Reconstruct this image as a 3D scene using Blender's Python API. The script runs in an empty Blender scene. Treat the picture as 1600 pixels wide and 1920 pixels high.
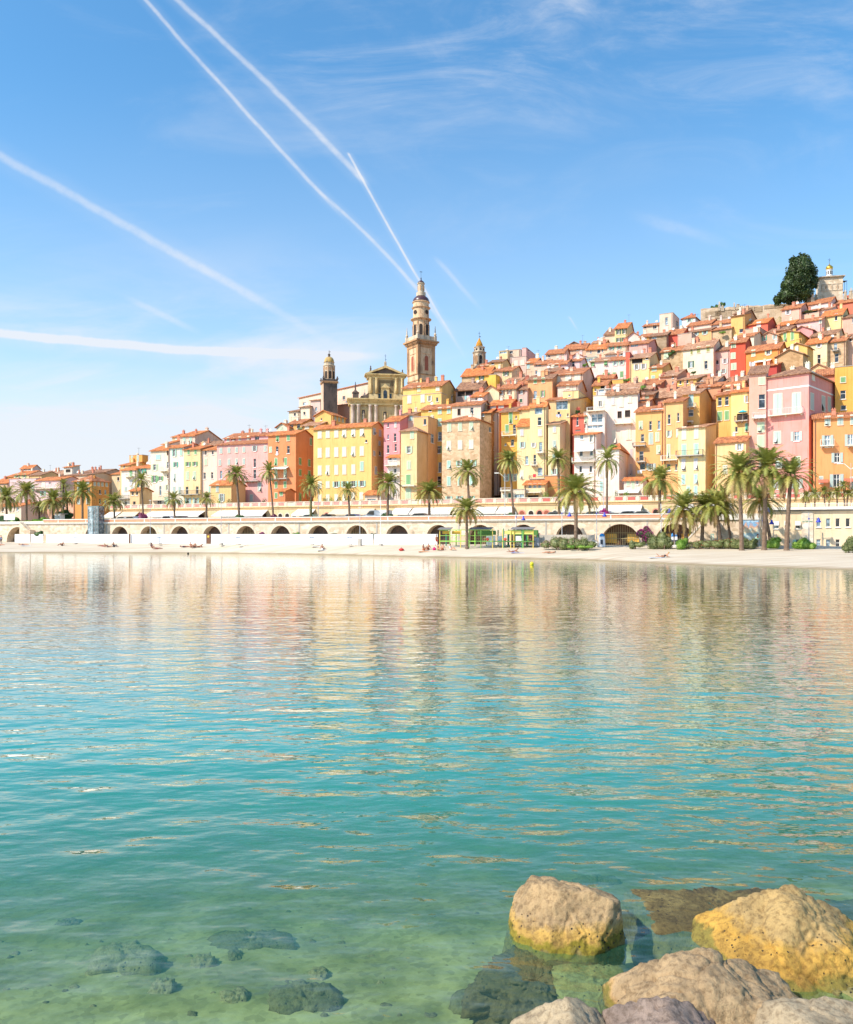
import bpy, bmesh, math, random
import numpy as np
from mathutils import Vector, Matrix, noise as mnoise
random.seed(7)
SC = bpy.context.scene
COL = SC.collection
CAMH = 3.2; F = 1500.0; M0 = 0.413; D0 = 130.0
TH = math.atan(M0); CT = math.cos(TH); ST = math.sin(TH)
KALB = 0.80
def lin(c):
    c = c / 255.0
    return c / 12.92 if c <= 0.04045 else ((c + 0.055) / 1.055) ** 2.4
def rgb(t, k=KALB):
    return tuple(min(0.85, lin(v) * k) for v in t) + (1.0,)
# ---------- coordinates: town frame (a along the promenade, b inland) ----------
def depth(x, b, m=M0):
    return (D0 + b / CT) / (1 + M0 * (x - 800) / F)
def W2(a, b):
    return (a * CT + b * ST, D0 - a * ST + b * CT)
def a_of(x, b):
    D = depth(x, b); X = (x - 800) / F * D
    return X * CT - (D - D0) * ST
def zpx(y, x, b):
    return CAMH + (1002 - y) / F * depth(x, b)
def on_water(x, y, z=0.0):
    D = (CAMH - z) * F / (y - 1002.0)
    return Vector(((x - 800) / F * D, D, z))
# ---------- tagging ----------
def tag(o, label=None, cat=None, group=None, kind=None):
    if label: o['label'] = label
    if cat: o['category'] = cat
    if group: o['group'] = group
    if kind: o['kind'] = kind
    return o
def empty(name, loc, rz=0.0, label=None, cat=None, group=None):
    o = bpy.data.objects.new(name, None); COL.objects.link(o)
    o.location = loc; o.rotation_euler = (0, 0, rz); o.empty_display_size = 0.3
    return tag(o, label, cat, group)
def fempty(name, a, b, z, label, cat, group=None, rz=0.0):
    X, Y = W2(a, b)
    return empty(name, (X, Y, z), -TH + rz, label, cat, group)
class MB:
    def __init__(s): s.v = []; s.f = []
    def poly(s, pts):
        n = len(s.v); s.v += [tuple(p) for p in pts]; s.f.append(tuple(range(n, n + len(pts)))); return s
    def box(s, x0, y0, z0, x1, y1, z1):
        n = len(s.v)
        s.v += [(x0,y0,z0),(x1,y0,z0),(x1,y1,z0),(x0,y1,z0),(x0,y0,z1),(x1,y0,z1),(x1,y1,z1),(x0,y1,z1)]
        for q in ((0,3,2,1),(4,5,6,7),(0,1,5,4),(1,2,6,5),(2,3,7,6),(3,0,4,7)): s.f.append(tuple(n+i for i in q))
        return s
    def prism(s, pts, off):
        off = Vector(off); top = [Vector(p) for p in pts]; bot = [p + off for p in top]
        n = len(s.v); k = len(pts)
        s.v += [tuple(p) for p in top + bot]
        s.f.append(tuple(range(n, n+k))); s.f.append(tuple(range(n+2*k-1, n+k-1, -1)))
        for i in range(k):
            j = (i+1) % k; s.f.append((n+i, n+k+i, n+k+j, n+j))
        return s
    def tube(s, p0, p1, r0, r1=None, n=6, cap=True):
        r1 = r0 if r1 is None else r1
        p0 = Vector(p0); p1 = Vector(p1); d = (p1-p0).normalized()
        a = d.orthogonal().normalized(); b = d.cross(a); k = len(s.v)
        for p, r in ((p0, r0), (p1, r1)):
            for i in range(n):
                t = 2*math.pi*i/n; s.v.append(tuple(p + a*math.cos(t)*r + b*math.sin(t)*r))
        for i in range(n):
            j = (i+1) % n; s.f.append((k+i, k+j, k+n+j, k+n+i))
        if cap: s.f.append(tuple(range(k+n-1, k-1, -1))); s.f.append(tuple(range(k+n, k+2*n)))
        return s
    def lathe(s, prof, n=16, c=(0,0,0), rot=0.0, caps=True):
        k = len(s.v)
        for r, z in prof:
            for i in range(n):
                t = 2*math.pi*i/n + rot; s.v.append((c[0]+r*math.cos(t), c[1]+r*math.sin(t), c[2]+z))
        for q in range(len(prof)-1):
            for i in range(n):
                j = (i+1) % n; s.f.append((k+q*n+i, k+q*n+j, k+(q+1)*n+j, k+(q+1)*n+i))
        if caps:
            s.f.append(tuple(range(k+n-1, k-1, -1))); e = k+(len(prof)-1)*n; s.f.append(tuple(range(e, e+n)))
        return s
    def mesh(s, name, mt, smooth=False):
        me = bpy.data.meshes.new(name); me.from_pydata(s.v, [], s.f)
        for m in (mt if isinstance(mt, (list, tuple)) else [mt]): me.materials.append(m)
        if smooth: me.polygons.foreach_set('use_smooth', [True]*len(me.polygons))
        me.update(); return me
    def build(s, name, mt, parent=None, smooth=False, loc=None):
        o = bpy.data.objects.new(name, s.mesh(name, mt, smooth)); COL.objects.link(o)
        if parent is not None: o.parent = parent
        if loc is not None: o.location = loc
        return o
def copy_tree(o, parent=None):
    c = o.copy(); COL.objects.link(c); c.parent = parent
    for ch in list(o.children): copy_tree(ch, c)
    return c
# ---------- materials ----------
MC = {}
def newmat(key):
    m = bpy.data.materials.new(key); m.use_nodes = True
    nt = m.node_tree; bs = nt.nodes['Principled BSDF']
    return m, nt, bs, nt.nodes, nt.links
def tc(N, L, scale=(1,1,1), kind='Object'):
    t = N.new('ShaderNodeTexCoord'); mp = N.new('ShaderNodeMapping'); mp.inputs['Scale'].default_value = scale
    L.new(t.outputs[kind], mp.inputs['Vector']); return mp.outputs['Vector']
def nz(N, L, vec, scale, detail=3, rough=0.55):
    n = N.new('ShaderNodeTexNoise'); n.inputs['Scale'].default_value = scale
    n.inputs['Detail'].default_value = detail; n.inputs['Roughness'].default_value = rough
    L.new(vec, n.inputs['Vector']); return n.outputs['Fac']
def ramp(N, L, fac, stops):
    r = N.new('ShaderNodeValToRGB'); L.new(fac, r.inputs['Fac'])
    e = r.color_ramp.elements
    while len(e) < len(stops): e.new(0.5)
    for el, (p, c) in zip(e, stops):
        el.position = p; el.color = c if len(c) == 4 else tuple(c) + (1,)
    return r.outputs['Color']
def mixc(N, L, fac, a, b, mode='MIX'):
    m = N.new('ShaderNodeMix'); m.data_type = 'RGBA'; m.blend_type = mode
    for sock, v in ((m.inputs[0], fac), (m.inputs[6], a), (m.inputs[7], b)):
        if hasattr(v, 'links') or hasattr(v, 'is_linked'): L.new(v, sock)
        elif isinstance(v, (int, float)): sock.default_value = v
        else: sock.default_value = v
    return m.outputs[2]
def math_(N, L, op, a, b=0.0, c=0.0, clamp=False):
    m = N.new('ShaderNodeMath'); m.operation = op; m.use_clamp = clamp
    for i, v in enumerate((a, b, c)):
        if isinstance(v, (int, float)): m.inputs[i].default_value = v
        else: L.new(v, m.inputs[i])
    return m.outputs[0]
def bump(N, L, bs, h, s=0.3, d=0.05):
    b = N.new('ShaderNodeBump'); b.inputs['Strength'].default_value = s; b.inputs['Distance'].default_value = d
    L.new(h, b.inputs['Height']); L.new(b.outputs['Normal'], bs.inputs['Normal'])
def sc3(c, k): return tuple(min(0.9, v*k) for v in c[:3]) + (1,)
def plaster(c):
    key = 'plaster_%d_%d_%d' % c
    if key in MC: return MC[key]
    m, nt, bs, N, L = newmat(key); C = rgb(c); W_ = .80; s_ = 1-C[2]/max(C[0], .01); C = (C[0]*.97+W_*.03, C[1]*(.97-.15*s_)+W_*.03, C[2]*.95+W_*.03, 1)
    v = tc(N, L); big = nz(N, L, v, 0.35, 5, 0.6)
    vs = tc(N, L, (3.0, 3.0, 0.25)); st = nz(N, L, vs, 1.0, 4, 0.6)
    col = ramp(N, L, big, [(0.3, sc3((C[0]*.93, C[1]*.90, C[2]*.86), 1)), (0.5, C), (0.72, sc3((C[0]*1.04, C[1]*1.06, C[2]*1.14), 1))])
    dirt = ramp(N, L, st, [(0.52, (1,1,1)), (0.72, (.74,.66,.57))])
    col = mixc(N, L, 0.75, col, dirt, 'MULTIPLY')
    L.new(col, bs.inputs['Base Color']); bs.inputs['Roughness'].default_value = 0.9
    bump(N, L, bs, nz(N, L, v, 6, 4), 0.25, 0.04)
    MC[key] = m; return m
def stone(c, scale=1.6, dark=0.45, holes=True, key=None):
    key = key or 'stone_%d_%d_%d_%g' % (*c, scale)
    if key in MC: return MC[key]
    m, nt, bs, N, L = newmat(key); C = rgb(c)
    v = tc(N, L, (1, 1, 1.5))
    vo = N.new('ShaderNodeTexVoronoi'); vo.feature = 'F1'; vo.inputs['Scale'].default_value = scale; L.new(v, vo.inputs['Vector'])
    ve = N.new('ShaderNodeTexVoronoi'); ve.feature = 'DISTANCE_TO_EDGE'; ve.inputs['Scale'].default_value = scale; L.new(v, ve.inputs['Vector'])
    big = nz(N, L, v, 0.5, 6, 0.65)
    col = ramp(N, L, vo.outputs['Color'], [(0.15, sc3((C[0]*.80, C[1]*.76, C[2]*.70), 1)), (0.55, C), (0.9, sc3((C[0]*1.12, C[1]*1.12, C[2]*1.15), 1))])
    col = mixc(N, L, 0.8, col, ramp(N, L, big, [(0.35, (.84,.79,.72)), (0.6, (1,1,1))]), 'MULTIPLY')
    col = mixc(N, L, 0.45, col, ramp(N, L, nz(N, L, tc(N, L, (1.1,1.1,.12)), 1.0, 5, .65), [(.45, (1,1,1)), (.72, (.66,.58,.5))]), 'MULTIPLY')
    if holes:
        col = mixc(N, L, ramp(N, L, nz(N, L, v, 1.3, 2), [(0.70, (0,0,0)), (0.74, (1,1,1))]), col, sc3(C, dark*0.6))
    edge = ramp(N, L, ve.outputs['Distance'], [(0.0, (1,1,1)), (0.08, (0,0,0))])
    col = mixc(N, L, math_(N, L, 'MULTIPLY', edge, 0.35), col, sc3((C[0]*.9,C[1]*.84,C[2]*.75), .8))
    L.new(col, bs.inputs['Base Color']); bs.inputs['Roughness'].default_value = 0.92
    bump(N, L, bs, ve.outputs['Distance'], 0.5, 0.06)
    MC[key] = m; return m
def tiles(kind='o'):
    key = 'roof_tiles_' + kind
    if key in MC: return MC[key]
    m, nt, bs, N, L = newmat(key)
    pal = {'o': ((240,144,74), (248,168,98), (214,118,68)), 'b': ((182,130,96), (206,158,120), (150,110,84)), 'p': ((212,158,120), (230,182,144), (182,132,100)), 'r': ((218,134,82), (234,160,106), (178,112,76))}[kind]
    v = tc(N, L, (1,1,1))
    w = N.new('ShaderNodeTexWave'); w.inputs['Scale'].default_value = 1.15; w.inputs['Distortion'].default_value = 0.6
    w.bands_direction = 'X'; L.new(v, w.inputs['Vector'])
    vo = N.new('ShaderNodeTexVoronoi'); vo.inputs['Scale'].default_value = 3.2; L.new(v, vo.inputs['Vector'])
    col = ramp(N, L, vo.outputs['Color'], [(0.2, rgb(pal[2], .7)), (0.5, rgb(pal[0], .72)), (0.85, rgb(pal[1], .76))])
    big = ramp(N, L, nz(N, L, v, 0.5, 5, 0.65), [(0.36, (.66,.6,.55)), (0.56, (1,1,1))])
    col = mixc(N, L, 0.75, col, big, 'MULTIPLY')
    col = mixc(N, L, 0.5, col, ramp(N, L, w.outputs['Fac'], [(0.1, (.62,.58,.55)), (0.5, (1,1,1))]), 'MULTIPLY')
    L.new(col, bs.inputs['Base Color']); bs.inputs['Roughness'].default_value = 0.85
    bump(N, L, bs, w.outputs['Fac'], 0.6, 0.08)
    MC[key] = m; return m
def flat(key, c, rough=0.7, k=KALB, metal=0.0, var=0.12, scale=3.0):
    if key in MC: return MC[key]
    m, nt, bs, N, L = newmat(key); C = rgb(c, k)
    v = tc(N, L); f = nz(N, L, v, scale, 4)
    col = ramp(N, L, f, [(0.3, sc3(C, 1-var)), (0.7, sc3(C, 1+var*.6))])
    L.new(col, bs.inputs['Base Color']); bs.inputs['Roughness'].default_value = rough; bs.inputs['Metallic'].default_value = metal
    MC[key] = m; return m
def shutter_mat(code):
    pal = {'w': (246,240,216), 'g': (130,184,124), 'G': (58,110,80), 'p': (206,224,188), 't': (182,220,200), 'T': (92,178,152),
           'b': (190,206,196), 'n': (136,96,72), 'l': (222,218,222), 'o': (164,166,92), 'c': (184,220,216), 'B': (84,124,160), 'y': (238,222,166)}[code]
    key = 'shutter_paint_' + code
    if key in MC: return MC[key]
    m, nt, bs, N, L = newmat(key); C = rgb(pal)
    v = tc(N, L)
    w = N.new('ShaderNodeTexWave'); w.bands_direction = 'Z'; w.inputs['Scale'].default_value = 2.2; L.new(v, w.inputs['Vector'])
    col = mixc(N, L, 0.5, C, ramp(N, L, w.outputs['Fac'], [(0.1, (.7,.72,.72)), (0.5, (1,1,1))]), 'MULTIPLY')
    L.new(col, bs.inputs['Base Color']); bs.inputs['Roughness'].default_value = 0.55
    MC[key] = m; return m
def glassy(key='window_glass', c=(58,62,70), rough=0.15):
    if key in MC: return MC[key]
    m, nt, bs, N, L = newmat(key); v = tc(N, L)
    col = ramp(N, L, nz(N, L, v, 1.2, 2), [(0.35, rgb((c[0]*.6, c[1]*.6, c[2]*.6), .8)), (0.6, rgb(c, .9)), (0.75, rgb((min(255,c[0]*1.9), min(255,c[1]*1.9), min(255,c[2]*1.9)), .8))])
    L.new(col, bs.inputs['Base Color']); bs.inputs['Roughness'].default_value = rough
    MC[key] = m; return m
WHITE = flat('white_paint', (250,248,240), 0.6, .85, var=.05)
CREAM = flat('cream_render', (250,238,214), 0.85)
DARK = flat('dark_interior', (60,48,42), 0.9)
RAILM = flat('dark_iron', (95,88,84), 0.6)
RAILW = flat('white_iron', (225,222,215), 0.6)
WOOD = flat('brown_wood', (120,82,58), 0.8)
CONC = flat('grey_concrete', (196,188,176), 0.9)
GLASS = glassy(); GLASSB = glassy('pale_window_glass', (150,175,190))
# ---------- houses ----------
SAMPLES = []       # (x, y, ground z) for the hillside
FOOT = []
def wall_holes(mb, o, u, n, Wd, z0, z1, holes, dp=0.22):
    o = Vector(o); u = Vector(u); n = Vector(n)
    hs = [(max(0.05, a), min(Wd-0.05, b), max(z0+.05, c), min(z1-.05, d)) for a, b, c, d in holes]
    hs = [h for h in hs if h[1]-h[0] > .15 and h[3]-h[2] > .15]
    xs = sorted({0.0, Wd, *[h[0] for h in hs], *[h[1] for h in hs]}); zs = sorted({z0, z1, *[h[2] for h in hs], *[h[3] for h in hs]})
    P = lambda a, z, d=0.0: o + u*a + n*d + Vector((0, 0, z))
    for i in range(len(xs)-1):
        run = None
        for j in range(len(zs)-1):
            cx = (xs[i]+xs[i+1])/2; cz = (zs[j]+zs[j+1])/2
            if any(h[0] < cx < h[1] and h[2] < cz < h[3] for h in hs): continue
            mb.poly([P(xs[i], zs[j]), P(xs[i+1], zs[j]), P(xs[i+1], zs[j+1]), P(xs[i], zs[j+1])])
    for a, b, c, d in hs:
        mb.poly([P(a,c), P(a,c,dp), P(a,d,dp), P(a,d)]); mb.poly([P(b,c), P(b,d), P(b,d,dp), P(b,c,dp)])
        mb.poly([P(a,c), P(b,c), P(b,c,dp), P(a,c,dp)]); mb.poly([P(a,d), P(a,d,dp), P(b,d,dp), P(b,d)])
    return hs
class Face:      # a wall plane of a house: local origin o, direction u, inward n
    def __init__(s, o, u, n, W, z0, z1): s.o = Vector(o); s.u = Vector(u); s.n = Vector(n); s.W = W; s.z0 = z0; s.z1 = z1; s.holes = []; s.wins = []
    def box(s, mb, a0, a1, c0, c1, d0, d1):   # d: inward depth range (negative = proud)
        pts = [s.o + s.u*a + s.n*d0 + Vector((0,0,c)) for a, c in ((a0,c0),(a1,c0),(a1,c1),(a0,c1))]
        mb.prism(pts, s.n*(d1-d0))
def add_window(root, fc, a, c, w, h, t, colr):
    if not (w*.3 < a < fc.W - w*.3) or c+h/2 > fc.z1+.3: return
    a = min(max(a, w/2+.06), fc.W-w/2-.06)
    z0 = c-h/2; z1 = c+h/2
    fm = MB()
    if t == 'c':
        fc.box(fm, a-w/2-.10, a+w/2+.10, z0-.16, z0-.04, -.12, 0.0)
        fc.box(fm, a-w/2-.08, a+w/2+.08, z1+.02, z1+.12, -.05, 0.0)
        fc.box(fm, a-w/2-.09, a-w/2-.01, z0-.04, z1+.02, -.04, 0.0); fc.box(fm, a+w/2+.01, a+w/2+.09, z0-.04, z1+.02, -.04, 0.0)
        wo = fm.build('window', CREAM, root)
        for sg in (0, 1):
            sm = MB(); x0 = a-w/2+sg*(w/2+.015); hh_ = abs(hash((round(a*7), round(c*5), sg))) % 100
            if hh_ < 20 and h > 1.1:
                zm = z0+h*.48; fc.box(sm, x0, x0+w/2-.015, zm, z1, -.075, -.01)
                P_a = [fc.o+fc.u*(x0+k*(w/2-.015))+fc.n*d+Vector((0,0,zz)) for k, zz, d in ((0,zm-.01,-.08),(1,zm-.01,-.08),(1,z0+.12,-.48),(0,z0+.12,-.48))]
                sm.prism(P_a, fc.n*.03); dk = MB(); fc.box(dk, x0, x0+w/2-.015, z0, zm-.01, -.03, -.012); dk.build('pane', DARK, wo)
            else: fc.box(sm, x0, x0+w/2-.015, z0, z1, -.075, -.01)
            sm.build('shutter', shutter_mat(colr), wo)
        return
    fc.holes.append((a-w/2, a+w/2, z0, z1))
    big = t == 'g'
    nb = max(1, int(round(w/1.0))) if big else 1; mul = 2 if (big or w > 1.0 or t == 'o') else 1
    fr = 0.07 if (big or t == 'o') else 0.045
    fc.box(fm, a-w/2, a+w/2, z0, z0+fr, .10, .16); fc.box(fm, a-w/2, a+w/2, z1-fr, z1, .10, .16)
    for i in range(nb*(mul if not big else 1)+1):
        x = a-w/2 + w*i/(nb*(mul if not big else 1)); x = min(max(x, a-w/2+fr/2), a+w/2-fr/2)
        fc.box(fm, x-fr/2, x+fr/2, z0+fr, z1-fr, .10, .16)
    if h > 1.2: fc.box(fm, a-w/2+fr, a+w/2-fr, z0+h*.62-.03, z0+h*.62+.03, .105, .155)
    if t in 'od': fc.box(fm, a-w/2-.1, a+w/2+.1, z0-.14, z0-.03, -.12, 0.0)
    if t != 'k': wo = fm.build('window', WHITE, root)
    else:
        fm = MB(); fc.box(fm, a-w/2, a+w/2, z0, z0+.12, -.04, .18); wo = fm.build('window', CONC, root)
    pm = MB(); fc.box(pm, a-w/2, a+w/2, z0, z1, .165 if t != 'k' else .20, .21)
    pm.build('pane', DARK if t == 'k' else (GLASSB if (big or hash((round(a,1), round(c,1))) % 4 == 0) else GLASS), wo)
    if t == 'o':
        sw = w*.52
        for sg in (-1, 1):
            sm = MB(); x = a + sg*(w/2+.04+sw/2); 
            if not (0 < x-sw*.4 and x+sw*.4 < fc.W): continue
            fc.box(sm, x-sw/2, x+sw/2, z0, z1, -.09, -.03); sm.build('shutter', shutter_mat(colr), wo)
def add_balcony(root, fc, a0, a1, z, rh, dark, dep=0.95):
    mb = MB(); fc.box(mb, a0, a1, z-.16, z, -dep, 0.0)
    for q in range(3):
        x = a0+.2+(a1-a0-.4)*q/2; fc.box(mb, x-.07, x+.07, z-.42, z-.16, -dep*.6, 0.0)
    bo = mb.build('balcony', CONC if dark else CREAM, root)
    r = MB(); fc.box(r, a0, a1, z+rh-.05, z+rh, -dep+.02, -dep+.07); 
    for sx in (a0, a1-.05): fc.box(r, sx, sx+.05, z+rh-.05, z+rh, -dep+.07, 0.0); fc.box(r, sx, sx+.05, z, z+rh-.05, -dep+.02, -dep+.06)
    n = max(2, int((a1-a0)/.24))
    for i in range(1, n):
        x = a0+(a1-a0)*i/n; fc.box(r, x-.016, x+.016, z, z+rh-.05, -dep+.03, -dep+.06)
    for s_ in (.2, .45, .7): 
        for sx in (a0, a1-.03): fc.box(r, sx, sx+.03, z, z+rh-.05, -dep*s_-.02, -dep*s_+.01)
    r.build('railing', RAILM if dark else RAILW, bo)
NH = 0
def slab(mb, pts, th=0.16): mb.prism(pts, (0, 0, -th))
def h(label, x0, x1, x2, ye, yr, b, col, roof='g', rk='o', win='', sw='', bal='', m=None, g=None, hgt=9.0, dep=None, st=False, aw='', chim=None, band=None, name='house', cat='house'):
    global NH
    NH += 1; rs = random.Random(NH*13+5)
    if m is None: m = M0 if x1 < 1180 else M0 + min(1.0, (x1-1180)/220.0)*.42
    th = math.atan(m); ct = math.cos(th); s_ = math.sin(th)
    D1 = depth(x1, b); u1 = (x1-800)/F; u0 = (x0-800)/F
    X1 = u1*D1; Y1 = D1
    C0 = Y1 + m*X1                                     # plane Y + mX = C0
    Dl = C0/(1+m*u0); X0 = u0*Dl
    Wd = math.hypot(X1-X0, Y1-Dl)
    if dep is None:
        if x2 is None: dep = 8.0
        else:
            u2 = (x2-800)/F; den = s_-u2*ct
            dep = (u2*Y1-X1)/den if abs(den) > 1e-3 else 8.0
            if dep < 2 or dep > 16: dep = min(16, max(3.5, dep if dep > 0 else 16))
    ze = CAMH+(1002-ye)/F*D1
    if g is None:
        g = (8.6 if x0 > 222 else 5.4) if b <= 32 else max(8.6 if x0 > 222 else 5.4, ze-hgt)
    base = g - (4.0 if b > 32 else 1.2)
    root = empty(name, (X0, Dl, base), -th, label, cat)
    H = ze-base; zz = lambda y, D: CAMH+(1002-y)/F*D-base
    for fa, fb in ((0,0),(1,0),(0,1),(1,1),(.5,.5),(.5,0)):
        lx = Wd*fa; ly = dep*fb
        SAMPLES.append((X0+lx*ct+ly*s_, Dl-lx*s_+ly*ct, g))
    FOOT.append((X0, Dl, ct, s_, Wd, dep, g))
    mat = stone(col) if st else plaster(col)
    fr = Face((0,0,0), (1,0,0), (0,1,0), Wd, 0, H); sd = Face((Wd,0,0), (0,1,0), (-1,0,0), dep, 0, H)
    sideD = {}
    def ax(x):                                         # pixel x -> position along the front
        u = (x-800)/F; D = C0/(1+m*u); return math.hypot(u*D-X0, D-Dl)*(1 if x >= x0 else -1), D
    def sx(x):
        u = (x-800)/F; t = (u*Y1-X1)/(s_-u*ct) if abs(s_-u*ct) > 1e-3 else 0; return t, Y1+t*ct
    for spec, fc, fn in ((win, fr, ax), (sw, sd, sx)):
        for e in spec.split(';'):
            e = e.split()
            if not e: continue
            t, xs, ys, w, hh = e[:5]; cc = e[5] if len(e) > 5 else 'g'
            xs = [float(v) for v in xs.split(',')]; ys = [float(v) for v in ys.split(',')]
            for y in ys:
                for i, x in enumerate(xs):
                    a, D = fn(x)
                    if i == 0: zc = zz(y, D)
                    wm = abs(fn(x+float(w)/2)[0]-fn(x-float(w)/2)[0])
                    add_window(root, fc, a, zc, min(wm, fc.W*.9), float(hh)*D/F, t, cc)
    for e in bal.split(';'):
        e = e.split()
        if not e: continue
        a0, Da = ax(float(e[0])); a1, Db = ax(float(e[1])); z = zz(float(e[2]), Da)
        add_balcony(root, fr, a0, a1, z, float(e[3])*Da/F if len(e) > 3 else 1.0, (e[4] == 'd') if len(e) > 4 else True)
    for e in aw.split(';'):
        e = e.split()
        if not e: continue
        a0, Da = ax(float(e[0])); a1, Db = ax(float(e[1])); z = zz(float(e[2]), Da)
        mb = MB(); mb.prism([(a0,-.02,z),(a1,-.02,z),(a1,-1.4,z-.55),(a0,-1.4,z-.55)], (0,0,-.05)); mb.build('awning', WHITE if len(e) < 4 else plaster((214,120,80)), root)
    mb = MB()
    wall_holes(mb, fr.o, fr.u, fr.n, Wd, 0, H, fr.holes); wall_holes(mb, sd.o, sd.u, sd.n, dep, 0, H, sd.holes)
    mb.poly([(0,0,0),(0,dep,0),(0,dep,H),(0,0,H)]); mb.poly([(0,dep,0),(Wd,dep,0),(Wd,dep,H),(0,dep,H)])
    oh = .38; sh = .28; R = MB(); eh = 0.05
    if roof == 'flat':
        mb.poly([(.25,.25,H-.35),(Wd-.25,.25,H-.35),(Wd-.25,dep-.25,H-.35),(.25,dep-.25,H-.35)])
        for q in ([(0,0),(Wd,0),(Wd-.25,.25),(.25,.25)], [(Wd,0),(Wd,dep),(Wd-.25,dep-.25),(Wd-.25,.25)], [(Wd,dep),(0,dep),(.25,dep-.25),(Wd-.25,dep-.25)], [(0,dep),(0,0),(.25,.25),(.25,dep-.25)]):
            mb.poly([(x,y,H) for x, y in q])
        for q in ([(.25,.25),(Wd-.25,.25)], [(Wd-.25,.25),(Wd-.25,dep-.25)], [(Wd-.25,dep-.25),(.25,dep-.25)], [(.25,dep-.25),(.25,.25)]):
            mb.poly([(q[0][0],q[0][1],H),(q[1][0],q[1][1],H),(q[1][0],q[1][1],H-.35),(q[0][0],q[0][1],H-.35)])
        R.box(-.08, -.08, H+.003, Wd+.08, .3, H+.10); R.box(Wd-.3, .303, H+.003, Wd+.08, dep+.08, H+.10); R.box(-.08, .303, H+.003, .3, dep+.08, H+.10)
        ro = R.build('cornice', CONC, root); rtop = lambda x, y: H-.35
    else:
        rd = dep/2 if roof in 'gh' else dep
        if roof == 'f': zr = zz(yr, D1) 
        else:
            Pr = (X1 + rd*s_, Y1 + rd*ct); zr = CAMH+(1002-yr)/F*Pr[1]-base
        rise = min(max(zr-H, 0.16*(rd if roof != 'f' else Wd/2)), 0.75*(rd if roof != 'f' else Wd/2)); zr = H+rise
        if roof == 'g':
            k = rise/rd; e0 = H-k*oh+eh
            mb.poly([(0,0,H),(0,rd,zr-.02),(0,dep,H)]); mb.poly([(Wd,0,H),(Wd,rd,zr-.02),(Wd,dep,H)])
            slab(R, [(-sh,-oh,e0),(Wd+sh,-oh,e0),(Wd+sh,rd,zr+eh),(-sh,rd,zr+eh)]); slab(R, [(-sh,rd+.002,zr+eh),(Wd+sh,rd+.002,zr+eh),(Wd+sh,dep+oh,e0),(-sh,dep+oh,e0)])
            rtop = lambda x, y: zr - k*abs(y-rd)
        elif roof == 's':
            k = rise/rd
            mb.poly([(0,0,H),(0,dep,zr-.02),(0,dep,H)]); mb.poly([(Wd,0,H),(Wd,dep,zr-.02),(Wd,dep,H)]); mb.poly([(0,dep,H),(Wd,dep,H),(Wd,dep,zr-.02),(0,dep,zr-.02)])
            slab(R, [(-sh,-oh,H-k*oh+eh),(Wd+sh,-oh,H-k*oh+eh),(Wd+sh,dep+.2,zr+eh),(-sh,dep+.2,zr+eh)]); rtop = lambda x, y: H + k*y
        elif roof == 'f':
            k = rise/(Wd/2); c = Wd/2; e0 = H-k*oh+eh
            mb.poly([(0,0,H),(Wd,0,H),(c,0,zr-.02)]); mb.poly([(0,dep,H),(Wd,dep,H),(c,dep,zr-.02)])
            slab(R, [(-oh,-oh,e0),(c,-oh,zr+eh),(c,dep+.2,zr+eh),(-oh,dep+.2,e0)]); slab(R, [(Wd+oh,-oh,e0),(c+.002,-oh,zr+eh),(c+.002,dep+.2,zr+eh),(Wd+oh,dep+.2,e0)])
            rtop = lambda x, y: zr - k*abs(x-c)
        elif roof == 'h':
            i = min(Wd/2-.05, rd); k = rise/rd; e0 = H-.08
            a_, b_, c_, d_ = (-oh,-oh,e0), (Wd+oh,-oh,e0), (Wd+oh,dep+oh,e0), (-oh,dep+oh,e0); p_, q_ = (i,rd,zr), (Wd-i,rd,zr)
            R.poly([a_,b_,q_,p_]); R.poly([b_,c_,q_]); R.poly([c_,d_,p_,q_]); R.poly([d_,a_,p_])
            R.box(-oh, -oh, e0-.14, Wd+oh, dep+oh, e0-.003); rtop = lambda x, y: zr - k*max(abs(y-rd), 0) - max(0, (i-x if x < i else x-(Wd-i)))*rise/i
        ro = R.build('roof', tiles(rk), root)
    mb.build('wall', mat, root)
    if band:
        bm = MB(); z = zz(band, D1); fr.box(bm, -.03, Wd+.03, z-.12, z+.12, -.05, 0); sd.box(bm, 0, dep, z-.12, z+.12, -.05, 0); bm.build('string_course', WHITE, root)
    nch = rs.choice([1, 1, 2, 2, 3]) if chim is None else chim
    if Wd < 2.5: nch = min(nch, 1)
    for q in range(nch):
        cx = rs.uniform(.15, .9)*Wd; cy = rs.uniform(.25, .6)*dep; zt = rtop(cx, cy); hh = rs.uniform(.6, 1.1); w = rs.uniform(.2, .34)
        cm = MB(); cm.box(cx-w, cy-w*.8, zt-.5, cx+w, cy+w*.8, zt+hh); cm.box(cx-w-.07, cy-w*.8-.07, zt+hh+.002, cx+w+.07, cy+w*.8+.07, zt+hh+.1)
        for z in (-.5, .5): cm.box(cx+z*w-.06, cy-.06, zt+hh+.102, cx+z*w+.06, cy+.06, zt+hh+.36)
        cm.build('chimney', rs.choice([mat, CREAM, plaster((222,150,110))]), ro)
    if rs.random() < .35 and b > 24:
        cx = rs.uniform(.2, .9)*Wd; cy = dep*.5; zt = rtop(cx, cy)-.2; hh = rs.uniform(1.6, 2.8)
        am = MB(); am.tube((cx,cy,zt), (cx,cy,zt+hh), .025, n=4); am.tube((cx-.5,cy,zt+hh-.2), (cx+.5,cy,zt+hh-.2), .015, n=4)
        for q in range(4): am.tube((cx-.4+q*.26,cy-.25,zt+hh-.2), (cx-.4+q*.26,cy+.25,zt+hh-.2), .012, n=4)
        am.build('antenna', RAILM, root)
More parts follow.
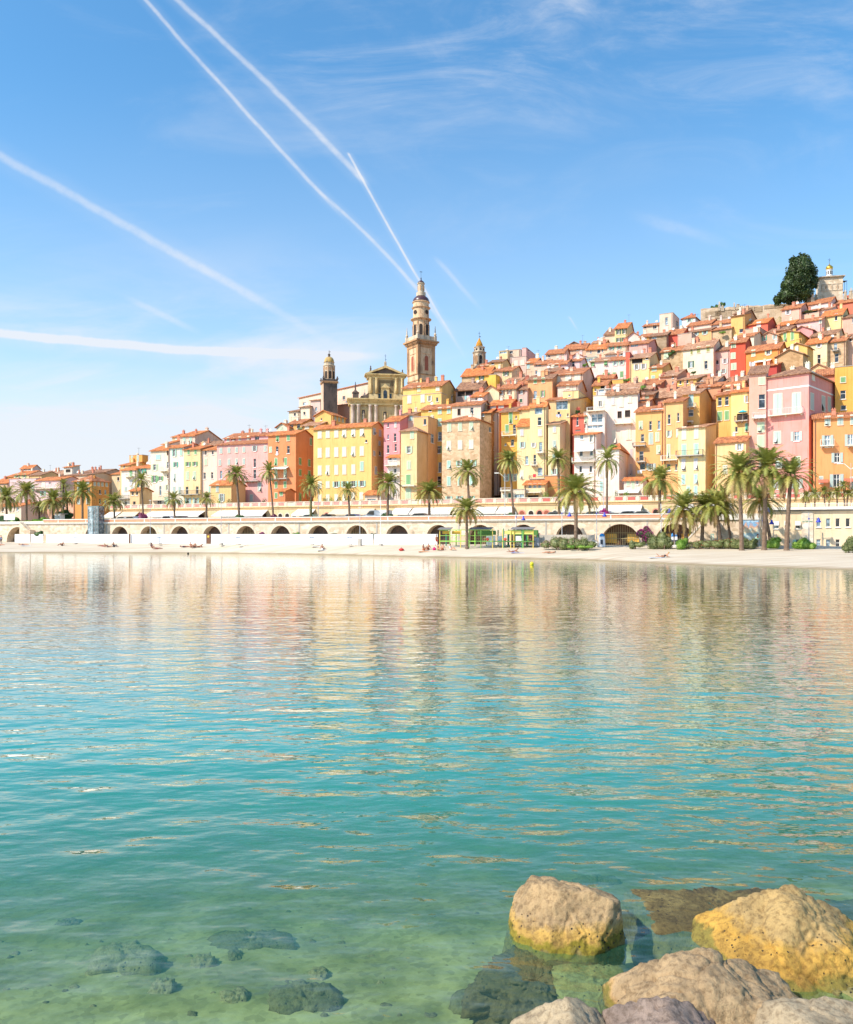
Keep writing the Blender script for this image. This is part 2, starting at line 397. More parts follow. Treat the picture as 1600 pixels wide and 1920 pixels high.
    if Wd > 3 and b > 24 and roof in 'gs' and rs.random() < .3:
        cx = rs.uniform(.1, .9)*Wd; cy = dep*.3; zt = rtop(cx, cy)
        dm = MB(); dm.tube((cx,cy,zt-.1), (cx,cy,zt+.5), .03, n=5); dm.lathe([(.02,0),(.25,.03),(.36,.09)],10,(0,0,0),caps=False)
        k0 = len(dm.v)-30; q_ = Matrix.Translation((cx,cy-.05,zt+.62)) @ Matrix.Rotation(math.radians(70),4,'X')
        for i_ in range(k0, len(dm.v)): dm.v[i_] = tuple(q_ @ Vector(dm.v[i_]))
        dm.build('satellite_dish', RAILW, root)
    if Wd > 3 and rs.random() < .5:
        pm = MB(); px_ = Wd-.25 if rs.random() < .5 else .2; pm.tube((px_,-.09,.0),(px_,-.09,H-.1),.055,n=5); pm.build('drainpipe', flat('pipe_brown',(150,105,90)), root)
    return root
# ================= HOUSES (pixel measures turned into metres at each house's own distance) =================
CR=(250,238,212); YE=(250,214,128); YP=(252,232,168); PK=(246,190,174); PP=(242,208,204); OR=(242,166,104); OC=(232,170,84); WH=(253,246,234); TN=(226,192,150); BR=(196,160,128); PE=(246,204,166); RD=(228,96,60)

# --- far left quarter ---
h('tan house with orange roof at the far left edge of the town', -14,16,None,905,896,58,TN,win='d 3 918 5 9 b',g=5.4)
h('small bright yellow house peeping out behind the pale pink building', 12,30,None,893,887,76,(248,205,92),g=9)
h('narrow cream house with two green shuttered windows above the pale pink building', 26,55,None,889,882,70,(246,226,168),win='o 33,46 892 3.5 7 g',g=9)
h('orange roofed yellow house with a green shutter right of the narrow cream one', 55,78,None,890,884,68,(250,216,140),win='c 60 891 5 6 g',g=9,rk='b')
h('small pinkish top house with grey side wall, highest of the far left cluster', 39,62,76,877,871,88,(244,224,206),win='d 46,55 880 3.5 4 w',g=12)
h('pale pink building with flat top behind the tall left palms', 17,68,None,897,890,50,PP,roof='flat',win='c 62 915 5 12 t;o 58 950 5 12 t;c 40 930 5 12 t',g=5.4)
h('pale pink house with orange roof and long balcony behind the palms', 68,115,None,899,893,48,PP,win='c 82 909 6 9 w;d 94 906 5 3 w;o 81 925 5 9 t;c 100 925 5 10 t;c 86,104 950 5 10 t',bal='64 114 916 5 l',g=5.4,chim=1)
h('low brown roofed house behind the pink balcony house', 76,118,None,889,881,80,(222,172,130),rk='p',chim=4,g=12)
h('cream penthouse with dark window, tallest above the ochre villa', 120,137,150,875,872,74,(244,230,206),roof='s',win='k 128 883 9 6 n',g=12)
h('long beige house with plain right end behind the ochre villa', 116,164,222,890,886,54,(238,212,170),win='d 124 900 5 7 w',sw='c 215 908 4 10 l',g=5.4,rk='b',chim=3)
h('row of brown tiled roofs above the long beige house', 152,200,None,884,879,84,(226,180,140),rk='b',chim=4,g=12)
h('small cream house with orange roof left of the orange corner house', 210,229,None,888,883,62,(246,222,170),win='d 222 898 4 7 w',g=9)
h('ochre villa with brown hip roof and dark balconies', 139,172,205,901,890,26,(226,166,72),roof='h',rk='r',dep=None,win='c 148,165 904 5 6 b;d 166 918 6 9 w;c 148 918 5 9 b;c 148,165 940 5 9 b',sw='c 178,185,192,200 906 3.5 8 b;d 188,198 922 3.5 8 n;d 188,198 940 3.5 9 n',g=5.4,chim=1)
h('cream house half hidden behind the leftmost palms', -10,40,None,948,942,24,(246,226,196),win='d 6,20,33 955 4 7 b',g=5.4)
h('peach shop building behind the garden palms', 84,138,None,938,932,30,(240,190,150),win='d 92,106,120 948 5 9 b',g=5.4)
# --- second group ---
h('bright orange roof-top house with two tall grey green shutters', 243,267,278,853,849,44,(246,184,76),roof='flat',win='c 248,259 862 3.5 14 b',hgt=8)
h('small yellow gabled house left of the bright orange one', 226,246,None,871,866,40,(248,212,132),win='d 233 875 3 4 g',hgt=8)
h('white narrow house with green shuttered balcony door at the left end', 228,256,None,880,873,27,(252,240,218),win='c 246 888 5 12 g;c 246 905 5 10 l;c 236,248 917 4 7 b;d 236,248 944 5 8 b',bal='239 252 894 5 l;227 246 935 6 d')
h('cream house with bright teal open shutters behind the leaning palm', 256,283,None,876,870,27.5,(250,234,204),win='o 265 883 4 9 T;c 273 883 4 9 T;c 259 908 4 12 T;d 250,258 925 4 7 n;d 272,260 943 5 8 b')
h('small yellow beach bar house with brown tile canopy', 244,262,278,919,914,20,(246,214,150),win='d 249,257 925 4 7 n;d 252 944 5 8 g',dep=4,chim=0)
h('tall cream house with a square turquoise blind near its top', 283,318,None,843,834,26,(251,240,208),win='c 297 857 9 9 c;o 291 876 5 11 p;o 290 898 5 13 g;o 301 897 5 8 g;d 301 920 4 17 G;d 299 944 8 10 w;k 315 848 4 12 g;d 315 872 4 12 t;d 315 893 3 8 n;o 314 914 3 10 p;c 313 940 8 16 t',bal='304 318 883 7 l')
h('white dormer hut on the roof of the tall cream house', 305,317,None,832,826,34,(252,246,230),win='c 311 836 6 8 t',hgt=6)
h('small ochre block left of the pinkish attic house', 315,323,None,829,824,36,(240,196,104),hgt=6)
h('white tower house with bright turquoise shutters', 317,345,None,838,832,24.5,(253,244,218),win='o 327 849 4 13 t;c 340 847 4.5 13 t;o 330 871 4 9 T;c 328 895 3 13 b;c 327,337 920 4 14 b;o 335 943 6 10 b')
h('pale yellow house with small green shutters and a long balcony', 345,376,None,841,835,24.5,(249,226,160),win='c 354,367 848 4 8 g;o 353,366 870 4.5 8 g;c 352,365 892 5 14 p;d 351,370 920 5 15 b;o 353,368 940 5 12 c',bal='342 377 927 7 d')
h('plain cream pink house left of the large pink house', 376,407,None,842,836,25,(247,224,196),win='d 386,399 849 3.5 8 b;c 386 866 5 11 p;d 384,398 892 4 12 t;c 393 918 3 12 t;d 383 940 5 9 b')
h('orange roofed yellow attic with pale shutters at the left of the brown gable house', 323,339,None,818,812,40,(248,226,172),win='c 331 827 3.5 12 w',hgt=8)
h('peach attic house with brown gable end above the pale yellow house', 338,366,415,816,807,37,(246,218,190),win='c 346,358 826 4.5 11 t',hgt=8,rk='o',chim=2)
h('low brown roofed house in front of the attic gable', 362,404,None,838,826,31,(190,150,120),rk='b',win='c 374 831 6 4 w',hgt=8)
h('low yellow house with orange roof and blue grey shutters by the pink house', 396,434,None,908,900,18.5,(250,216,138),win='c 408 915 4.5 13 b;o 416 933 5 14 b',dep=5)
# --- pink and orange ---
h('large pink house with two storeys of blue grey shutters and tile eave', 407,503,None,829,822,24.5,PK,roof='s',rk='r',dep=6,win='c 415,430,444,458 845 4.5 9 b;o 478 841 4.5 10 b;c 498 841 4.5 10 b;c 413,430,444,458 867 4 10 b;d 478 868 4.5 16 n;d 415,430 890 4.5 15 n;d 478 889 5 17 t;c 458 912 4.5 14 b;c 487 913 6 15 b;c 444 912 4 13 b;c 455,472 934 5 12 b;d 496 892 5 4 b',bal='461 488 902 8 d',chim=0)
h('upper attic storey of pink render set back over the large pink house', 421,471,None,819,810,32,(246,184,176),rk='r',win='c 428,450 824 4 7 b;o 438 823 3.5 6 n;c 466 821 4 7 w',hgt=7)
h('right half of the pink attic with a white double window', 471,503,None,815,809,31,(246,190,182),rk='r',win='d 482 822 8 8 w',hgt=7)
h('tall orange house with mint shutters and a long plain shaded side', 503,555,588,813,806,23.5,(242,160,92),win='c 521,541 822 5 10 g;d 520,541 844 5 14 n;c 508 843 4 9 p;c 518,536 866 4.5 13 g;c 518,535 887 4.5 17 p;c 518,535 909 4.5 11 g;c 518,530 929 4.5 9 g',sw='c 583 828 3 12 g;c 563,580 865 4 12 g;c 563,580 886 4 11 g;c 563 932 4 14 g',bal='509 542 898 1 d',aw='511 542 876',chim=1)
h('low orange annex with tile roof at the foot of the tall orange house', 523,535,553,920,916,18,(240,150,84),win='c 528 925 5 8 g',dep=None,chim=0)
h('pale green roof hut above the tall orange house', 519,539,None,799,792,42,(226,232,206),roof='f',win='c 528 804 5 6 p',hgt=7)
h('small yellow house with dark green curtain under a tile canopy', 540,566,None,793,785,44,(246,200,110),rk='r',win='d 547,560 799 6 11 G',hgt=8)
h('low ochre house with pale blinds above the orange gable', 567,600,None,796,789,38,(246,196,92),rk='p',win='c 576,593 801 7 5 w',hgt=8)
h('golden gabled house below the dark square bell tower', 591,624,648,777,768,41,(250,208,110),roof='f',sw='c 629,636,643 783 3 9 b',win='d 603 786 3 4 n',hgt=9,chim=1)
# --- big yellow ---
h('large yellow block with five rows of pale shutters and an orange shaded side', 588,697,720,798,791,23,(252,214,118),win='c 600,615,631,646,663,679 815 6.5 12 w;c 600,615,631,646,663,679 849 6.5 16 w;c 600,615,631,646,663 882 6 16 w;c 679 874 6 16 t;c 600,615 909 6 11 w;o 631,647,663,679 908 6.5 11 t;c 600,615,631,646 934 5.5 12 w;c 662,678 930 6 12 w;d 687 827 4 5 b',sw='c 702,713 809 4 11 b;c 712 831 3 7 b;c 702 850 3 8 b;d 713 850 3.5 8 G;c 705 882 4 13 b',chim=2)
h('low cream cottage with orange roof at the corner of the yellow block', 684,712,None,926,919,18,(244,222,196),win='g 697 938 16 6 w',dep=4,chim=0)
h('narrow pink tower house crossed by a diagonal shadow', 720,750,None,788,779,25,(240,166,166),win='d 728 797 3 8 n;c 742 796 3 9 l;d 728 819 3 9 n;d 741 820 4.5 15 b;d 728 842 4.5 15 n;d 742 839 4 14 b',chim=1)
h('whitewashed narrow house with stacked balconies below the pink tower', 727,750,None,856,852,22,(240,228,214),win='d 732,741 860 5 6 B;d 741 883 5 10 g;d 741 901 4 8 n;d 741 922 6 9 n',bal='725 749 873 9 l;728 748 893 6 l',dep=3,chim=0)
h('cream house with turquoise shutters above the rounded yellow tower', 750,776,None,777,772,29,(250,232,206),rk='b',win='c 756,771 785 5 9 c')
h('flat topped amber block with a white framed window beside the turquoise shutters', 776,803,818,781,776,26,(248,204,130),roof='flat',win='d 797 791 5 11 w',sw='d 811 822 6 17 g',dep=7)
h('slim cream yellow tower with hip roof and green shutters in one column', 752,782,804,806,799,21,(250,222,154),roof='h',win='c 773 815 6 13 p;o 767 843 6 13 p;c 767 872 6 14 p;c 766 899 8 18 g;c 766 925 9 19 p',bal='756 780 911 1 l',chim=0,rk='p')
h('yellow house with deep open windows squeezed beside the stone tower', 790,848,None,764,756,31,(250,208,98),rk='r',win='c 825,842 770 6 11 t;d 807 769 5 5 n;c 825 792 6 13 t;d 825 818 7 17 n;o 823 843 7 14 g;d 825 876 6 19 n;d 824 902 7 18 g')
h('cream house with two sheltered balcony doors above the stone tower', 848,902,921,757,751,30.5,(248,228,202),rk='r',win='k 861 773 6 13 n;d 885 770 6 12 l')
h('tall rubble stone tower house with pale shutters and white quoins', 829,900,922,786,777,20,(236,202,164),roof='h',rk='r',st=True,win='c 843,863,884 801 6 14 p;c 842,863,884 835 7 15 w;c 842 871 6 14 t;o 861,888 869 5 11 t;c 842,862,884 902 6 16 t;o 842,862,884 938 6 15 t',sw='d 919 805 4 10 w',chim=1)
h('dark stained rubble house behind the stone tower with a tall metal duct', 902,921,937,772,766,31,(190,158,118),st=True,win='d 906 777 4 6 n',sw='d 926 785 2.5 9 g;d 927 840 2.5 8 n;d 930 800 2.5 8 g;d 929 900 2.5 8 n')
# --- centre right front row ---
h('golden yellow house with green doors and a curved balcony', 940,974,None,770,762,28,(248,202,84),win='c 958 783 6 20 g;c 951 804 6 14 g;d 965 805 6 18 g;d 968 782 3 6 n;d 961 830 6 12 b;d 948 833 3 4 n;o 950,965 895 5 13 t;d 961 858 4 12 t',bal='943 970 817 7 l',rk='b')
h('tall pale yellow house with a glazed studio window under its eave', 994,1024,1029,760,754,24,(252,232,164),win='g 1010 768 14 17 b;d 1012 790 7 15 w;c 1013 811 6 11 l;o 1001 834 4 8 l;d 1014 838 6 18 t;d 1003 862 5 19 n;d 1013 884 9 14 w',bal='1008 1020 849 5 l;997 1008 872 6 l;994 1025 898 6 d',dep=None,chim=1)
h('left wing of the pale yellow house with a tiled loggia', 970,994,None,797,781,24.5,(253,234,170),roof='s',win='c 979 811 5 11 l;o 980 834 5 11 c;d 988 863 6 16 t;c 979 890 6 14 w',dep=4,chim=0)
h('shaded loggia storey behind the left wing of the pale yellow house', 974,994,None,766,760,28,(250,228,160),win='d 985 770 5 13 b;k 986 789 16 9 n',chim=0)
h('low villa with three blue arched panes under a brown eave', 983,1022,None,907,900,19,(250,222,160),win='g 994,1003,1012 911 6.5 9 b;k 1000 931 20 5 n;c 1018 905 5 9 l',bal='990 1016 923 5 l',dep=5,chim=0)
h('white terrace pavilion with green glazing beside the low villa', 940,984,None,918,916,17.5,(252,238,204),roof='flat',win='g 992,974 930 18 8 g;c 946 930 5 6 b;c 956 930 5 10 G',dep=4,chim=0,bal='941 960 920 5 l')
h('plain sandy orange retaining house wall with a drainpipe', 1022,1052,None,892,888,21,(226,160,84),roof='flat',win='d 1021 905 6 10 b',dep=3,chim=0)
h('pale yellow house with a big studio window and blue laundry', 1042,1069,1100,750,744,29,(250,226,150),roof='s',win='g 1054 759 22 18 b;d 1048 776 5 8 n;d 1065 778 3 6 n',chim=0,rk='b')
h('slim pale yellow front with a long burnt orange side wall', 1028,1050,1074,794,789,24,(252,236,180),win='c 1040 805 4.5 10 l;c 1040 833 5 12 b;c 1039 858 5 12 c;o 1040 884 6 11 t',rk='p',chim=0)
h('salmon red house with a dark narrow window in the shade', 1074,1098,None,779,774,28,(232,118,88),win='d 1083 790 4 16 n;k 1084 807 10 3 n')
h('white house with striped awning and white balcony', 1077,1118,1145,813,804,23,(252,238,220),win='d 1091 819 6 9 w;o 1109 822 5 14 w;d 1090,1109 850 6 10 l;d 1089,1108 880 5 12 n;c 1090,1109 912 5 14 w',bal='1074 1116 866 7 l',aw='1079 1114 842',roof='s')
h('white roof terrace flat with wide glazed bay and green edge', 1095,1134,None,771,768,28,(252,240,222),roof='flat',win='g 1120 784 21 16 w;c 1099 787 5 12 p;g 1116 800 30 6 b',bal='1102 1134 771 6 l',dep=4,chim=0)
h('small white upper storey with french window behind the roof terrace', 1113,1140,None,741,737,33,(252,238,220),roof='flat',win='o 1126 757 6 11 w')
h('large white house with a wide furnished loggia', 1138,1196,1200,735,728,30,(252,236,216),rk='b',win='c 1150 752 5 13 l;c 1165 752 6 20 w;c 1181 748 6 12 w;k 1162 778 8 14 n;k 1177 776 10 14 n;c 1152 820 7 24 w;c 1179 814 8 19 w;c 1184 850 5 16 l;c 1184 880 5 20 l',bal='1153 1186 795 8 l')
h('white corner tower with pointed tile roof and blank beige side', 1142,1161,1180,840,830,20,(252,238,220),roof='h',rk='o',chim=0)
h('white garden wing with plant pots on its roof left of the corner tower', 1118,1143,None,842,840,21,(253,242,226),roof='flat',win='c 1128 885 5 18 l;c 1128 912 5 18 c',dep=3,chim=0)
h('small pinkish cottage with three green shutters on the terrace', 1170,1206,None,899,894,18.5,(250,222,200),win='c 1178 906 5 8 p;c 1187 910 5 15 p;d 1195 905 5 7 b',aw='1160 1200 919 ',dep=4,chim=0)
h('amber house with arched windows and stacked iron balconies', 1192,1245,None,768,759,26,(250,196,112),rk='r',win='k 1203 770 18 5 n;g 1232 769 23 6 l;c 1202 797 6 13 p;d 1220,1236 798 5 17 n;d 1205 821 6 14 p;c 1221 822 7 20 b;c 1233 819 6 15 p;c 1235 843 6 14 p;d 1203 855 8 18 n;d 1205 875 10 12 B;o 1221 875 8 12 b;c 1200 910 5 12 g',bal='1188 1212 836 5 d;1196 1212 866 7 d')
h('orange topped house with one mint window above the amber house', 1198,1224,1250,739,731,35,(250,184,110),rk='b',win='c 1213 749 7 12 p')
h('orange yellow house crowned by a white conservatory', 1245,1281,None,751,744,24.5,(250,202,126),rk='r',win='g 1262 758 28 19 w;d 1255 786 5 18 t;d 1272 782 4 16 n;o 1255 813 5 12 p;c 1271 812 4 13 w;c 1254 846 5 24 p;d 1254 876 7 12 b;d 1268 876 4 12 n',bal='1241 1272 863 8 l')
h('ochre yellow upper house with turquoise door and glazed gallery', 1280,1312,1334,736,728,28,(250,208,110),win='c 1296 751 8 22 c;g 1288 775 20 13 w',bal='1283 1306 764 6 l;1276 1301 792 1 l',rk='p')
h('tall lemon house with a long balcony and vivid orange side', 1272,1323,1343,799,793,22.5,(253,234,162),roof='s',win='c 1283,1306 812 7 22 w;c 1283,1306 845 8 23 t;c 1282,1305 871 6 20 l;c 1282,1305 899 6 17 c;c 1291,1305 920 6 16 c',bal='1270 1320 855 9 d',rk='p',chim=0)
h('shaded yellow house with two dark green and two green windows', 1343,1372,None,738,732,31,(246,202,104),win='d 1350,1363 753 7 16 G;c 1350,1363 780 8 16 g',rk='r')
h('lemon yellow house with a turquoise parasol balcony', 1371,1406,None,732,724,28,(252,226,138),win='o 1401 748 5 13 w;k 1392 782 20 14 b;d 1381 805 5 10 b;c 1401 801 6 14 T',bal='1380 1405 790 9 d',rk='o')
h('low cream orange house with one open window left of the pink tower', 1341,1399,None,825,816,20.5,(250,212,142),win='o 1387 838 7 12 w;c 1360 880 7 14 w',rk='r',dep=4,chim=1)
h('peach house with an arched terrace door joined to the pink tower', 1405,1437,None,698,684,22,(244,188,158),win='c 1429 714 11 12 p;d 1429 752 12 26 l;c 1427 801 12 17 p;c 1427 827 12 20 p;c 1428 872 8 12 w',bal='1411 1436 784 9 l',rk='b',roof='s',m=.48,dep=8,chim=0)
h('big rose pink corner house with white string course and wide balcony', 1437,1517,1566,697,680,20,(242,168,150),roof='h',rk='b',band=723,win='o 1460,1491 707 10 13 b;c 1459 758 15 38 b;c 1494 756 15 38 b;c 1458 820 12 21 b;o 1494 818 10 18 b;c 1461,1495 868 12 18 b;o 1461,1495 908 10 18 b',sw='c 1525 705 4.5 15 w;c 1547 711 6 14 b;c 1560 715 8 12 b;c 1523 753 6 30 b;c 1544 757 6 28 b;c 1555 758 5 26 b',bal='1444 1507 780 11 l',m=.95,chim=2)
h('orange house with blue grey shutters and flower balconies at the right edge', 1526,1625,None,779,771,17.5,(246,172,94),rk='r',win='c 1552,1576,1600 789 9 16 b;o 1552,1595 827 10 22 b;o 1570 858 10 18 b;o 1569 901 12 24 b;c 1540 900 6 12 b;c 1600 905 10 20 b',bal='1538 1564 836 11 l;1588 1615 835 11 l',m=.45,aw='1534 1553 899 o;1582 1612 897 o')
h('mustard house with mint shutters above the orange house at the right edge', 1566,1625,None,684,676,30,(248,196,78),rk='b',roof='flat',win='c 1580,1601 688 9 11 g;c 1581 712 9 9 g;d 1581 740 10 16 n;d 1582 764 10 8 w',m=.5)
# --- middle belt ---
h('bright yellow terrace house at the foot of the great bell tower', 756,829,855,722,713,43,(252,216,118),rk='r',win='c 786 729 5 9 p;c 821 728 6 8 w;d 770 727 9 3 n;c 768,793 748 6.5 13 w;o 806 746 4 10 w;o 820 748 4 8 l',sw='c 849 729 3.5 9 p;d 848 746 3.5 8 b',g=22,chim=4)
h('yellow lower storey with a roof terrace before the great bell tower', 755,828,None,737,735,40,(252,220,126),roof='flat',win='c 768,793 749 6.5 13 w;o 806 747 4 10 w;d 820 749 4 8 l',dep=3,g=20,chim=0)
h('long brown shaded house with hanging laundry right of the yellow terrace house', 855,900,None,728,714,49,(196,170,150),rk='b',win='k 880,865 738 14 10 n;c 862,872 730 5 6 b')
h('cream gabled house with four brown shuttered windows', 906,936,None,733,721,41,(252,234,184),roof='f',rk='r',win='d 912 739 5 9 n;o 924 735 3.5 8 n')
h('cream wing with brown shutters to the right of the cream gable', 936,968,None,727,719,41.5,(252,234,186),rk='r',win='o 942,955 736 4 8 n')
h('low cream house with an orange lean-to roof and white laundry', 884,907,None,742,733,38,(246,222,196),rk='o',win='c 901 746 3 7 c;d 893 748 3 6 n')
h('wide roofed house in front of the cream gable with a red side', 917,957,976,757,748,34,(238,104,66),rk='o',win='c 925,940 763 9 4 l',g=24)
h('narrow pinkish house with brown shutters and one green hatch', 968,989,None,729,722,42,(236,202,184),rk='b',win='o 978 734 5 9 n;c 977 751 5 6 G')
h('apricot house with white framed windows and red flowers', 990,1036,None,709,701,43,(250,190,122),rk='b',win='c 1004,1019 714 5 9 g;d 1004 740 6 14 w;o 1018 738 4 12 g')
h('peach house with three wide pale shutters and a dark grey gable', 1036,1093,1118,699,689,47,(246,216,184),rk='r',win='c 1045,1066,1083 709 10 12 w;c 1042 731 4 9 w',chim=2)
h('lower pink cream house below the wide pale shutters', 1046,1084,None,720,713,42,(248,222,196),rk='r',win='c 1065 725 5 7 w',chim=0)
h('flat yellow block with a tiny window and ochre side', 1056,1085,1113,732,730,37,(252,232,158),roof='flat',win='d 1068 741 4 3 b')
h('small yellow loggia house beside the flat yellow block', 1112,1138,None,721,712,44,(250,206,84),rk='r',win='k 1131 725 9 9 n;d 1117 731 4 5 w')
h('white roofed penthouse full of plants above the white loggia house', 1118,1150,None,729,724,38,(244,232,220),roof='flat',win='g 1128,1142 732 10 6 w',dep=4)
h('plain yellow cube with pinkish side wall', 1138,1169,1181,711,708,52,(252,206,98),roof='flat')
h('small tiled house behind the plain yellow cube', 1117,1149,None,708,701,57,(222,150,112),rk='r')
h('brown roofed house with a strip of white windows', 1146,1202,None,727,716,41,(226,190,160),rk='p',win='g 1186 729 20 4 w',chim=3)
h('brown gabled house below the yellow loggia house', 1198,1238,1264,719,708,46,(200,130,100),rk='r',win='d 1228 725 4 6 n',chim=3)
h('long weathered tile roof house behind the white conservatory', 1228,1296,None,739,722,36,(206,160,128),rk='p',chim=4,hgt=8)
h('stone coloured house with grey gable above the weathered roofs', 1238,1269,1303,703,692,50,(240,184,140),rk='p',win='d 1262 706 3 7 n;d 1262 717 3 5 n')
h('yellow house with two green windows and a glazed roof', 1270,1306,1333,709,700,46,(252,214,104),roof='s',rk='p',win='d 1276,1289 717 4 7 G',chim=1)
h('low pinkish house with cluttered roof right of the two green windows', 1305,1345,None,713,704,45,(232,204,180),rk='p',win='d 1316,1330 716 5 5 w')
h('dark roofed stone house above the shaded yellow house', 1356,1400,None,712,702,46,(206,168,136),rk='b',st=True,chim=2)
h('tan house with wooden doors below the dark roofed stone house', 1356,1391,1404,722,713,38,(238,200,148),rk='r',win='c 1366,1381 727 8 8 y')
h('tan brown tiled house left of the wooden doors', 1306,1352,None,722,715,40,(214,164,112),rk='r',win='d 1330 725 4 5 w')
# --- upper centre ---
h('old stone house with bright orange hip roof below the amber spire', 866,917,None,701,687,61,(212,186,150),st=True,rk='o',roof='g',win='',chim=2)
h('yellow front with green shutters right of the old stone house', 892,917,None,702,697,56,(253,216,96),rk='o',win='o 903 708 4.5 8 G',chim=0,g=30)
h('small beige house with a bright yellow side and laundry', 917,930,None,702,697,55,(253,220,84),roof='flat')
h('small beige roof house with two green shutters by the amber spire', 896,917,None,685,680,68,(234,212,178),rk='r',win='c 904,915 688 5 5 g')
h('yellow house with dark corner window right of the amber spire', 918,943,958,677,673,66,(252,224,142),rk='b',win='d 924 681 5 5 n')
h('cream penthouse with a glass strip at the ridge', 936,952,None,657,655,84,(250,234,170),roof='flat',win='g 944 661 13 4 w')
h('beige flat house with one small window at the ridge', 952,976,None,655,653,86,(240,216,184),roof='flat',win='d 959 660 6 4 w')
h('pink beige house with two pale shutters under the ridge', 957,987,None,668,666,75,(238,206,184),roof='flat',win='c 968,980 681 6 8 w')
h('pink cube with chimney, highest in the centre of the ridge', 979,987,1004,652,650,78,(240,190,174),roof='flat',sw='d 992 657 2.5 4 n',chim=1)
h('cream end house with dark grey gable and a green window', 942,960,985,694,686,57,(252,230,170),rk='r',win='o 949 700 4.5 9 G')
h('tiny beige house with antennas left of the dark grey gable', 926,943,None,694,689,58,(224,196,166),rk='r')
h('small house with pale green balcony and hanging clothes', 948,978,None,712,706,50,(238,214,170),rk='p',win='k 966 714 18 6 n',bal='952 972 720 3 l')
h('red brown roofed house left of the apricot house', 968,990,None,719,710,47,(190,120,90),rk='r')
h('beige gable house with a pale blue window on the centre slope', 988,1004,1020,679,671,70,(236,216,180),rk='o',win='c 991 685 5 12 c')
h('cream brown roofed house stacked above the apricot house', 1002,1027,None,681,674,66,(248,216,184),rk='r',win='g 1010 684 11 5 w;d 1006 698 4 7 n')
h('salmon house with white window just above the apricot house', 1018,1048,None,695,689,58,(240,168,124),rk='b',win='d 1027 697 8 4 w')
h('pinkish house with two pale blinds and orange roof', 1028,1063,None,681,673,64,(246,210,196),rk='r',win='c 1031,1044 686 7 5 w')
h('lilac pink house with a brown door between the terraces', 1060,1090,None,675,671,68,(248,220,214),rk='r',win='d 1075 683 5 12 n')
h('pinkish ridge house with orange tile roof and white window', 1024,1058,None,661,653,80,(246,218,186),rk='r',win='c 1047 667 5 8 w;d 1030 668 4 4 n')
h('long beige brown ridge house with two tiny windows', 1058,1099,None,652,643,88,(226,194,156),rk='r',win='d 1068 659 3 7 b;d 1083 655 3 4 n')
h('grey gabled house at the ridge above the long beige house', 1060,1094,None,648,639,96,(200,184,164),roof='f',rk='b')
h('white pink gabled cottage with a wide window', 1070,1095,None,668,660,78,(250,222,214),roof='f',rk='r',win='d 1082 669 10 5 b')
h('beige ridge house with an arched niche', 1099,1140,None,652,643,87,(240,214,178),rk='o',win='d 1108,1130 658 3 8 n;d 1123 657 6 10 n')
h('low pale green roofed terrace house in the upper centre', 1094,1118,None,669,666,76,(216,226,206),roof='flat',win='g 1100,1108 676 8 7 b')
h('beige house with two pairs of vivid green shutters', 1139,1176,None,646,640,84,(244,218,180),rk='r',win='o 1147,1161 652 4 8 T')
h('cream roof house continuing right of the vivid green shutters', 1176,1204,None,645,639,85,(246,226,196),rk='r',win='c 1192 648 6 4 t')
h('pink white house with two closed bright green shutters', 1107,1144,None,675,668,63,(254,232,220),roof='s',rk='p',win='c 1112,1136 682 5.5 10 g;o 1137 701 6 4 g',chim=1)
h('pink white house with two open mint windows', 1144,1174,None,673,667,63,(254,234,224),rk='r',win='o 1154,1166 680 4.5 10 t;c 1152 701 6 5 g;c 1166 702 6 11 g',chim=2)
h('grey metal roofed white annex above the mint windows', 1135,1176,None,661,657,74,(252,238,226),rk='p',win='d 1157,1166 664 3 5 w',roof='s')
h('thin red orange party wall house between white and yellow', 1174,1181,None,660,657,62,(236,110,76),roof='flat',chim=0)
h('orange roofed hilltop house with green shutters, left end of the upper ridge', 1153,1176,1206,614,604,100,(252,232,160),rk='o',win='o 1160,1171 622 4 9 G;o 1160,1170 637 4 7 G',chim=1)
h('plain beige gable house at the left of the hilltop house', 1133,1153,None,626,615,103,(246,222,190),roof='s',rk='b')
h('low long tiled house below the hilltop house', 1110,1135,None,642,637,98,(222,190,150),rk='p')
h('white pink gabled cottage with mint door below the hilltop house', 1176,1200,None,630,619,93,(252,228,214),roof='f',rk='r',win='c 1191 633 4 9 t')
# --- upper right ---
h('yellow loggia house with white shutters on the upper slope', 1181,1218,1241,669,660,61,(252,230,160),rk='p',win='k 1195 676 20 12 n;d 1213 671 5 5 l;o 1194,1207 688 5 10 l;d 1194 711 4 11 b')
h('golden house with pale mint windows right of the loggia house', 1219,1242,1266,688,680,57,(253,218,112),rk='r',win='c 1227 692 8 7 t;c 1225 707 6 5 t')
h('salmon house with a dark red gable end', 1180,1216,1245,642,636,75,(244,190,170),rk='r',win='c 1209 643 5 7 c;g 1190 648 14 5 w;c 1191,1207 661 8 5 l')
h('small ochre strip house right of the white pink cottage', 1200,1217,None,630,625,90,(250,204,110),rk='r',win='c 1209 636 6 5 w')
h('small dark stone house with a glass window', 1218,1250,None,627,622,86,(190,166,136),rk='b',st=True,win='d 1227 633 8 5 b')
h('brick red house with a tall glazed corner', 1250,1280,None,624,615,88,(234,106,78),rk='r',win='d 1266 628 7 13 b;k 1262 645 8 5 n')
h('blank beige cement wall house beside the brick red house', 1271,1297,None,624,622,82,(222,192,164),roof='flat')
h('cream tower house with balcony and grey brown side on the ridge', 1237,1262,1274,586,584,106,(244,220,190),roof='flat',win='d 1250 602 5 14 n;c 1249 617 7 8 w',sw='d 1270 607 3 10 w',chim=0)
h('low cream house with a dark window left of the cream tower', 1206,1237,None,608,604,109,(246,224,196),rk='r',win='d 1210 614 4 4 b;d 1228 612 7 9 n')
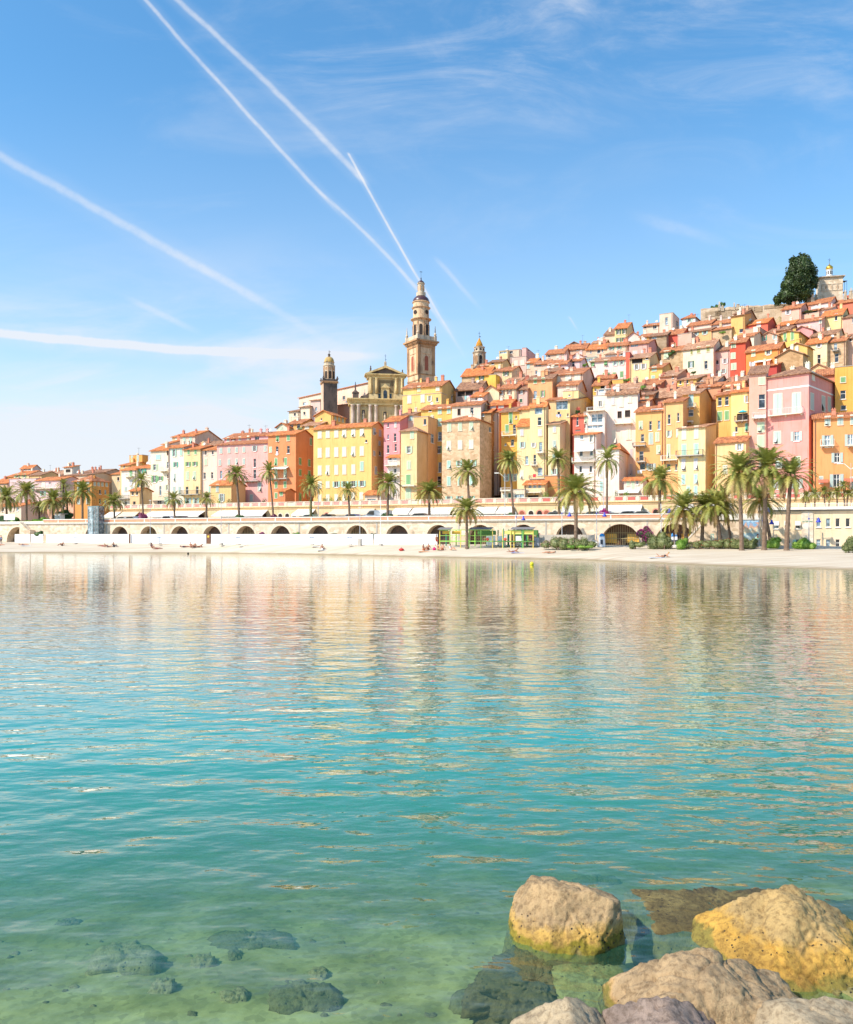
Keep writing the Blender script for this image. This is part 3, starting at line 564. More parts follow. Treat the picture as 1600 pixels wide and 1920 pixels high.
h('white pavilion with small hip roof and mint shutters on the ridge', 1279,1304,1314,594,587,109,(252,244,236),roof='h',rk='r',win='o 1293 600 5 8 t')
h('pinkish house with two wide pale green blinds', 1289,1334,None,605,598,101,(248,220,196),rk='r',win='c 1300,1322 610 16 7 p')
h('house with a row of white framed panes under a dark tile roof', 1334,1371,None,603,596,99,(230,214,204),rk='r',win='g 1350 606 22 5 l')
h('apricot house with two open mint shutters under the pale green blinds', 1280,1334,None,617,613,95,(252,206,130),rk='b',win='o 1305,1322 626 5 7 t')
h('rough stone house with a big dark glass pane', 1334,1372,None,614,609,93,(218,190,152),st=True,rk='r',win='g 1355 618 15 9 n;d 1334 622 4 6 n')
h('old stone house with one mint door and a creeper', 1240,1281,None,655,647,75,(220,190,148),st=True,rk='r',win='c 1250 665 9 14 p')
h('large cream house with arched olive shutters and a broad brown roof', 1281,1338,None,648,636,70,(253,240,204),rk='p',win='c 1297 659 4 10 o;c 1310,1328 656 6 11 o;o 1296 683 5 12 G;d 1324 684 6 15 G',chim=3)
h('pinkish grey rendered house with an attic loggia', 1338,1369,None,654,645,71,(234,202,184),rk='b',win='c 1344,1359 658 6 7 w;d 1345 679 5 8 w;o 1360 677 5 9 l;d 1345 697 4 6 G;o 1357 696 5 8 c',chim=1)
h('vermilion house with yellow framed mint shutters', 1369,1398,None,640,632,66,(230,90,48),rk='r',win='c 1375,1376 647 7 9 p;c 1375 667 8 10 p;c 1376 687 9 11 p',m=.6)
h('tall ochre yellow house under the stone terrace wall', 1371,1396,1409,589,586,93,(250,204,112),roof='s',rk='b',win='d 1390 620 7 7 w')
h('small brown roofed hut against the stone terrace wall', 1376,1399,None,585,580,107,(214,174,130),rk='b')
h('low brownish house with a white window under the ochre house', 1397,1425,1441,614,612,87,(222,188,148),roof='flat',win='c 1417 618 7 9 w')
h('cream slanting walled house above the vermilion house', 1378,1414,None,628,622,77,(252,232,196),rk='r')
h('brick orange house with red side and chimney near the hilltop', 1397,1440,1457,603,595,93,(234,110,74),rk='o',win='c 1423 608 7 8 l')
h('light pink house with grey shutters below the big dark tree', 1466,1502,None,575,568,101,(244,196,166),rk='r',win='o 1478 585 5 9 l')
h('white rose house with pale shutters under the domed chapel', 1504,1558,None,564,556,108,(252,228,214),rk='r',win='c 1512 571 8 8 w;o 1527 569 5 7 w;c 1553 566 7 7 w')
h('brick pink house with dark windows on the right ridge', 1558,1625,None,560,553,108,(240,132,92),rk='r',win='d 1571 567 6 11 n;o 1587 565 5 10 p')
h('house with a long dark planted loggia', 1500,1536,None,580,577,101,(240,202,170),rk='r',win='k 1517 585 32 7 n')
h('white house with one open pale blue window', 1536,1560,None,577,574,101,(252,228,212),rk='p',win='o 1547 580 4 8 c')
h('pink house with two sky blue shutters', 1493,1541,None,598,592,93,(238,200,188),rk='r',win='c 1507,1525 603 7 8 c;c 1539 602 4 8 c')
h('small tan house with bright orange lean-to roof', 1458,1488,None,606,599,95,(230,190,150),rk='o',win='d 1476 610 4 4 b')
h('lemon house with two dark barred windows on the right slope', 1541,1580,None,588,577,95,(253,232,156),rk='o',win='d 1556,1568 596 5 13 n')
h('salmon house at the right edge beside the lemon house', 1580,1625,None,589,584,93,(246,190,160),rk='b',win='d 1601 600 6 10 n')
h('ochre low roof house between brick orange and lilac houses', 1441,1482,None,616,610,86,(240,190,130),rk='b',win='c 1452 620 5 4 c')
h('peach gabled house with turquoise shutters', 1424,1459,None,628,619,81,(248,196,158),roof='f',rk='p',win='o 1434 634 4 9 T;o 1453 632 3.5 8 c')
h('yellow gabled house with two fresh green doors', 1459,1498,1516,622,617,81,(253,218,108),roof='f',rk='p',win='c 1472,1486 632 5 14 g')
h('rose gabled house with green shutters and a chimney', 1484,1524,None,617,608,88,(240,168,158),roof='f',rk='p',win='o 1502 617 5 6 g')
h('cream brown roofed house with white windows on the right slope', 1520,1570,None,624,616,84,(236,206,160),rk='b',win='g 1537,1550 627 9 6 l')
h('lemon white house with lilac shutters and a dark door', 1511,1551,None,640,630,73,(253,238,180),rk='o',win='o 1536 647 5 9 l;d 1536 674 6 18 b')
h('stone fronted house with two dark balcony doors', 1551,1586,None,637,628,73,(226,194,158),rk='r',st=True,win='d 1567 651 6 15 n;d 1569 671 7 16 n',bal='1562 1574 658 3 d')
h('tan pink house with a blind arch at the right edge', 1586,1625,None,629,621,74,(236,198,164),rk='b',win='d 1595 636 5 8 w')
h('orange house with mint shutters and a red loggia', 1399,1462,1475,651,641,62,(248,162,66),rk='r',win='c 1413 662 6 11 p;o 1441 660 6 10 p;o 1411 682 5 8 l',aw='1417 1448 677')
h('deep red loggia house under a cream awning', 1416,1457,None,683,679,57,(196,66,48),rk='r',roof='s',win='k 1425 690 10 8 n;c 1436 690 8 8 p',dep=3)
h('rubble stone gabled house with one green shuttered door', 1456,1506,1515,662,651,59,(208,170,126),roof='f',rk='p',st=True,win='d 1475 670 6 16 g')
h('yellow gabled house half hidden behind the rubble stone gable', 1476,1514,1525,648,640,65,(253,208,108),roof='f',rk='p')
h('pale ochre rounded gable house above the pink corner house', 1514,1556,None,690,679,44,(252,214,150),roof='f',rk='p')
h('tiled roof house with skylights between pink and mustard houses', 1532,1570,None,700,690,38,(222,150,110),rk='r',m=.5)
h('cream white house between the balconies and the dark roof, centre slope', 1026,1058,None,748,744,36,(250,214,150),rk='r',chim=1)
h('small cream house with orange hip roof behind the stone tower', 902,936,None,771,763,33,(246,226,196),roof='h',rk='r',g=15)
h('brown tiled house filling the gap under the loggia house', 1182,1222,None,728,722,40,(226,176,140),rk='p')
h('sandy house with a rooftop clutter right of the large white house', 1195,1216,None,752,747,31,(236,186,150),rk='r',chim=1)
h('tan house with a shaded wall between lemon and mustard houses', 1334,1360,None,746,738,36,(226,180,120),rk='r',chim=1)
# ================= CHURCHES AND TOWERS =================
h('long cream church nave with orange roof behind the dark square bell tower', 561,690,None,717,706,64,(246,218,186),roof='s',rk='o',m=1.076,dep=9,g=30,win='d 645 746 5 7 n;d 571 757 6 6 n',chim=0,name='church_nave',cat='church nave')
h('small cream sacristy, leftmost block below the church nave', 542,561,None,770,764,58,(250,232,196),roof='s',rk='b',win='d 553 777 4 6 n',g=22,chim=0)
h('cream block with brown eave between the sacristy and the dark bell tower', 562,581,None,762,757,58,(252,236,200),roof='s',rk='b',win='d 571 775 4 6 n',g=22,chim=0)
h('pinkish grey windowed block touching the dark bell tower', 583,601,None,749,745,59,(232,206,190),roof='s',rk='p',win='d 593 767 4 7 n',g=24,chim=0)
h('brown shaded lean-to between the dark bell tower and the basilica', 633,656,None,758,754,60,(196,150,120),roof='s',rk='b',g=24,chim=0)
STN = stone((236,204,166), .9, holes=False, key='tower_stone'); 
def stained(key, c, dk, lo=.48, hi=.62):
    m, nt, bs, N, L = newmat(key); C = rgb(c); v = tc(N, L, (1,1,.35))
    f = nz(N, L, v, .8, 6, .7); fine = nz(N, L, tc(N, L), 3.5, 4)
    col = ramp(N, L, f, [(lo, C), (hi, rgb(dk))])
    col = mixc(N, L, .5, col, ramp(N, L, fine, [(.35, (.82,.8,.76)), (.6, (1,1,1))]), 'MULTIPLY')
    L.new(col, bs.inputs['Base Color']); bs.inputs['Roughness'].default_value = .92; bump(N, L, bs, fine, .3, .05); return m
PEACH = stained('peach_tower_render', (240,204,164), (190,150,116)); OLIVE = stained('olive_church_render', (230,208,160), (190,168,126)); GOLD = stained('golden_church_stone', (244,216,156), (198,172,122))
DKST = stained('dark_stone_and_shade', (112,98,90), (84,74,70)); GREYST = stained('grey_lichen_stone', (226,206,178), (170,154,132)); BROWNST = stained('brown_tower_stone', (206,160,116), (140,110,86))
BRICK = flat('red_brick_infill', (176,96,66)); DOME = flat('plum_glazed_tiles', (88,60,64), .35); IRON = flat('blue_grey_iron', (90,110,140), .5)
def church():
    b = 55; S = depth(700, b)/F; X = lambda x: (x-655)*S; g0 = 26.0; Z = lambda y: CAMH+(1002-y)*S-g0
    D = depth(655, b); root = empty('basilica', ((655-800)/F*D, D, g0), math.atan(.13), 'ochre baroque basilica front with columns, niches and a triangular pediment', 'church')
    mb = MB()
    mb.box(X(657), 0, 0, X(757), 3.2, Z(754)); mb.box(X(692), .35, Z(754), X(757), 3.2, Z(703))
    mb.box(X(757), 0.02, 0, X(764), 3.2, Z(752))
    for x0, x1 in ((658,677),(691,710),(741,760)): mb.box(X(x0), -.28, 0, X(x1), 0, Z(756))
    for x0, x1 in ((692,710),(741,760)): mb.box(X(x0), .05, Z(733), X(x1), .35, Z(704))
    for (x0, x1) in ((693,710),(741,758)): mb.box(X(x0), -.25, Z(743), X(x1), .35, Z(734))
    mb.build('facade', OLIVE, root)
    c = MB()
    for y0, y1, p in ((756,751,.25),(751,748.5,.5),(748.5,746,.75),(746,744,1.05)): c.box(X(655)-p*.5, -.3-p, Z(y0)+.002, X(762)+p*.2, 3.3, Z(y1))
    for y0, y1, p in ((704,700,.1),(700,698,.4),(698,696,.7)): c.box(X(690)-p, -p+.0, Z(y0)+.002, X(760)+p, 3.3, Z(y1))
    c.build('entablature', GOLD, root)
    pd = MB(); zb = Z(696)+.003; zt = Z(680); xa, xm, xb = X(685), X(724), X(763)
    pd.prism([(xa+1.2,-.25,zb),(xb-1.2,-.25,zb),(xm,-.25,zt-.55)], (0,3.2,0)); pd.build('tympanum', DKST, root)
    pr = MB()
    for e in (xa, xb):
        pr.prism([(e,-.75,zb),(xm,-.75,zt),(xm,-.75,zt-.6),(e+(1.0 if e == xa else -1.0),-.75,zb)], (0,4.0,0))
    pr.build('pediment', GOLD, root)
    for x in (662,672.5,695,706,744.5,755):
        cm = MB(); cm.lathe([(.48,0),(.46,Z(776)),(.40,Z(759)),(.5,Z(758)),(.58,Z(756))], 12, (X(x), -.55, 0)); cm.build('column', stained('pale_column_stone', (226,206,190), (180,156,134)) if 'pcs' not in MC else MC['pcs'], root, True); MC['pcs'] = bpy.data.materials['pale_column_stone']
    for x in (696,707,745,756):
        cm = MB(); cm.lathe([(.36,Z(733)),(.34,Z(720)),(.30,Z(707)),(.4,Z(705)),(.45,Z(704))], 12, (X(x), -.15, 0)); cm.build('column', GOLD, root, True)
    for x, y, w, hh in ((682,775,7,24),(723,778,7,24)):
        f = MB(); f.box(X(x-w*.75), -.14, Z(y+hh/2), X(x+w*.75), -.002, Z(y-hh/2)); no = f.build('niche', GOLD, root)
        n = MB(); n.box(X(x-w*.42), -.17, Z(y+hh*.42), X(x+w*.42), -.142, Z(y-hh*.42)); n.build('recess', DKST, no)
        s = MB(); s.lathe([(.12,0),(.3,.1),(.34,.6),(.24,1.1),(.3,1.5),(.18,1.75),(.1,1.85),(.15,2.0),(.13,2.15),(.03,2.25)], 10, (X(x), -.28, Z(y+hh*.42))); s.build('statue', GREYST, no, True)
    f = MB(); f.box(X(716), -.05, Z(744), X(731), .348, Z(722)); f.prism([(X(714.5),-.25,Z(722)+.003),(X(732.5),-.25,Z(722)+.003),(X(723.5),-.25,Z(714))], (0,.55,0)); wo = f.build('window', GOLD, root)
    p = MB(); pts = [(X(720),-.09,Z(743)),(X(727),-.09,Z(743))]+[(X(723.5)+X(658.5)*math.cos(t),-.09,Z(730)+X(658.5)*math.sin(t)) for t in [k*math.pi/8 for k in range(9)]]; p.prism(pts, (0,.03,0)); p.build('pane', GLASS, wo)
    for x in (713,734.5):
        f = MB(); f.box(X(x-3.4), .2, Z(744), X(x+2.6), .345, Z(732)); wo = f.build('window', GOLD, root); p = MB(); p.box(X(x-2.3), .16, Z(743.5), X(x+1.6), .198, Z(733)); p.build('pane', GLASS, wo)
    pn = MB(); pn.box(X(711), .30, Z(731), X(714.8), .348, Z(710)); pn.box(X(732.8), .30, Z(731), X(740), .348, Z(710)); pn.box(X(711), .31, Z(712.8), X(740), .347, Z(707)); pn.build('dark_panel', stained('umber_panel_render', (150,132,98), (120,104,80)), root)
    sc = MB(); pts = [(X(675),.3,Z(744)),(X(692),.3,Z(744)),(X(692),.3,Z(727))]
    for k in range(9): t = math.pi/2*k/8; pts.append((X(677.5)+X(669.5)*(1-0)*math.cos(t)*1.0, .3, Z(738)+0*t+ (X(665)*(1-math.sin(t)))))
    sc.prism(pts, (0,1.4,0)); sc.build('volute', DKST, root)
    ur = MB(); ur.box(X(662),-.1,Z(744)+.003,X(673),1.3,Z(733)); ur.box(X(661),-.2,Z(733)+.003,X(674),1.4,Z(731.5)); ur.lathe([(.75,Z(731.4)),(.7,Z(730)),(.35,Z(728)),(.2,Z(726)),(.16,Z(718)),(.05,Z(711))],10,(X(667),.6,0)); ur.build('finial', DKST, root)
    for x, y0, y1 in ((696,692,679),(757,697,685)):
        ur = MB(); hh = Z(y1)-Z(y0); ur.lathe([(.3,Z(y0)-.4),(.32,Z(y0)+hh*.2),(.14,Z(y0)+hh*.3),(.26,Z(y0)+hh*.5),(.12,Z(y0)+hh*.65),(.18,Z(y0)+hh*.8),(.02,Z(y1))],8,(X(x),.5,0)); ur.build('finial', DKST, root)
    ur = MB(); ur.box(X(721.5),-.3,zt-.35,X(726),.4,Z(673)); ur.lathe([(.3,Z(673)+.003),(.12,Z(671))],8,(X(723.8),.05,0)); ur.build('finial', GREYST, root)
    cr = MB(); cr.tube((X(724),0,Z(671)),(X(724),0,Z(658)),.045); cr.tube((X(722.4),0,Z(661)),(X(725.8),0,Z(661)),.04); cr.tube((X(723.8),0,Z(668)),(X(726),0,Z(668.5)),.07); cr.build('cross', IRON, root)
church()
def sq(mb, w, z0, z1): mb.box(-w/2, -w/2, z0, w/2, w/2, z1)
def arch_panel(mb, cx, z0, z1, w, y, t=.06):
    pts = [(cx-w/2,y,z0),(cx+w/2,y,z0)]+[(cx+w/2*math.cos(a),y,z1-w/2+w/2*math.sin(a)) for a in [k*math.pi/8 for k in range(9)]]
    mb.prism(pts, (0,t,0))
def big_tower():
    b = 60; D = depth(790, b); S = D/F; g0 = 30.0; Z = lambda y: CAMH+(1002-y)*S-g0
    root = empty('bell_tower', ((789.7-800)/F*D, D, g0), math.radians(33), 'tallest bell tower, peach stone with round upper stages and a dark plum dome', 'bell tower')
    w = 4.75
    m = MB(); sq(m, w, 0, Z(649)); m.build('shaft', PEACH, root)
    m = MB()
    for sx in (-1, 1):
        for sy in (-1, 1): cx = sx*(w/2-.30); cy = sy*(w/2-.30); m.box(cx-.42, cy-.42, Z(704), cx+.42, cy+.42, Z(655))
    m.build('pilaster', BROWNST, root)
    m = MB(); sq(m, w+.35, Z(706), Z(704)-.002); sq(m, w+.25, Z(718), Z(716)); sq(m, w+.30, Z(655)+.002, Z(650))
    for y0, y1, k in ((650,647.5,.6),(647.5,645,1.1),(645,642,1.7)): sq(m, w+k, Z(y0)+.002, Z(y1))
    n = 11
    for k in range(n):
        t = -w/2-.2+(w+.4)*k/(n-1)
        for sg in (-1, 1): m.box(t-.11, sg*(w/2+.32)-.2, Z(649.5), t+.11, sg*(w/2+.32)+.2, Z(647)); m.box(sg*(w/2+.32)-.2, t-.11, Z(649.5), sg*(w/2+.32)+.2, t+.11, Z(647))
    m.build('cornice', BROWNST, root)
    for side in range(4):
        R = Matrix.Rotation(side*math.pi/2, 4, 'Z')
        f = MB(); arch_panel(f, 0, Z(699), Z(669), 1.55, -w/2-.07, .068); f.box(-1.15,-w/2-.12,Z(667),1.15,-w/2,Z(665)); p = MB(); arch_panel(p, 0, Z(698), Z(670.5), 1.05, -w/2-.10, .028)
        for q in (f, p): q.v = [tuple(R @ Vector(v)) for v in q.v]
        fo = f.build('blind_window', PEACH, root); p.build('brick_infill', BRICK, fo)
    bw = w+.25
    m = MB()
    for sx in (-1,1):
        for sy in (-1,1): m.box(sx*bw/2-.3, sy*bw/2-.3, Z(642)+.003, sx*bw/2+.3, sy*bw/2+.3, Z(632))
        m.box(sx*bw/2-.14, -bw/2+.3, Z(642)+.003, sx*bw/2+.14, bw/2-.3, Z(633.5)); m.box(-bw/2+.3, sx*bw/2-.14, Z(642)+.003, bw/2-.3, sx*bw/2+.14, Z(633.5))
    m.build('balustrade', GREYST, root)
    for sx in (-1,1):
        for sy in (-1,1):
            m = MB(); m.lathe([(.12,Z(632)+.003),(.32,Z(630)),(.34,Z(628.5)),(.16,Z(626.5)),(.13,Z(622)),(.04,Z(613))],10,(sx*bw/2,sy*bw/2,0)); m.build('pinnacle', GREYST, root)
    m = MB(); r1 = 15.2*S
    m.lathe([(r1,Z(642)+.003),(r1,Z(603)),(r1+.25,Z(602)),(r1+.55,Z(600.5)),(r1+.6,Z(599.5)),(r1*.99,Z(598)),(r1*.98,Z(580)),(r1+.2,Z(579.5)),(r1+.35,Z(578)),(r1*.98,Z(577)),(r1*.97,Z(569)),(r1+.2,Z(568)),(r1+.15,Z(567))],28); m.build('belfry', PEACH, root, False)
    for k in range(8):
        R = Matrix.Rotation(math.radians(k*45+12), 4, 'Z')
        f = MB(); arch_panel(f, 0, Z(632), Z(609.5), 1.25, -r1-.10, .3); p = MB(); arch_panel(p, 0, Z(631), Z(611), .8, -r1-.13, .028)
        q = MB(); q.lathe([(.52,-.01),(.52,.02)],14); q.v = [(x, -r1-.04-z, y+Z(588)) for x, y, z in q.v]
        l = MB(); l.box(-.16,-r1-.1,Z(634),.16,-r1+.2,Z(604))
        Rh = Matrix.Rotation(math.radians(22.5), 4, 'Z')
        for g_ in (f, p, q): g_.v = [tuple(R @ Vector(v)) for v in g_.v]
        l.v = [tuple(R @ Rh @ Vector(v)) for v in l.v]
        fo = f.build('arched_opening', PEACH, root); p.build('dark_void', DARK, fo); l.build('pilaster', BROWNST, root)
        if k % 2 == 0: q.build('round_window', DARK, root)
    m = MB(); R0 = 15.6*S; m.lathe([(R0,Z(567)+.003)]+[(R0*math.cos(t)**.8, Z(567)+(Z(555)-Z(567))*math.sin(t)) for t in [k*.145 for k in range(1,9)]],28); m.build('dome', DOME, root, True)
    m = MB(); m.lathe([(1.15,Z(556)),(1.15,Z(549)),(.78,Z(548)),(.78,Z(534)),(.95,Z(533)),(.95,Z(531.5))],14); m.build('lantern', GREYST, root)
    for k in range(6):
        q = MB(); q.box(-.15,-.84,Z(545.5),.15,-.74,Z(536)); R = Matrix.Rotation(k*math.pi/3+.3,4,'Z'); q.v = [tuple(R @ Vector(v)) for v in q.v]; q.build('lantern_window', BROWNST, root)
    m = MB(); m.lathe([(.86,Z(531.5)+.003),(.75,Z(529)),(.45,Z(527)),(.1,Z(526.5))],16); m.build('lantern_dome', DOME, root, True)
    m = MB(); m.lathe([(.22,Z(527)),(.24,Z(525)),(.12,Z(523)),(.2,Z(521.5)),(.03,Z(520))],8); m.tube((0,0,Z(520)),(0,0,Z(508)),.035); m.tube((-.35,0,Z(510)),(.35,0,Z(509.5)),.07); m.build('weather_vane', IRON, root)
big_tower()
def dark_tower():
    b = 57; D = depth(617, b); S = D/F; g0 = 28.0; Z = lambda y: CAMH+(1002-y)*S-g0
    root = empty('bell_tower', ((617.4-800)/F*D, D, g0), math.radians(18), 'dark square bell tower with octagonal belfry and a small ochre dome left of the basilica', 'bell tower')
    w = 3.5
    m = MB(); sq(m, w, 0, Z(721)); o = m.build('shaft', [stained('pale_pink_shaft', (230,198,170), (196,160,134)), DKST], root); o.data.polygons[2].material_index = 1  # shaded front face gets a darker stone, its shade put into the colour
    m = MB(); sq(m, w+.2, Z(721)+.003, Z(719)); sq(m, w+.5, Z(719)+.002, Z(717)); m.build('cornice', BROWNST, root)
    m = MB(); 
    for sx in (-1,1):
        m.box(sx*w/2-.12, -w/2-.12, Z(717)+.003, sx*w/2+.12, w/2+.12, Z(713)); m.box(-w/2+.12, sx*w/2-.12, Z(717)+.003, w/2-.12, sx*w/2+.12, Z(713))
    m.build('balustrade', DKST, root)
    for sx in (-1,1):
        for sy in (-1,1): m = MB(); m.lathe([(.3,Z(713)),(.34,Z(711.5)),(.15,Z(710)),(.2,Z(708.5)),(.03,Z(707))],8,(sx*w/2,sy*w/2,0)); m.build('finial', DKST, root)
    r = 10.8*S
    m = MB(); m.lathe([(r,Z(717)),(r,Z(688)),(r+.12,Z(687)),(r+.15,Z(686)),(r*.9,Z(685)),(r*.88,Z(681)),(r+.0,Z(680))],8,rot=math.radians(22.5)); m.build('belfry', GREYST, root)
    for k in range(8):
        R = Matrix.Rotation(math.radians(k*45), 4, 'Z'); ap = r*math.cos(math.pi/8)
        f = MB(); arch_panel(f, 0, Z(711), Z(697), .62, -ap-.03, .03); q = MB(); q.box(-.22,-ap-.04,Z(695),.22,-ap+.01,Z(690))
        for g_ in (f, q): g_.v = [tuple(R @ Vector(v)) for v in g_.v]
        f.build('arched_opening', DARK, root); q.build('relief_panel', BROWNST, root)
        l = MB(); l.box(-.12,-r-.04,Z(716),.12,-r+.2,Z(688)); R2 = R @ Matrix.Rotation(math.radians(22.5),4,'Z'); l.v = [tuple(R2 @ Vector(v)) for v in l.v]; l.build('pilaster', BROWNST, root)
    m = MB(); R0 = 9.4*S; m.lathe([(R0,Z(680)+.003)]+[(R0*math.cos(t)**.75, Z(680)+(Z(669)-Z(680))*math.sin(t)) for t in [k*.145 for k in range(1,9)]],16); m.build('dome', stained('ochre_dome_tiles', (220,180,104), (170,150,110)), root, True)
    m = MB(); m.lathe([(.3,Z(670)),(.3,Z(665)),(.38,Z(664.6)),(.25,Z(664)),(.1,Z(662.5))],8); m.tube((0,0,Z(662)),(0,0,Z(656)),.04); m.tube((-.1,0,Z(660)),(.35,0,Z(659.5)),.08); m.build('lantern', DKST, root)
dark_tower()
def amber_tower():
    b = 75; D = depth(899, b); S = D/F; g0 = 38.0; Z = lambda y: CAMH+(1002-y)*S-g0
    root = empty('bell_tower', ((899-800)/F*D, D, g0), math.radians(10), 'small octagonal bell tower with an amber onion shaped spire on the slope', 'bell tower')
    r = 11.6*S
    m = MB(); m.lathe([(r,0),(r,Z(664)),(r+.15,Z(663)),(r+.3,Z(661)),(r*.9,Z(660)),(r*.86,Z(653)),(r*.95,Z(652)),(r*.95,Z(651)),(r*.6,Z(650))],8,rot=math.radians(22.5)); m.build('belfry', GREYST, root)
    for k in range(8):
        R = Matrix.Rotation(math.radians(k*45), 4, 'Z'); ap = r*math.cos(math.pi/8)
        f = MB(); arch_panel(f, 0, Z(684), Z(668), .75, -ap-.03, .03); q = MB(); q.lathe([(.28,0),(.28,.03)],12); q.v = [(x,-ap*.87-.02-z,y+Z(656.5)) for x,y,z in q.v]
        for g_ in (f, q): g_.v = [tuple(R @ Vector(v)) for v in g_.v]
        f.build('arched_opening', BROWNST if k % 2 else DARK, root); q.build('round_window', DARK, root)
        l = MB(); l.box(-.16,-r-.03,Z(690),.16,-r+.2,Z(664)); R2 = R @ Matrix.Rotation(math.radians(22.5),4,'Z'); l.v = [tuple(R2 @ Vector(v)) for v in l.v]; l.build('pilaster', PEACH, root)
    m = MB(); m.lathe([(6.2*S,Z(650)+.003),(6.6*S,Z(648)),(6.2*S,Z(646)),(5*S,Z(643)),(3.3*S,Z(640)),(2.2*S,Z(637.5)),(1.2*S,Z(635)),(.1,Z(634))],16); m.build('spire', stained('amber_glazed_tiles', (222,160,50), (170,96,50)), root, True)
    m = MB(); m.tube((0,0,Z(635)),(0,0,Z(622)),.045); m.tube((-.3,0,Z(625)),(.3,0,Z(625)),.035); m.box(.05,-.03,Z(632),.4,.03,Z(630.5)); m.build('cross', IRON, root)
amber_tower()
def chapel():
    b = 118; D = depth(1560, b); S = D/F; g0 = CAMH+(1002-562)*S; Z = lambda y: CAMH+(1002-y)*S-g0
    root = empty('domed_chapel', ((1560-800)/F*D, D, g0), math.radians(-14), 'cream chapel with a white drum and golden onion dome on the hilltop', 'chapel')
    wx = 19*S
    m = MB(); m.box(-wx, 0, -3, wx, 2*wx, Z(520)); m.build('wall', stone((250,230,202), 1.1, holes=False), root)
    m = MB()
    for y0, y1, k in ((521,519.5,.15),(519.5,518,.5)): m.box(-wx-k, -k, Z(y0)+.01, wx+k, 2*wx+k, Z(y1))
    m.box(-wx-.08, -.1, Z(533), wx+.08, 0, Z(532)); m.box(-wx-.08, -.1, Z(545), wx+.08, 0, Z(544))
    for k in range(5): x = -wx+.15+(2*wx-.3)*k/4; m.box(x-.14, -.13, Z(544), x+.14, 0, Z(533))
    m.build('cornice', GREYST, root)
    for x in (-.5, .5, .0): 
        f = MB(); f.box(x*wx-.25, -.07, Z(541), x*wx+.25, 0, Z(536)); f.build('window', BROWNST, root)
    m = MB(); z = Z(518)+.003; e = wx+.4; c = wx; 
    for q in ([(-e,-.4),(e,-.4)],[(e,-.4),(e,2*wx+.4)],[(e,2*wx+.4),(-e,2*wx+.4)],[(-e,2*wx+.4),(-e,-.4)]): m.poly([(q[0][0],q[0][1],z),(q[1][0],q[1][1],z),(q[1][0]*.2,(q[1][1]-c)*.2+c,Z(512)),(q[0][0]*.2,(q[0][1]-c)*.2+c,Z(512))])
    m.build('roof', flat('slate_roof', (96,92,104)), root)
    m = MB(); r = 5.6*S; m.lathe([(r*1.15,Z(514)),(r*1.15,Z(512)),(r,Z(511.5)),(r*.95,Z(501)),(r*1.1,Z(500.5)),(r*1.1,Z(500))],16,(0,c,0)); m.build('drum', WHITE, root)
    for k in range(8):
        q = MB(); q.box(-.16,-r-.02,Z(509.5),.16,-r+.1,Z(503)); R = Matrix.Translation((0,c,0)) @ Matrix.Rotation(k*math.pi/4+.2,4,'Z'); q.v = [tuple(R @ Vector(v)) for v in q.v]; q.build('drum_window', RAILM, root)
    m = MB(); m.lathe([(4.8*S,Z(500)+.003),(6.3*S,Z(498)),(6.6*S,Z(496.5)),(6*S,Z(494.5)),(4*S,Z(492.5)),(2*S,Z(491)),(.8*S,Z(489.5)),(.1,Z(488))],20,(0,c,0))
    gd = flat('polished_gold', (246,196,84), .28, .95, metal=.85); m.build('onion_dome', gd, root, True)
    m = MB(); m.tube((0,c,Z(488)),(0,c,Z(478)),.05); m.tube((-.35,c,Z(480.5)),(.35,c,Z(480.5)),.04); m.tube((-.22,c,Z(483)),(.22,c,Z(482)),.035); m.build('cross', IRON, root)
    sc = empty('scaffold', (0,0,0)); X, Y = W2(a_of(1584, b-1), b-1); sc.location = (X+.9, Y+2, g0); tag(sc, 'thin metal scaffold standing at the right side of the domed chapel', 'scaffold')
    for x in (-.7,.7):
        for y in (0,1.2): q = MB(); q.tube((x,y,-3),(x,y,Z(526)),.05,n=5); q.build('pole', IRON, sc)
    q = MB(); 
    for z in (-2,0,2,Z(527)): q.box(-.8,-.1,z,.8,1.3,z+.08)
    q.build('platform', DKST, sc)
chapel()
def small_tomb(x, y, b, w, hgt, label, cross=True, mt=GREYST):
    D = depth(x, b); z = CAMH+(1002-y)/F*D; w *= .62; hgt *= .62; r = empty('cemetery_monument', ((x-800)/F*D, D, z), -TH, label, 'grave monument')
    m = MB(); m.box(-w*.7,-w*.7,-1,w*.7,w*.7,hgt*.25); m.box(-w*.5,-w*.5,hgt*.25+.002,w*.5,w*.5,hgt*.6); m.box(-w*.62,-w*.62,hgt*.6+.002,w*.62,w*.62,hgt*.68); m.build('pedestal', mt, r)
    m = MB()
    if cross: m.box(-.09,-.09,hgt*.68,.09,.09,hgt*1.15); m.box(-.3,-.08,hgt*.9,.3,.08,hgt*.98)
    else: m.lathe([(w*.3,hgt*.68),(w*.42,hgt*.8),(w*.2,hgt*.95),(.03,hgt*1.1)],10)
    m.build('cross' if cross else 'urn', mt, r)
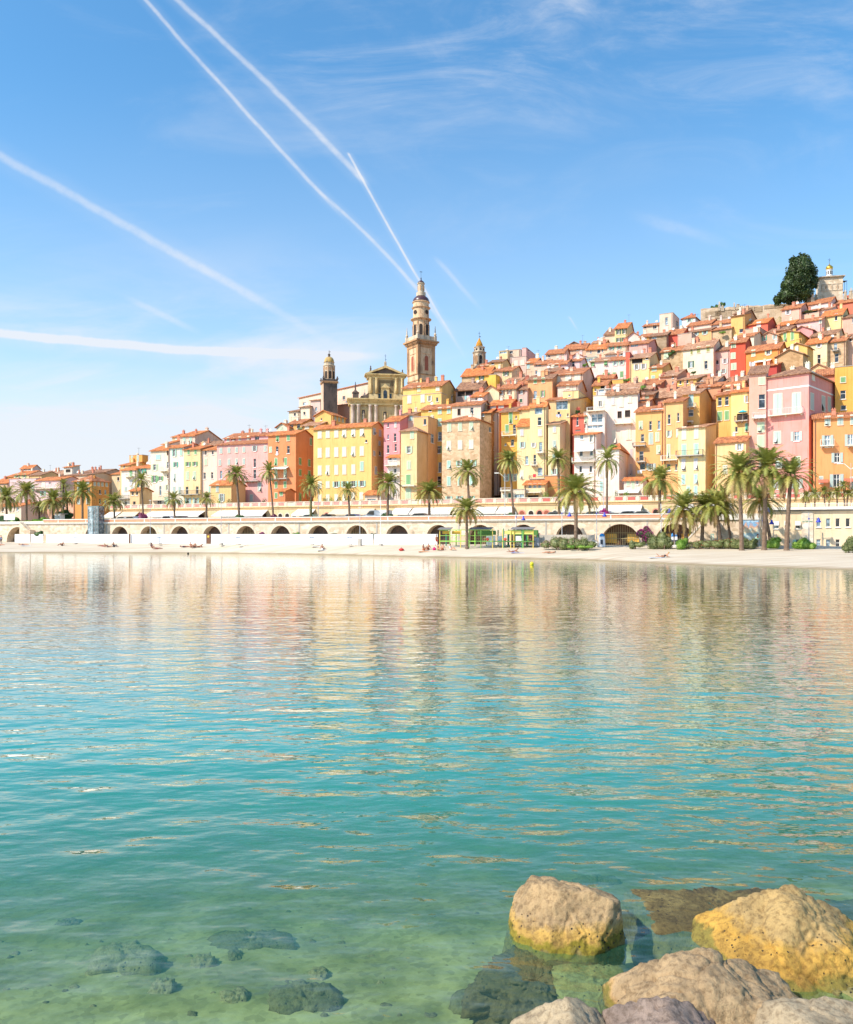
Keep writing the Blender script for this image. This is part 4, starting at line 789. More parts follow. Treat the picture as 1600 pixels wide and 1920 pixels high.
for q in ((1349,576,116,.7,2.2,'tall white grave column on the stone terrace wall',True),(1355,577,116,.9,1.1,'squat white grave urn beside the tall white column',False),(1377,575,116,.5,1.6,'small grave cross by the antenna on the terrace wall',True),(1384,574,116,1.1,1.0,'pale rounded grave urn on the right part of the terrace wall',False),(1517,562,113,1.0,2.6,'cream temple shaped tomb left of the domed chapel',False),(1524,561,112,.9,2.9,'pale tomb with urn between the temple tomb and the chapel',False),(1530,560,114,1.0,2.0,'low cream tomb touching the domed chapel',False),(1585,556,112,.9,2.4,'white cross monument right of the chapel scaffold',True),(1596,554,112,1.2,2.8,'large pale cross monument at the right edge of the ridge',True)): small_tomb(*q)
def terrace_wall():
    b = 116; a0 = a_of(1314, b); a1 = a_of(1500, b); zL = zpx(578, 1316, b); zR = zpx(568, 1500, b); r = fempty('cemetery_wall', a0, b, zL, 'long ruined stone terrace wall along the hilltop', 'stone wall')
    m = MB(); W = a1-a0; n = 24; rs = random.Random(3)
    top = [0+rs.uniform(-.25,.15)+(zR-zL)*k/n for k in range(n+1)]
    for k in range(n):
        x0 = W*k/n; x1 = W*(k+1)/n; m.prism([(x0,0,-9),(x1,0,-9),(x1,0,top[k+1]),(x0,0,top[k])], (0,2.0,0))
    m.build('wall', stone((226,204,176), .9, dark=.5), r)
    m = MB(); rs = random.Random(5)
    for k in range(8): x = W*(.05+.1*k); m.box(x, -.12, -1.4-rs.random()*2, x+rs.uniform(2,5), -.001, -1.1-rs.random()*.1)
    m.build('ledge', stone((196,174,146), 1.2), r)
    for fx in ((0,0),(.5,0),(1,0),(.25,3),(.75,3),(1,12),(.5,12)): X, Y = W2(a0+W*fx[0], b+fx[1]); SAMPLES.append((X, Y, zL-2 if fx[1] < 5 else zL-4))
terrace_wall()
for x, y, b in ((1560,560,118),(1590,560,118),(1620,556,118),(1700,560,110),(1490,566,112),(1700,700,60),(1700,900,20),(-80,960,60),(-80,930,90)):
    X, Y = W2(a_of(x, b), b); SAMPLES.append((X, Y, max(5.4, zpx(y, x, b)-1.5)))
for x in range(-150, 1750, 50):
    for b in (16.5, 21): X, Y = W2(a_of(x, b), b); SAMPLES.append((X, Y, 8.5 if x > 222 else 5.35))
# bell towers and church stand on the hill
for x, b, g in ((790,60,31),(617,57,29),(700,55,27),(899,75,40),(640,62,30),(740,62,30)): X, Y = W2(a_of(x, b), b); SAMPLES.append((X, Y, g))
def hillside():
    S = np.array(SAMPLES); na, nb = 170, 90
    A = np.linspace(-150, 190, na); B = 15.3 + (np.linspace(0, 1, nb)**1.25)*200
    AA, BB = np.meshgrid(A, B); X = AA*CT+BB*ST; Y = D0-AA*ST+BB*CT
    Zv = np.zeros_like(X); 
    for i in range(nb):
        d2 = (X[i][:,None]-S[None,:,0])**2+(Y[i][:,None]-S[None,:,1])**2+.5; w = d2**-2.5; Zv[i] = (w*S[None,:,2]).sum(1)/w.sum(1)
        if B[i] > 135: Zv[i] -= (B[i]-135)*.4
    # keep the ground under every house footprint below its own level
    for (X0, Y0, ct, s_, Wd, dep, g) in FOOT:
        lx = (X-X0)*ct-(Y-Y0)*s_; ly = (X-X0)*s_+(Y-Y0)*ct
        k = (lx > -1.2) & (lx < Wd+1.2) & (ly > -1.5) & (ly < dep+1.5); Zv[k] = np.minimum(Zv[k], g)
    Zv[0] = np.where(Zv[0] > 8.5, 8.5, Zv[0])
    v = [tuple(p) for p in np.stack([X.ravel(), Y.ravel(), Zv.ravel()], 1)]
    f = [(i*na+j, i*na+j+1, (i+1)*na+j+1, (i+1)*na+j) for i in range(nb-1) for j in range(na-1)]
    m, nt, bs, N, L = newmat('hill_earth'); vv = tc(N, L)
    L.new(ramp(N, L, nz(N, L, vv, .4, 6), [(.35, rgb((110,120,70))), (.5, rgb((170,150,110))), (.7, rgb((200,180,150)))]), bs.inputs['Base Color']); bs.inputs['Roughness'].default_value = .95
    mb = MB(); mb.v = v; mb.f = f; o = mb.build('hill', m); tag(o, kind='structure')
hillside()
# ================= WATERFRONT =================
ARCH = [(175,2.05),(225,2.05),(279,2.05),(337,2.05),(398,2.05),(461,2.05),(526,2.05),(597,2.05),(669,2.05),(745,2.05),(822,2.05),(900,2.05),(981,2.05),(1068,2.1),(1163,2.85),(1266,2.85)]
WST = stone((246,226,200), 1.5, dark=.7, holes=False, key='arcade_stone'); WCOP = flat('pale_stone_coping', (250,242,228), .8); PINKB = flat('pink_brick_band', (240,164,128), .85, var=.2, scale=1.2)
def lamp_iron(): return flat('grey_pole_paint', (206,206,208), .5)
def arcade():
    A0 = a_of(-90, 0); A1 = a_of(1345, 0); root = fempty('promenade_arcade', 0, 0, 0, 'long pale stone arcade wall with round arches under the promenade', 'arcade wall')
    sp = [(a_of(x, 0), r, 4.74-r) for x, r in ARCH]; sp.insert(0, (a_of(33, 0), 3.0, 1.75))
    zt = 5.25; zb = .3; m = MB(); ext = A0
    T = 1.6
    vo = MB()
    for k, (c, r, z0) in enumerate(sp):
        nx = (c+r+sp[k+1][0]-sp[k+1][1])/2 if k+1 < len(sp) else A1
        m.poly([(ext,0,zb),(c-r,0,zb),(c-r,0,z0),(c-r,0,zt),(ext,0,zt)]); m.poly([(c+r,0,zb),(nx,0,zb),(nx,0,zt),(c+r,0,zt),(c+r,0,z0)]); ext = nx
        n = 14; P = [(c-r*math.cos(math.pi*i/n), z0+r*math.sin(math.pi*i/n)) for i in range(n+1)]
        for i in range(n):
            (xa, za), (xb, zb_) = P[i], P[i+1]; m.poly([(xa,0,za),(xb,0,zb_),(xb,0,zt),(xa,0,zt)]); m.poly([(xa,0,za),(xa,T,za),(xb,T,zb_),(xb,0,zb_)])
            ra, rb = 1+.42/r, 1+.42/r
            q = [(xa,-.04,za),(xb,-.04,zb_),(c+(xb-c)*ra,-.04,z0+(zb_-z0)*ra),(c+(xa-c)*ra,-.04,z0+(za-z0)*ra)]; vo.prism(q, (0,.039,0))
        vo.build('arch_ring', flat('arch_ring_stone', (240,218,190), .85), root); vo = MB()
        m.poly([(c-r,0,zb),(c-r,T,zb),(c-r,T,z0),(c-r,0,z0)]); m.poly([(c+r,0,zb),(c+r,0,z0),(c+r,T,z0),(c+r,T,zb)])
    m.poly([(A0,0,zb),(A0,0,zt),(A0,14,zt),(A0,14,zb)]); m.poly([(A1,0,zb),(A1,6,zb),(A1,6,zt),(A1,0,zt)])
    m.build('stone_wall', WST, root)
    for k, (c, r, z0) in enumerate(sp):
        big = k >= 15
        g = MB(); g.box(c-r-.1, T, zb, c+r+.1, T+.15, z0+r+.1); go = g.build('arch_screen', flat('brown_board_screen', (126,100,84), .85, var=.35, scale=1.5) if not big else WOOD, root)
        b_ = MB(); n = int(r*2/.32)
        for i in range(1, n):
            x = c-r+2*r*i/n; zz = z0+math.sqrt(max(0, r*r-(x-c)**2)); b_.box(x-.03, T-.12, zb, x+.03, T-.06, zz)
        for z in (2.55, 3.4): b_.box(c-r+.02, T-.14, z, c+r-.02, T-.125, z+.07)
        b_.build('grille', RAILM if k % 3 else flat('cream_grille', (190,170,120)), go)
        if big:
            for s in (-1, 1):
                x0, x1 = (c-r+.25, c-.7) if s < 0 else (c+.75, c+r-.25)
                p = MB(); p.box(x0, T-.05, 1.9, x1, T-.01, 3.3); p.build('amber_pane', flat('amber_glass', (248,190,70), .3, var=.3, scale=2.5), go)
            p = MB(); p.box(c+.0, T-.06, .9, c+.72, T-.02, 3.05); p.build('doorway', DARK, go)
    pinkL = a_of(82, 0)
    m = MB(); m.box(A0, -.22, zt+.003, A1, 1.0, zt+.14); m.box(A0, -.32, zt+.143, A1, 1.0, zt+.30); m.build('cornice', WCOP, root)
    m = MB(); m.box(pinkL, -.04, zt+.303, A1, .3, 6.08); m.build('parapet_band', PINKB, root)
    m = MB(); m.box(pinkL, -.12, 6.083, A1, .4, 6.24); m.box(A0, -.04, zt+.303, pinkL-.003, .3, 5.85)
    x = pinkL+4
    while x < A1: m.box(x-.09, -.065, zt+.303, x+.09, -.041, 6.08); x += 7.3
    m.build('coping', WCOP, root)
    for k in range(1, len(sp)-1, 2):
        x = (sp[k][0]+sp[k+1][0])/2; m = MB(); m.box(x-.12, -.05, 1.5, x+.12, -.001, 5.2); m.build('buttress_strip', CONC, root)
    # left stair parapet cut into the wall
    s = MB(); s.prism([(a_of(46,0),-1.2,5.7),(a_of(62,0),-1.2,4.1),(a_of(66,0),-1.2,4.1),(a_of(66,0),-1.2,1.2),(a_of(46,0),-1.2,1.2)], (0,1.1,0)); s.build('stair_parapet', WST, root)
arcade()
def deck():
    m = MB(); a0 = a_of(-200, 0); a1 = a_of(1760, 0)
    def P(a, b, z): X, Y = W2(a, b); return (X, Y, z)
    m.poly([P(a0,.35,5.4),P(a1,.35,5.4),P(a1,15.6,5.4),P(a0,15.6,5.4)])
    o = m.build('promenade', flat('asphalt_promenade', (178,170,160), .9)); tag(o, kind='structure')
    k = MB(); k.poly([P(a0,5.0,5.404),P(a1,5.0,5.404),P(a1,13.0,5.404),P(a0,13.0,5.404)]); o = k.build('road', flat('grey_road_asphalt', (98,96,96), .9)); tag(o, kind='structure')
    k = MB()
    for i in range(60):
        a = a0+i*5; k.poly([P(a,8.9,5.408),P(a+2.4,8.9,5.408),P(a+2.4,9.02,5.408),P(a,9.02,5.408)])
    o = k.build('road_marking', WHITE); tag(o, kind='structure')
deck()
SHOPY = plaster((252,228,168))
def shops():
    A0 = a_of(205, 15); A1 = a_of(1700, 15); root = fempty('shop_terrace', 0, 15, 0, 'pale yellow row of restaurants with white awnings and a terrace parapet above', 'shop row')
    fc = Face((A0,0,0), (1,0,0), (0,1,0), A1-A0, 5.3, 8.55)
    X = lambda x: a_of(x, 15)
    holes = []
    arches = [526,539,552,613,979,996,1012,1025,1041,1210,1230,1253]
    aw = [(206,228,958),(232,262,958),(284,386,958),(412,503,957),(558,592,956),(628,704,954),(742,773,955),(777,813,955),(815,851,954),(858,886,954),(897,934,951),(938,965,953),(1056,1082,949),(1087,1118,949),(1126,1205,946),(1270,1300,946),(1318,1372,944)]
    for x0, x1, y in aw: a, b = X(x0)+.4, X(x1)-.4; holes.append((a, b, 5.45, 7.35))
    m = MB(); wall_holes(m, (A0,0,0), (1,0,0), (0,1,0), A1-A0, 5.3, 8.55, [(a-A0,b-A0,c,d) for a,b,c,d in holes], dp=1.0); 
    m.build('wall', SHOPY, root)
    i = MB()
    for a, b, c, d in holes: i.box(a, 1.0, c, b, 1.05, d)
    i.build('shop_interior', flat('dim_shop_interior', (108,84,70), .9, var=.5, scale=.8), root)  # back panel coloured dark for the shadow under the awnings and indoors
    for x in arches:
        c = X(x); o = MB(); arch_panel(o, c, 5.4, 7.5, 1.25, -.05, .049); q = MB(); arch_panel(q, c, 5.4, 7.3, .85, -.09, .038)
        oo = o.build('arched_door', plaster((244,170,140)) if x in (979,1025,1230,613,1012) else CREAM, root); q.build('door_recess', DARK if x not in (979,1025) else BRICK, oo)
    for k, (x0, x1, y) in enumerate(aw):
        a, b = X(x0), X(x1); z1 = 8.1; z0 = 7.0; d = -2.4 if x1-x0 > 60 else -1.9
        mm = MB(); mm.prism([(a,-.02,z1),(b,-.02,z1),(b+.3*(k%2),d,z0),(a-.3,d,z0)], (0,0,-.06)); mm.prism([(a-.3,d-.01,z0),(b+.3*(k%2),d-.01,z0),(b+.3*(k%2),d-.01,z0-.28),(a-.3,d-.01,z0-.28)], (0,.03,0))
        ao = mm.build('awning', flat('off_white_canvas', (246,240,228), .9) if k % 4 != 1 else flat('sand_canvas', (236,216,186), .9), root)
        if k in (0,): pass
        q = MB(); n = max(2, int((b-a)/3))
        for j in range(n+1): xx = a+(b-a)*j/n; q.tube((xx,d+.1,5.4),(xx,d+.1,z0-.07),.04,n=5)
        q.build('awning_post', RAILW, ao)
    rs = random.Random(4)
    c = MB(); c.box(A0, -.25, 8.553, A1, .4, 8.72); c.box(A0, -.12, 8.25, A1, -.001, 8.35); c.build('cornice', plaster((250,220,150)), root)
    p = MB(); p.box(A0, -.02, 8.723, A1, .18, 9.5); p.box(A0, -.12, 9.503, A1, .28, 9.62); x = A0
    xs = []
    while x < A1: p.box(x-.22, -.1, 8.723, x+.22, -.021, 9.5); xs.append(x); x += 2.05
    p.build('parapet', flat('cream_parapet', (250,232,206), .85), root)
    pinks = [plaster((244,170,150)), plaster((238,120,100)), plaster((248,196,176))]
    mid = a_of(1100, 15)
    for x in xs[:-1]:
        if len(xs) and rs.random() < .9:
            q = MB(); q.box(x+.4, -.045, 8.88, x+1.65, -.021, 9.38); q.build('parapet_panel', pinks[1] if x > mid-8 and rs.random() < .7 else rs.choice([pinks[0], pinks[0], pinks[2]]), root)
    w = MB(); w.box(A0, -.0, 5.3, A0+.3, 8, 8.5)
    w.build('end_wall', SHOPY, root)
shops()
# --- white hoarding on the beach ---
def hoarding(x0, x1, label, b=-3.2):
    a0 = a_of(x0, b); a1 = a_of(x1, b); r = fempty('hoarding', a0, b, 0, label, 'hoarding', 'white beach hoarding panels')
    W = a1-a0; m = MB(); m.box(0, 0, 1.2, W, .08, 3.2); m.build('panel', flat('white_hoarding_paint', (252,252,252), .5, .9, var=.03), r)
    q = MB(); n = max(1, int(W/2.4))
    for i in range(n+1): x = W*i/n; q.box(min(x,W-.04)-.0, -.012, 1.25, min(x,W-.04)+.03, -.001, 3.18)
    q.box(0, -.02, 3.2+.002, W, .1, 3.25); q.build('batten', flat('light_batten', (236,236,236), .6), r)
for q in ((28,56,'short white hoarding in front of the leftmost big arch'),(58,81,'white hoarding between the leftmost arch and the round hedge'),(87,243,'white hoarding from the glass lift to the leaning palm'),(245,387,'white hoarding left of the brown wooden doorway'),(396,700,'long white hoarding from the doorway to the white flag pole'),(702,821,'white hoarding ending at the green playground')): hoarding(*q)
def post_thing(name, x, b, z0, yt, label, cat, mt, r=.05, group=None, foot=None):
    zt = zpx(yt, x, b); t = fempty(name, a_of(x, b), b, z0, label, cat, group); m = MB(); m.tube((0,0,-.3),(0,0,zt-z0),r,r*.75,n=8); m.build('pole', mt, t); return t, zt-z0
def blue_lamp(x, yt, label, b=-2.0, z0=1.65, s=1.0):
    t, hh = post_thing('lamp_post', x, b, z0, yt, label, 'lamp post', lamp_iron(), .07, 'lamp posts with blue shades')
    m = MB(); m.tube((0,0,hh-.75),(1.15*s,0,hh-.65),.03,n=5); m.tube((-.05,0,hh-.75),(-.05,0,hh+.05),.05,n=6); m.build('arm', lamp_iron(), t)
    bl = flat('cobalt_enamel', (40,66,196), .35)
    m = MB(); m.lathe([(.36*s,hh-1.25),(.3*s,hh-1.12),(.15*s,hh-.9),(.1*s,hh-.66),(.02,hh-.6)],12,(1.15*s,0,0)); m.build('lamp_shade', bl, t, True)
    m = MB(); m.lathe([(.09,hh-.85),(.09,hh-.65)],8); m.build('collar', bl, t)
for q in ((968,960,'blue shaded lamp post behind the green playground'),(1054,953,'blue shaded lamp post over the oleander hedge'),(1119,953,'blue shaded lamp post left of the amber glazed arch'),(1240,945,'white blue shaded lamp post in front of the short double palms'),(1424,944,'blue shaded lamp post between the tall right palms'),(1517,962,'blue shaded lamp post before the low cream building'),(1430,966,'short blue shaded lamp post left of the strolling couple')): blue_lamp(*q)
def mast(x, yt, y0, label, w=False):
    b = -4.5; t, hh = post_thing('mast', x, b, 1.6, yt, label, 'pole', WHITE if w else lamp_iron(), .055, None)
    m = MB(); m.box(-.25,-.25,-.3,.25,.25,.9 if x == 675 else .12); m.build('base_block', CONC, t)
    if not w: m = MB(); m.box(-.28,-.03,hh-.04,.28,.03,hh+.04); m.build('floodlight', RAILW, t)
for q in ((282,938,1,'thin grey pole rising by the leaning palm on the left'),(415,926,1,'thin grey pole in front of the pink house'),(675,951,1,'grey pole standing in a square concrete block'),(714,931,1,'white flag pole beside the round green bush',True)): mast(*q)
def street_light(x, y, b, label, two=False):
    t, hh = post_thing('street_lamp', x, b, 5.4, y, label, 'street lamp', flat('salmon_pole', (236,180,160)) if two else lamp_iron(), .07)
    m = MB()
    for s in ((-1,1) if two else (-1,)): m.tube((0,0,hh-.9),(s*.8,0,hh-.1),.04,n=5); m.tube((s*.8,0,hh-.1),(s*1.5,0,hh),.04,n=5); m.box(s*1.35-.35,-.15,hh-.1,s*1.35+.35,.15,hh+.02)
    m.build('lamp_head', WHITE, t)
street_light(597,893+20,3,'street lamp beside the ivy covered palm'); street_light(947,886,3,'street lamp with a white head left of the leaning palm'); street_light(1596,868,3,'double armed salmon street lamp at the right edge',True); street_light(1132,880,6,'slim street lamp behind the white corner tower palm')
# beach showers in front of the hoarding
for k, (x, lb) in enumerate(((141,'small beach shower right of the glass lift'),(299,'small beach shower below the third arch from the lift'),(447,'small beach shower below the magenta flowers'),(585,'small beach shower left of the lone sitting sunbather'),(656,'small beach shower left of the pole with a concrete block'))):
    b = -5.2; t = fempty('beach_shower', a_of(x, b), b, 1.55, lb, 'beach shower', 'beach showers along the hoarding')
    m = MB(); m.tube((0,0,-.2),(0,0,1.15),.05); m.build('post', RAILW, t); m = MB(); m.box(-.45,-.08,1.05,-.05,.08,1.2); m.box(.08,-.08,1.07,.42,.08,1.2); m.build('shower_head', flat('dull_blue_paint', (90,116,150)), t); m = MB(); m.box(-.3,-.3,-.1,.35,.3,.06); m.build('foot_tray', CONC, t)
# brown door in the hoarding
t = fempty('wooden_gate', a_of(391.5,-3.2), -3.2, 1.3, 'narrow brown wooden gate with a yellow notice in the white hoarding', 'gate'); m = MB(); m.box(-.38,-.05,0,.38,.05,1.95); m.build('door', WOOD, t); m = MB(); m.box(-.22,-.07,1.35,.15,-.051,1.7); m.build('notice', flat('yellow_notice', (240,200,70)), t); m = MB(); m.box(-.46,-.08,0,-.385,.08,2.05); m.box(.385,-.08,0,.46,.08,2.05); m.build('gate_post', WOOD, t)
t = fempty('wooden_post', a_of(244,-3.4), -3.5, 1.3, 'brown post between two hoarding panels below the leaning palm', 'post'); m = MB(); m.box(-.1,-.1,0,.1,.1,1.9); m.build('shaft', WOOD, t); m = MB(); m.box(-.13,-.13,1.9,.13,.13,1.97); m.build('cap', WOOD, t)
# --- glass lift ---
def lift():
    b = -1.6; x0, x1 = 165, 185; a0 = a_of(x0, b); a1 = a_of(x1, b); z1 = zpx(950, x0, b)
    t = fempty('glass_lift', a0, b, 1.3, 'blue grey glass lift tower against the arcade wall', 'lift'); W = a1-a0; H = z1-1.3
    g = MB(); g.box(0, 0, 0, W*.45, .05, H); g.box(.0, .05, 0, .05, 1.5, H); g.build('mirror_panel', glassy('pale_blue_glass', (206,226,234), .2), t)
    g = MB(); g.box(W*.45+.003, 0, 0, W, .05, H); g.box(W-.05, .05, 0, W, 1.5, H); g.build('dark_panel', glassy('dark_lift_glass', (140,156,164), .2), t)
    for mm_ in ('pale_blue_glass','dark_lift_glass'): bpy.data.materials[mm_].node_tree.nodes['Principled BSDF'].inputs['Alpha'].default_value = .6
    f = MB()
    for x in (0, W*.45, W*.72, W-.08): f.box(x, -.05, 0, x+.07, -.003, H)
    for z in (0, H*.25, H*.5, H*.75, H-.1): f.box(0, -.06, z, W, -.052, z+.06)
    f.box(-.05,-.07,H+.003,W+.05,1.55,H+.1); f.build('frame', flat('teal_grey_frame', (130,160,164), .4), t)
lift()
# --- green and yellow playground frame ---
def play():
    b = -7.5; X = lambda x: a_of(x, b)-a_of(824, b); t = fempty('playground', a_of(824, b), b, 1.55, 'green and yellow climbing frame pavilion on the beach', 'playground'); H = 3.0
    S = depth(900, b)/F; Z = lambda y: (1023-y)*S
    lg = flat('lime_green_paint', (150,206,84), .45); yl = flat('warm_yellow_paint', (236,206,92), .45); dg = flat('deep_green_paint', (0,138,100), .45)
    for x, c, y in ((825,yl,993),(844,lg,993),(864,yl,993),(880,lg,993),(902,lg,993),(924,yl,992),(943,yl,993),(944.5,dg,991),(958,yl,995),(964,yl,995),(979,dg,991),(981,lg,993),(1000,yl,993)):
        m = MB(); m.box(X(x)-.055, -.055, -.5, X(x)+.055, .055, Z(y)); m.build('post', c, t)
        m = MB(); m.box(X(x)-.07, 2.6, -.5, X(x)+.07, 2.74, Z(y)-.1); m.build('post', c if c != yl else dg, t)
    m = MB(); 
    for x0, x1 in ((825,924),): m.box(X(x0), -.06, Z(994.5), X(x1), .06, Z(993)); m.box(X(x0), -.05, Z(1005), X(x1), .05, Z(1004)); m.box(X(x0), -.1, Z(1016), X(x1), .1, Z(1014))
    m.build('rail', lg, t)
    m = MB(); m.box(X(924)+.09, -.1, Z(1016), X(1000), 2.5, Z(1014.3)); m.box(X(943), 2.5, Z(1003), X(1000), 2.58, Z(994)); m.box(X(886), 2.4, Z(1003), X(921), 2.46, Z(995)); m.build('platform', flat('moss_green_boards', (86,140,62)), t)
    for x0, x1, c in ((828,843,'o'),(846,862,'o'),(945.5,978,'y'),(983,999,'y')):
        m = MB(); m.box(X(x0), .4 if c == 'o' else 0.1, Z(1001.5), X(x1), .45 if c == 'o' else .15, Z(995.5)); m.build('shade_panel', flat('amber_canvas', (222,176,60)) if c == 'o' else flat('pale_yellow_canvas', (250,232,120)), t)
    for x0, x1 in ((822,846),(880,922),(958,1001)):
        m = MB(); m.prism([(X(x0),.9,Z(988.5)),(X(x1),.9,Z(988.5)),(X(x1),-.3,Z(992)),(X(x0),-.3,Z(992))],(0,0,-.08)); m.build('roof_panel', flat('dark_grey_sheet', (132,130,130)), t)
    m = MB()
    for k in range(16): x = X(826)+ (X(999)-X(826))*k/15; m.tube((x,-.0,Z(1004)),(x,-.0,Z(1014)),.012,n=4)
    for k in range(16): x = X(826)+ (X(999)-X(826))*k/15; m.tube((x,0,Z(1016)),(x,0,Z(1023)),.014,n=4)
    m.build('baluster', dg, t)
    for x in (915,948): m = MB(); m.lathe([(.05,-.25),(.24,-.1),(.24,.1),(.05,.25)],8,(X(x),-.15,Z(1011))); m.build('life_buoy', flat('orange_red_plastic', (232,96,70)), t)
    m = MB()
    for x0, x1 in ((904,921),(926,941),(960,975)): m.box(X(x0), 2.0, Z(1022), X(x1), 2.1, Z(1005))
    m.build('white_screen', WHITE, t)
play()
t = fempty('cabinet', a_of(1007,-6), -6, 1.5, 'grey service cabinet at the right end of the playground', 'cabinet'); m = MB(); m.box(-.35,-.3,0,.35,.3,1.25); m.build('box', flat('steel_grey', (150,160,172)), t); m = MB(); m.box(-.38,-.33,1.253,.38,.33,1.3); m.box(-.01,-.31,.05,.01,-.301,1.2); m.build('lid', RAILM, t)
t = fempty('fence', a_of(1012,-4), -4, 1.4, 'grey panel fence behind the oleander hedge', 'fence')
W = a_of(1115,-4)-a_of(1012,-4)
for k in range(4): m = MB(); m.box(W*k/4+.03,0,0,W*(k+1)/4-.03,.06,1.75); m.build('panel', CONC, t)
m = MB()
for k in range(5): m.box(W*k/4-.04,-.03,0,W*k/4+.029,.09,1.85)
m.build('post', CONC, t)
for x, lb, hh in ((1114,'white concrete block box right of the oleander hedge',.9),(1118,'second white box leaning on the concrete block box',.75)):
    t = fempty('utility_box', a_of(x,-6.4), -6.4, 1.45, lb, 'utility box'); m = MB(); m.box(-.24,-.25,0,.2,.25,hh); m.build('body', WHITE, t); m = MB(); m.box(-.28,-.29,hh+.002,.24,.29,hh+.06); m.build('lid', CONC, t)
def kiosk(x, label, b=-6.0, w=.5, hh=1.45, z0=1.45):
    t = fempty('poster_bin', a_of(x,b), b, z0, label, 'bin'); m = MB(); m.prism([(-w,-.3,0),(w,-.3,0),(w*.75,-.2,hh),(-w*.75,-.2,hh)],(0,.5,0)); m.build('body', flat('white_plastic', (244,244,246), .4), t)
    m = MB(); m.lathe([(w*.7,hh+.002),(w*.75,hh+.18),(w*.45,hh+.38),(.04,hh+.46)],12,(0,.05,0)); m.build('lid', flat('bright_blue_plastic', (40,150,226), .4), t); m = MB(); m.box(-.16,-.31,.35,.18,-.302,1.0); m.build('picture', flat('dark_print', (70,76,90)), t)
kiosk(1129, 'white bin with a bright blue lid left of the amber glazed arch')
kiosk(1261, 'left one of two white blue topped bins under the palms', w=.22); kiosk(1268, 'right one of two white blue topped bins under the palms', w=.22)
def frame_sign(x, label, b=-7, wpx=11, hpx=15, y=1027, col=(190,214,196)):
    S = depth(x,b)/F; t = fempty('info_board', a_of(x,b), b, zpx(y,x,b), label, 'board'); w = wpx*S/2; hh = hpx*S
    m = MB(); m.box(-w+.09,-.02,.2,w-.09,.02,hh-.08); m.build('panel', flat('sage_board_%d' % x, col), t)
    m = MB(); m.box(-w,-.05,-.3,-w+.08,.05,hh); m.box(w-.08,-.05,-.3,w,.05,hh); m.box(-w+.082,-.05,hh-.08,w-.082,.05,hh); m.box(-w+.082,-.05,.08,w-.082,.05,.16); m.build('frame', flat('mint_frame', (170,222,204)), t)
frame_sign(1510,'mint framed information board before the low cream building'); frame_sign(1490,'narrow mint framed screen left of the information board',wpx=6); frame_sign(1336,'small white notice board on a blue post above the hedge',wpx=6,hpx=9,y=1010,col=(250,246,230),b=-3)
# --- beach stair right of the arcade ---
def stair():
    b = -2.2; X = lambda x: a_of(x, b)-a_of(1288, b); t = fempty('beach_stair', a_of(1288,b), b, 1.3, 'white concrete staircase climbing from the beach to the promenade', 'staircase'); W = X(1345)
    m = MB(); n = 18
    for k in range(n): m.box(W*k/n, 0, -.4, W*(k+1)/n-.002, 1.7, .1+4.0*(k+1)/n)
    m.build('steps', CONC, t)
    m = MB(); m.prism([(0,-.003,-.4),(W,-.003,-.4),(W,-.003,5.0),(W-.4,-.003,5.0),(0,-.003,1.0)], (0,-.25,0)); m.build('side_wall', stone((240,220,194),1.4,holes=False), t)
    m = MB(); m.prism([(0,-.32,1.003),(W-.4,-.32,5.003),(W-.4,-.32,5.25),(0,-.32,1.25)], (0,.42,0)); m.build('coping', WCOP, t)
stair()
def right_wall():
    b = 0; a0 = a_of(1345,b)+.02; a1 = a_of(1426,b); t = fempty('promenade_wall', a0, b, 0, 'plain pale stone wall behind the tall right palms', 'stone wall'); W = a1-a0
    m = MB(); m.box(0,0,.3,W,.8,5.25); m.build('wall', WST, t); m = MB(); m.box(0,-.2,5.253,W,.9,5.6); m.box(0,-.05,5.603,W,.4,6.1); m.build('coping', WCOP, t)
    t = fempty('mural', a_of(1392,b), -.06, 1.9, 'blue and white painted seaside mural on the promenade wall', 'mural'); W = a_of(1423,b)-a_of(1392,b)
    m, nt, bs, N, L = newmat('seaside_mural_tiles'); v = tc(N, L, (1,1,1)); sz = N.new('ShaderNodeSeparateXYZ'); L.new(v, sz.inputs[0])
    f = nz(N, L, v, 1.6, 4, .6); zz = math_(N, L, 'MULTIPLY_ADD', sz.outputs[2], .26, math_(N, L, 'MULTIPLY', math_(N, L, 'SUBTRACT', f, .5), .9))
    L.new(ramp(N, L, zz, [(.1, rgb((226,232,226))), (.35, rgb((160,200,214))), (.5, rgb((236,224,190))), (.62, rgb((226,170,140))), (.7, rgb((120,180,226))), (.85, rgb((200,226,246)))]), bs.inputs['Base Color']); bs.inputs['Roughness'].default_value = .4
    q = MB(); q.box(0,-.03,0,W,0,3.3); q.build('picture', m, t); q = MB(); q.box(-.08,-.05,-.08,W+.08,.03,-.003); q.box(-.08,-.05,3.303,W+.08,.03,3.38); q.build('border', WCOP, t)
right_wall()
bb = h('low cream beach building with small square windows and white roof edge', 1426,1680,None,957,950,0.2,(255,234,186),roof='flat',m=M0,g=1.9,dep=14,chim=0,
  win='o 1431 984 5 12 w;d 1456,1476,1496 984 9 14 n;d 1535,1553,1571,1590,1610 980 8 16 l;d 1478,1495 1015 8 8 l;d 1535,1553,1571,1590,1610 1020 8 18 n', name='beach_building', cat='building')
